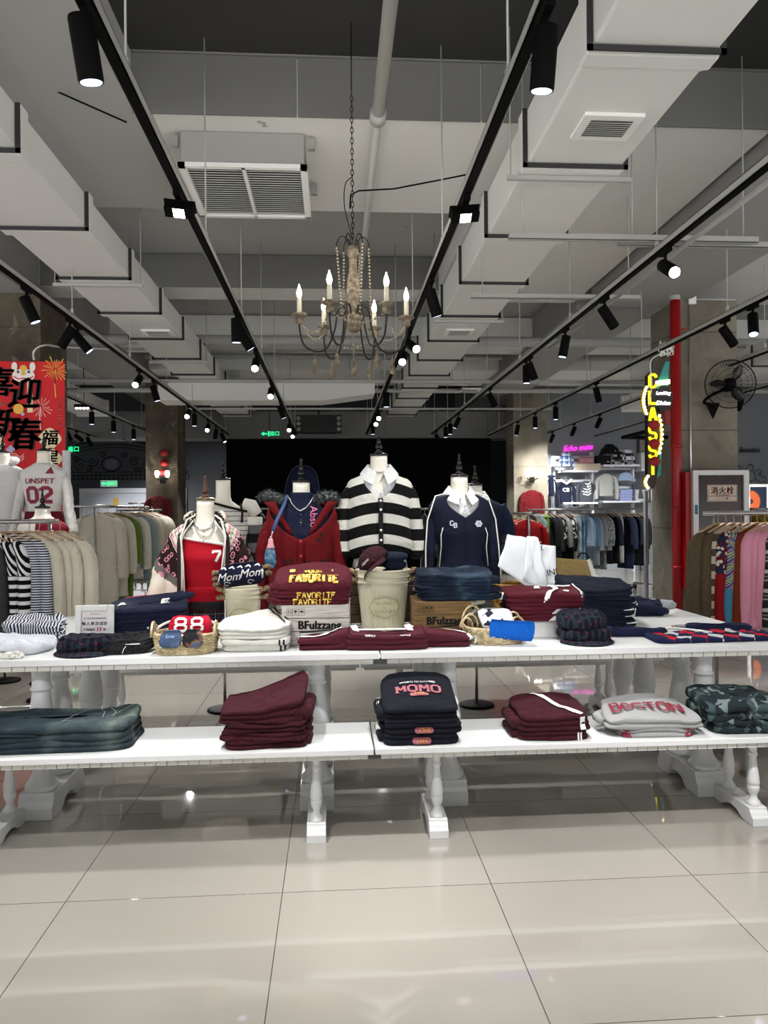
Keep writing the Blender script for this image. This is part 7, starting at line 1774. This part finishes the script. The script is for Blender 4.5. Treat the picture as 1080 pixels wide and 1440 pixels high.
YST = stripes('cream_thin_stripes', 2, .042, [(0, 'c5c08e'), (.82, '3a3834')], wob=.004)
it = [(BRN, 'brown fuzzy sweater, outermost on the rack by the red pipe', 'hanging_sweater', {}), (BRN, 'second brown fuzzy sweater from the red pipe', 'hanging_sweater', {}), (BST, 'brown and cream block-striped sweater', 'hanging_sweater', {}),
      (RFI, 'dark red sweater with patterned yoke', 'hanging_sweater', {}), (BFI, 'blue sweater with purple and yellow diamond pattern', 'hanging_sweater', {}), (RUST, 'rust brown cable sweater between blue and pink ones', 'hanging_sweater', {}),
      (PNK, 'pink quilted jacket, nearest to the rust sweater', 'hanging_jacket', {}), (PNK, 'pink quilted jacket, middle of three', 'hanging_jacket', {}), (PNK, 'pink quilted jacket, next to the grey striped sweater', 'hanging_jacket', {}),
      (GST, 'grey and charcoal wool striped sweater', 'hanging_sweater', {}), (YST, 'pale yellow sweater with thin dark stripes', 'hanging_sweater', {}), (YST, 'second pale yellow thin-striped sweater at the picture edge', 'hanging_sweater', {})]
rail_row('sweater', it, (RX+.06, 5.0, HR+.016), (.056, 0, 0), -1.12, 'sweaters on the rack by the red pipe', dict(L=.74, w=.46, th=.034, sl=.64, wav=.010, slim=.045), 'pale wooden hanger on the patterned sweater rack, %s from the red pipe', 'hangers of the patterned sweater rack')
# -- trench coat rack (runs away from the viewer)
TR = cloth('c6bfb0', .05); GRN = cloth('5f7a2a'); BLG = cloth('8b98a0')
c = at(138, 712, 8.2); HR = c.z; TX = c.x
rack('steel rack of beige trench coats behind the framed notice', (TX, 8.05, 0), 2.3, HR, rz=PI/2)
MB().tube([(.0, -.17, HR), (.0, .2, HR)], .016, 10).build('front_bar', STEEL, bpy.data.objects[[o.name for o in bpy.data.objects if o.get('label', '') == 'steel rack of beige trench coats behind the framed notice'][0]])
it = [(TR, 'long beige trench coat with buttons, foremost on its rack', 'hanging_coat', dict(L=1.10, sl=.62, th=.12)), (cloth('cfc9bb', .05), 'pale beige coat just behind the foremost trench coat', 'hanging_coat', dict(L=.95, sl=.6)), (GRN, 'olive green long dress between beige coats', 'hanging_coat', dict(L=1.15, sl=.5, w=.40)), (cloth('d6d2c6'), 'cream coat behind the olive dress', 'hanging_coat', dict(L=.8)),
      (BLG, 'blue-grey coat in the trench rack', 'hanging_coat', dict(L=.85)), (cloth('c8c0ae'), 'beige coat after the blue-grey one', 'hanging_coat', dict(L=.9)), (cloth('c2baa8'), 'beige coat last but one on the trench rack', 'hanging_coat', dict(L=.85)), (cloth('cdc7ba'), 'beige coat farthest along the trench rack', 'hanging_coat', dict(L=.8))]
rail_row('coat', it, (TX, 8.2, HR+.016), (.02, .26, 0), PI/2-.12, 'coats on the trench coat rack', dict(L=.9, w=.44, th=.10, sl=.58, wav=.015, slim=.06), 'wooden hanger on the trench coat rack, %s from the front', 'hangers of the trench coat rack')
for z in (-.35, -.52, -.70): 
    t0 = [o for o in bpy.data.objects if o.get('label', '').startswith('long beige trench')][0]
    MB().lathe([(0, .014), (.006, .012)], n=10, M_=Matrix.Translation((.085, -.06, z)) @ Matrix.Rotation(PI/2, 4, 'Y')).build('button', M('coat_button', '3c3428', .4), t0)
# -- red sweater rack (runs away from the viewer)
c = at(742, 722, 8.6); HR = c.z
REDS = NT('red_knit_white_dots', .95, 0, .15); REDS.base(REDS.mix(REDS.lt(REDS.voro(11), .13), lin('7c1016'), lin('d9d2cc'))); REDS = REDS.m
rack('steel rack of red sweaters behind the shopping bags', (c.x, 8.5, 0), 2.4, HR, rz=PI/2)
it = [(REDS, 'red knit with white dots, foremost on its rack', 'hanging_sweater', {})]+[(cloth('a3121c'), 'bright red sweater, %s behind the dotted one' % ORD[i], 'hanging_sweater', {}) for i in range(3)]+[(cloth('b6b0a8'), 'pale sweater, %s behind the red ones' % ORD[i], 'hanging_sweater', {}) for i in range(2)]
rail_row('sweater', it, (c.x, 8.65, HR+.016), (.0, .26, 0), PI/2+.2, 'sweaters on the red sweater rack', dict(L=.6, w=.42, th=.08, sl=.5, slim=.05), 'tan hanger on the red sweater rack, %s from the front', 'hangers of the red sweater rack')
# -- long far rack under the shelves
def far_row(p_a, p_b, cols, label, hlabel, group, cat='garment', rackname=None, rz=0, Ls=(.75, .95), sl=.0, hw=.34, th=.05, w=.36, plastic='9a8a78'):
    a = Vector(p_a); b = Vector(p_b); L = (b-a).length; ang = math.atan2(b.y-a.y, b.x-a.x)
    rack(rackname, (a.x, a.y, 0), L, a.z, rz=ang)
    n = len(cols); rnd = random.Random(n)
    hm = M('far_hanger', plastic, .5)
    for i, c in enumerate(cols):
        p = a.lerp(b, (i+.7)/(n+.4)); p.z += .016; hexc, nm, kind = c
        LL = {'top': .58, 'coat': .95, 'trousers': .92, 'skirt': .5, 'dress': .85}[kind]+rnd.uniform(-.05, .05)
        bd, S = hung(LL, {'trousers': .24, 'skirt': .30}.get(kind, w), th, {'top': .48, 'coat': .55}.get(kind, 0), seed=i*1.9, wav=.010)
        m = hexc if not isinstance(hexc, str) else cloth(hexc)
        jr = ang+rz+rnd.uniform(-.12, .12)
        t = merge_mb([bd]+S)  .build('hanging_'+{'top': 'shirt'}.get(kind, kind), m, loc=p, rz=jr)
        tag(t, '%s %s hanging on the %s, %s in the row' % (nm, kind, label, ORD[i]), {'top': 'top', 'coat': 'coat', 'trousers': 'trousers', 'skirt': 'skirt', 'dress': 'dress'}[kind], group)
        hanger_at(p, jr, '%s hanger on the %s' % (ORD[i], label), group+' hangers', hm, hw)
GREYP = NT('grey_print_cloth', .9, 0, .2); GREYP.base(GREYP.ramp(GREYP.noise(16, 3), [(.42, '8f9494'), (.52, '474d4e'), (.6, 'a9adab')])); GREYP = GREYP.m
BWPR = NT('black_white_print', .9, 0, .2); BWPR.base(BWPR.mix(BWPR.math('MULTIPLY', BWPR.gt(BWPR.noise(22, 3), .55), BWPR.lt(BWPR.math('ABSOLUTE', BWPR.math('ADD', BWPR.coord()[2], .35)), .16)), lin('101012'), lin('c9c9c9'))); BWPR = BWPR.m
cols = [('6e6a60', 'taupe', 'coat'), ('77858f', 'dusty blue', 'top'), ('7f9fbb', 'sky blue', 'trousers'), ('7fae3a', 'lime green', 'trousers'), ('1c1d1f', 'black', 'top'), ('2c2d30', 'charcoal', 'coat'), (BWPR, 'black printed', 'top'), ('8f8f8a', 'grey', 'top'), (BWPR, 'black and white printed', 'coat'), ('0f1012', 'plain black', 'trousers'),
        ('c9c7bf', 'off-white', 'trousers'), ('a9b8c2', 'ice blue', 'trousers'), ('7396b4', 'mid blue', 'trousers'), ('9db6cd', 'pale blue', 'top'), ('6c93bd', 'bright blue', 'top'), ('9aa8b4', 'grey-blue', 'coat'), ('8a9196', 'slate', 'top'), (GREYP, 'grey patterned', 'coat'), (GREYP, 'silvery patterned', 'top'),
        ('14151c', 'black', 'trousers'), ('1a1f30', 'navy', 'top'), ('12131a', 'near-black', 'trousers'), ('b5b3a9', 'stone', 'trousers'), ('151a2c', 'dark navy', 'top'), ('1c2740', 'deep blue', 'coat'), ('131520', 'ink', 'trousers'), ('1a1c24', 'dark', 'top'), ('0e0f13', 'jet black', 'coat'), ('101116', 'black', 'top'), ('17181d', 'black', 'trousers')]
a = at(744, 717, 12.2); b = at(908, 716, 13.0)
far_row(a, b, cols, 'long far rack', '', 'clothes on the long far rack', rackname='long steel clothes rack under the far shelving', rz=.10)
a = at(900, 712, 14.0)
# -- small racks in the middle distance
mid = [('8c8780', 'stone', 'top'), ('5c4b48', 'brown', 'top'), ('b59a94', 'dusty pink', 'top'), ('2a2a2e', 'charcoal', 'coat'), ('c4bfb4', 'cream', 'top'), ('3d4450', 'slate blue', 'top'), ('8a7f74', 'taupe', 'top'), ('15161a', 'black', 'coat'), ('d0ccc2', 'white', 'top'), ('555a60', 'grey', 'top'), ('1b1c20', 'black', 'top'), ('9a9088', 'beige', 'top'), ('20222a', 'dark', 'top'), ('6e6660', 'mole', 'top')]
far_row(at(328, 716, 11.0), at(482, 716, 11.3), mid, 'rack behind the red cardigan', '', 'clothes on the rack behind the mannequins', rackname='steel clothes rack behind the red cardigan mannequin', rz=.12)
far_row(at(588, 716, 11.5), at(708, 716, 11.5), mid[3:12], 'rack behind the navy polo', '', 'clothes on the rack behind the polo', rackname='steel clothes rack behind the navy polo mannequin', rz=.12)
drk = [('141418', 'black', 'coat'), ('1c1a1a', 'dark brown', 'coat'), ('26272b', 'charcoal', 'coat'), ('101014', 'jet', 'coat'), ('2b2422', 'umber', 'coat'), ('17181c', 'black', 'top'), ('33343a', 'grey', 'coat'), ('121216', 'black', 'coat')]
far_row(at(166, 718, 11.3), at(226, 718, 11.6), drk, 'dark rack by the far pillar', '', 'clothes on the dark rack', rackname='steel clothes rack of dark coats by the far dark pillar', rz=-.15)
whi = [('b9b6b0', 'pale', 'top'), ('a7a39c', 'stone', 'top'), ('d0cdc6', 'white', 'top'), ('8e8a86', 'grey', 'top'), ('c4c0b8', 'cream', 'top'), ('999490', 'taupe', 'top')]
far_row(at(182, 708, 15.6), at(206, 708, 15.6), whi, 'small rack by the white doorway', '', 'tops by the white doorway', rackname='small steel rack before the wide white doorway', rz=.2)
far_row(at(1052, 716, 9.0), at(1110, 716, 9.0), [('a8932a', 'mustard yellow', 'top'), ('b59c28', 'yellow', 'top'), ('6a6a66', 'grey', 'top'), ('303136', 'black', 'top')], 'rack beyond the hydrant cabinet', '', 'tops beyond the hydrant cabinet', rackname='steel clothes rack beyond the hydrant cabinet', rz=.25)
# small wall-hung red sweaters on the far pillars
for (px, py, Y, s, c_) in ((748, 683, 16.19, 'grey', '5a0b12'), (222, 690, 15.19, 'dark', '4c0a10')):
    bd, S = hung(.52, .40, .06, .46, seed=3, wav=.01, slim=.05)
    for q in [bd]+S:
        for v in q.v: v.x, v.y = v.y, v.x*.6
    p = at(px, py, Y-.06); t = empty('hanging_sweater', p, 'dark red sweater pinned on the far %s concrete pillar' % s, 'sweater'); bd.build('body', cloth(c_), t)
    for q in S: q.build('sleeve', cloth(c_), t)
    MB().tube([(0, .0, -.09), (0, .055, .03)], .004, 5).build('hook', BLACKM, t)

# ================================================================== MANNEQUINS BY THE BANNER
YL = 6.6
def floor_m(px, py, Y, lab, H=.135, rz=0, g='display mannequins by the banner'):
    p = at(px, py, Y); t = mannequin(lab, Vector((p.x, Y, 0)), p.z, rz=rz, H=H, group=g); return t, Vector((p.x, Y, 0)), p.z
t, L, S = floor_m(62, 657, YL, 'ivory mannequin with black finial wearing the white 02 shirt before the red banner')
g = empty('long_sleeve_shirt', L, 'white long-sleeved shirt with maroon 02 print before the red banner', 'shirt')
R = lofted([(z, a+.008, b+.008) for z, a, b in BODY], .03, -.43, 40, .02, wob=.02); bo = MB().rings([[p+Vector((0, 0, S)) for p in r] for r in R], True, False).build('body', cloth('d6d4d0', .03), g, solid=.004)
for s in (-1, 1): sleeve([(s*.13, 0, -.055), (s*.185, 0, -.16), (s*.215, -.02, -.35), (s*.25, -.03, -.56)], [.045, .05, .045, .05], S, cloth('d6d4d0', .03), 'sleeve', g, sd=s)
MC = M('maroon_print', '7c1730', .7); press('number_print', block('02', .115, 1.7, False, gap=1.8), bo, MC, (.0, 0, S-.24)); press('word_print', text_geo('UNSPET', .062, .03, sx=1.1, maxe=.015), bo, MC, (0, 0, S-.125)); press('triangle_patch', poly_geo([(.045, -.06), (.115, -.06), (.085, .0)], .02), bo, MC, (0, 0, S))
skirt(L, S, cloth('5e0f20'), 'maroon shorts on the mannequin before the red banner', [(-.38, .15, .11), (-.46, .165, .118), (-.66, .20, .13)], .01, name='shorts')
t, L, S = floor_m(4, 659, YL+.1, 'ivory mannequin in white hoodie at the picture edge by the banner')
g = empty('hoodie', L, 'white hooded sweatshirt on the mannequin at the picture edge', 'hoodie')
wm = cloth('d4d2d2', .03)
R = lofted([(z, a+.03, b+.03) for z, a, b in BODY], .03, -.50, 40, .02, wob=.03); MB().rings([[p+Vector((0, 0, S)) for p in r] for r in R], True, False).build('body', wm, g, solid=.006)
sleeve([(.14, 0, -.07), (.21, 0, -.18), (.235, -.02, -.35), (.24, -.03, -.56)], [.055, .065, .06, .05], S, wm, 'sleeve', g); sleeve([(-.14, 0, -.07), (-.21, 0, -.18), (-.235, -.02, -.35), (-.24, -.03, -.56)], [.055, .065, .06, .05], S, wm, 'sleeve', g)
MB().tube([(-.09, -.06, S+.03), (-.10, .02, S+.07), (0, .09, S+.07), (.10, .02, S+.07), (.09, -.06, S+.03)], [.02, .035, .04, .035, .02], 10).build('hood', wm, g)
skirt(L, S, cloth('c9c9cc'), 'white pleated skirt below the white hoodie', [(-.45, .16, .11), (-.60, .21, .14)], .04)
t, L, S = floor_m(60, 733, 6.0, 'short ivory mannequin with black finial just behind the striped knit rack', H=.10)
g = empty('long_sleeve_shirt', L, 'white and maroon shirt with lettering, low behind the striped knit rack', 'shirt')
TWO = NT('white_maroon_halves', .9, 0, .2); TWO.base(TWO.mix(TWO.gt(TWO.coord()[0], -.02), lin('d6d2cf'), lin('6e1226'))); 
R = lofted([(z, a+.012, b+.012) for z, a, b in BODY], .02, -.5, 40, .02); bo = MB().rings([[p+Vector((0, 0, S)) for p in r] for r in R], True, False).build('body', TWO.m, g, solid=.004)
for s in (-1, 1): sleeve([(s*.13, 0, -.055), (s*.185, 0, -.16), (s*.215, -.02, -.35), (s*.22, -.03, -.5)], [.045, .05, .045, .04], S, TWO.m, 'sleeve', g, sd=s)
press('word_print', block('ONE', .05, 1.5, False), bo, INK_W, (.05, 0, S-.10))
# ================================================================== BACK LEFT WALL: doorway, ornament
YW = Y1-.6
a = at(112, 687, YW-.05); b = at(262, 687, YW-.05)
DWH = M('door_white_paint', 'cdd1d8', .6)
m = MB().box(a.x, a.x+.12, YW-.08, YW-.001, 0, a.z).box(b.x-.12, b.x, YW-.08, YW-.001, 0, a.z).box(a.x+.12, b.x-.12, YW-.08, YW-.001, a.z-.12, a.z); struct(m.build('trim_1', DWH))
struct(MB().box(a.x+.12, b.x-.12, YW-.03, YW-.001, 0, a.z-.12).build('door_1', M('door_leaf_paint', 'bcc2cc', .6, var=.03)))
p = at(163, 707, YW-.035); tag(MB().box(-.07, .07, -.006, 0, -.12, .12).build('wall_notice', M('notice_yellow', 'd2b24c', .7), loc=p), 'small yellow notice stuck on the wide white doorway', 'notice')
orn = empty('wall_mural', at(160, 668, YW-.01), 'dark relief mural of arch and scrolls above the white doorway', 'mural'); oc = at(160, 668, YW-.01); k_ = YW/F_PX
OL = M('mural_line_dark', '0b0c0e', .9, spec=.1); OG = M('mural_oval_grey', '5a5e66', .8)
def op(px, py): return ((px-160)*k_, (668-py)*k_)
gs = []
for (rx_, ry_, w_) in ((98, 48, 1.6), (90, 42, .9), (84, 38, .9)):
    gs.append(strip_geo([op(160+rx_*math.cos(PI*i/40), 668-ry_*math.sin(PI*i/40)) for i in range(41)], w_*k_))
for y in (664, 668, 674): gs.append(strip_geo([op(62, y), op(262, y)], .8*k_))
for i in range(34): gs.append(strip_geo([op(64+i*6, 668.5), op(64+i*6, 673.5)], 1.2*k_))
def spiral(cx_, cy_, r, turns, ph, d=1): return [op(cx_+r*(1-i/26)*math.cos(d*turns*2*PI*i/24+ph), cy_-r*(1-i/26)*math.sin(d*turns*2*PI*i/24+ph)) for i in range(25)]
for (x, y, r, d) in ((115, 655, 9, 1), (205, 655, 9, -1), (98, 659, 6, -1), (222, 659, 6, 1), (132, 650, 7, -1), (188, 650, 7, 1), (128, 660, 5, 1), (192, 660, 5, -1), (146, 640, 5, 1), (174, 640, 5, -1), (110, 645, 5, -1), (210, 645, 5, 1), (84, 661, 4, 1), (236, 661, 4, -1)):
    gs.append(strip_geo(spiral(x, y, r, 1.6, .5, d), 1.0*k_))
gs.append(strip_geo([op(157+13*math.cos(2*PI*i/30), 653-10*math.sin(2*PI*i/30)) for i in range(31)], 1.3*k_))
V, Fq = merge_geo(gs); panel_text('relief_lines', (V, Fq), OL, orn, facing(0, -.004, 0))
panel_text('oval_shield', ([(op(157+9*math.cos(2*PI*i/24), 653-7*math.sin(2*PI*i/24))) for i in range(24)], [tuple(range(24))]), OG, orn, facing(0, -.006, 0))
for (px, py, Y, s) in ((118, 573, 14.0, 'five-lamp light bar'),):
    p = at(px, py, Y); t = empty('light_bar', p, 'short bar of five small lit lamps beyond the red banner', 'light'); MB().box(-.17, .17, -.02, .02, .0, .06).tube([(0, 0, .05), (0, 0, 1.1)], .006, 5).build('bar', BLACKM, t)
    for k in range(5): MB().ball((-.13+.065*k, 0, -.012), .024, 8, 6).build('lamp', LENSON, t)
# ================================================================== BACK RIGHT: shelving, neon, pictures
YS = 16.9
def rp(px, py, Y=YS): return at(px, py, Y)
SHW = M('shelf_white', 'c4c8ce', .5); 
sh = empty('display_shelving', (0, YS, 0), 'white slatted wall shelving with ledges at the far wall', 'shelving')
for (px0, px1, y0, y1) in ((777, 781, 643, 716), (831, 835, 636, 716), (889, 892, 640, 716), (908, 912, 640, 716)):
    a, b = rp(px0, y0), rp(px1, y1); MB().box(a.x, b.x, -.02, .12, 0, a.z).build('shelf_upright', SHW, sh)
for y in (643, 651, 659, 676, 686, 695, 706): 
    a, b = rp(777, y), rp(912, y); MB().box(a.x, b.x, .04, .08, a.z-.03, a.z+.03).build('cross_slat', SHW, sh)
for (px0, px1, y) in ((785, 833, 664), (841, 891, 656), (840, 891, 706), (770, 779, 656), (893, 912, 662), (785, 833, 708)):
    a, b = rp(px0, y), rp(px1, y); MB().box(a.x, b.x, -.38, .03, a.z-.02, a.z+.02).build('ledge', SHW, sh)
def flat_top(px, py, w_px, h_px, m, label, cat='top', nm='hanging_shirt', Y=YS-.25, sleeves=True, printm=None, hanger='e2e2e2', fl=.0):
    k = Y/F_PX; bd, S = hung(h_px*k-.06, w_px*k*(.72 if sleeves else 1), .08, (h_px*k*.85 if sleeves else 0), seed=px*.1, wav=.012, slim=w_px*k*.10, flare=fl)
    for q in [bd]+S:
        for v in q.v: v.x, v.y, v.z = v.y*(1.0 if q is bd else 1.12), v.x-(0 if q is bd else .03), v.z+.09
    t = empty(nm, at(px, py, Y), label, cat); bo = bd.build('body', m, t)
    for q in S: q.build('sleeve', m, t)
    MB().tube([(0, 0, .0), (0, 0, .10), (.02, 0, .12)], .006, 5).build('hook', CHROME, t)
    if printm: press('print', printm[0], bo, printm[1], (0, 0, -h_px*k*.35))
    return t
NVT = cloth('161b30'); 
flat_top(795, 676, 24, 38, NVT, 'navy top with white collar hung on the far shelving', printm=(text_geo('CB', .12, .03, maxe=.03), INK_W))
MB().tube([(-.13, -.05, .02), (0, -.09, -.07), (.13, -.05, .02)], .03, 8).build('white_collar', INK_W, [o for o in bpy.data.objects if o.get('label', '').startswith('navy top with white collar')][0])
flat_top(824, 676, 28, 38, cloth('3f434a'), 'dark grey top with white script hung on the far shelving', printm=(merge_geo([strip_geo([(-.03+.08*math.sin(i*1.7+j), .15-.06*j), (.03, .12-.06*j), (.1, .17-.06*j)], .02) for i in range(2) for j in range(5)]), INK_W))
flat_top(852, 666, 30, 38, cloth('a9aba8', .04), 'pale grey button shirt hung on the far shelving', 'shirt')
flat_top(880, 664, 20, 18, cloth('8fa3c0'), 'pale blue pleated skirt hung on the far shelving', 'skirt', 'hanging_skirt', sleeves=False, fl=.06)
flat_top(901, 672, 22, 36, cloth('4a4f55'), 'charcoal top hung at the sign end of the far shelving')
flat_top(775, 668, 10, 36, NVT, 'navy sleeve of a top beside the far grey pillar')
flat_top(796, 636, 18, 26, plaid('blue_plaid', '5f7bb0', [(.5, .2, 'c9d6ea', .8), (.15, .08, '2c4680', .8)], .12), 'blue checked top above the far ledge', printm=None)
flat_top(857, 624, 24, 20, cloth('0f1012'), 'black hooded top high on the far shelving', sleeves=True)
flat_top(870, 632, 16, 20, stripes('black_band_stripes', 2, .12, [(0, '141416'), (.6, 'a9a9ac')]), 'black and grey banded top high on the far shelving')
flat_top(883, 632, 14, 22, stripes('white_navy_blocks', 2, .16, [(0, '1b2238'), (.45, 'c9ccd4')]), 'white and navy blocked top high on the far shelving')
flat_top(853, 642, 12, 14, cloth('c79fae'), 'small pink top above the far middle ledge')
p = rp(877, 702); tag(slab(.42, .2, .26, seed=201, layers=4, wr=.01).build('folded_shirt', cloth('8f9cc4'), loc=(p.x, YS-.2, rp(877, 706).z+.021)), 'lilac folded shirts stack on the lower far ledge', 'shirt')
p = rp(820, 664); t = MB().box(-.3, .3, -.12, .12, 0, .16).build('storage_box', M('cream_box', 'b3a692', .7), loc=(p.x+.0, YS-.2, rp(818, 664).z+.021), bevel=.01); tag(t, 'cream tray on the far ledge with pink cloth', 'box')
tag(slab(.35, .2, .14, seed=203, wr=.02).build('folded_cloth', cloth('c08a98'), loc=(p.x, YS-.2, rp(818, 664).z+.182)), 'pink folded cloth in the cream tray on the far ledge', 'cloth')
p = rp(902, 662); tag(MB().box(-.17, .17, -.15, .15, 0, .38).build('storage_box', M('white_box_far', 'a9abab', .7), loc=(rp(903, 660).x, YS-.2, rp(903, 662).z+.021), bevel=.01), 'white box on the far ledge next to the lit sign', 'box')
for (px, py, r, c_, s) in ((843, 645, .16, '101012', 'black'), (899, 704, .2, 'b9b6b2', 'pale'),):
    Y = YS-.2; zb = rp(px, 656 if py < 660 else 706).z+.021; bb = MB().box(-r, r, -.1, .1, 0, r*1.3).tube([(-r*.5, 0, r*1.25), (-r*.3, 0, r*1.9), (r*.3, 0, r*1.9), (r*.5, 0, r*1.25)], .015, 6)
    tag(bb.build('handbag', cloth(c_), loc=(rp(px, py).x, Y, zb), bevel=.02), '%s handbag standing on the far ledge' % s, 'handbag')
# neon
ns = empty('neon_sign', at(812, 630, 17.58), 'pink handwritten neon sign on the far wall', 'neon sign'); PN = M('pink_neon', 'ff40e0', .4, emis=2.0, ecol='ff30d8')
kk = 17.55/F_PX
V, Fq = move_geo(text_geo('Echo mate', 11*kk, .0, shear=.35, sx=.92), 0, 0, .07); panel_text('neon_script', (V, Fq), PN, ns, facing(0, -.02, 0), .02)
p = at(904, 627, 17.55); t = empty('picture_frame', p, 'small dark framed picture on the far wall by the lit sign', 'picture'); MB().box(-.13, .13, -.02, .04, -.2, .2).build('frame', M('frame_dark', '16110f', .4), t, bevel=.01); MB().box(-.08, .08, -.024, -.0201, -.14, .14).build('picture', M('picture_print', '8e8882', .8, var=.4, vs=14), t)
# wall art at the far right
p = at(1053, 633, 17.55); kk = 17.55/F_PX
t = empty('wall_lettering', p, 'black handwritten word painted on the far grey wall', 'wall lettering'); panel_text('script', text_geo('Beauties', 11*kk, .012, shear=.35, sx=.85), INK, t, facing(0, -.02, 0))
t = empty('wall_drawing', at(1056, 668, 17.55), 'black line drawing of a winged child on the far grey wall', 'wall drawing')
def cpt(x, y): return (x*kk, y*kk)
L_ = [[cpt(-2+5*math.cos(2*PI*i/14), 10+4.5*math.sin(2*PI*i/14)) for i in range(15)], [cpt(-5, 6), cpt(-9, 2), cpt(-7, -5), cpt(0, -9), cpt(6, -6), cpt(5, 1), cpt(2, 6)], [cpt(-8, 3), cpt(-16, 9), cpt(-20, 14), cpt(-14, 12), cpt(-9, 6)], [cpt(-16, 9), cpt(-19, 8), cpt(-14, 6)],
      [cpt(4, 4), cpt(12, 8), cpt(16, 4), cpt(11, 3), cpt(15, 0), cpt(9, 0)], [cpt(5, -6), cpt(12, -10), cpt(16, -16), cpt(12, -18), cpt(6, -12)], [cpt(0, -9), cpt(-1, -15), cpt(4, -20), cpt(8, -19)], [cpt(14, -4), cpt(20, -2), cpt(21, -10), cpt(16, -9)], [cpt(-4, 14), cpt(-1, 16), cpt(3, 13)]]
panel_text('ink_lines', merge_geo([strip_geo([tuple(q)[:2] for q in spline([(a_, b_, 0) for a_, b_ in l], 4)] if len(l) > 2 else l, .9*kk) for l in L_]), INK, t, facing(0, -.02, 0))
t = empty('framed_poster', at(1066, 705, 13.5), 'white framed navy poster with an orange scalloped sun beyond the cabinet', 'poster'); k3 = 13.5/F_PX
a_ = (1054-1066)*k3; b_ = 22*k3; MB().box(a_-.05, b_, -.0, .05, -25*k3, 25*k3).build('frame', WHITE, t); MB().box(a_, b_-.12, -.008, -.0005, -23*k3, 21*k3).build('poster_sheet', M('poster_navy', '15233c', .7), t)
g = []
for i in range(14):
    a2 = -PI*.5+PI*i/13; g.append(([(a_, 0), (a_+14*k3*math.cos(a2-.10), 15*k3*math.sin(a2-.10)), (a_+15.5*k3*math.cos(a2), 16.5*k3*math.sin(a2)), (a_+14*k3*math.cos(a2+.10), 15*k3*math.sin(a2+.10))], [(0, 1, 2, 3)]))
panel_text('orange_sun', merge_geo(g), M('poster_orange', 'd8642a', .7), t, facing(0, -.012, 0)); panel_text('sun_centre', ([(a_+4*k3*math.cos(x), 4*k3*math.sin(x)) for x in [-PI/2+PI*i/10 for i in range(11)]], [tuple(range(11))]), M('poster_navy', '15233c', .7), t, facing(0, -.014, 0))
MB().tube([(0, .03, -25*k3), (0, .03, -.0-at(1066, 705, 13.5).z)], .02, 8).build('stand_leg', WHITE, t)
# white leaning panel edge by the pillar
a = at(909, 700, 9.7); t = MB().box(-.02, .02, -.03, .03, 0, at(911, 690, 9.7).z).build('panel_post', M('grey_post', '8f9194', .5), loc=(a.x, 9.72, 0)); tag(t, 'thin pale upright standing against the edge of the sign pillar', 'post')
bpy.data.objects.remove(_fo); bpy.data.curves.remove(_fc)
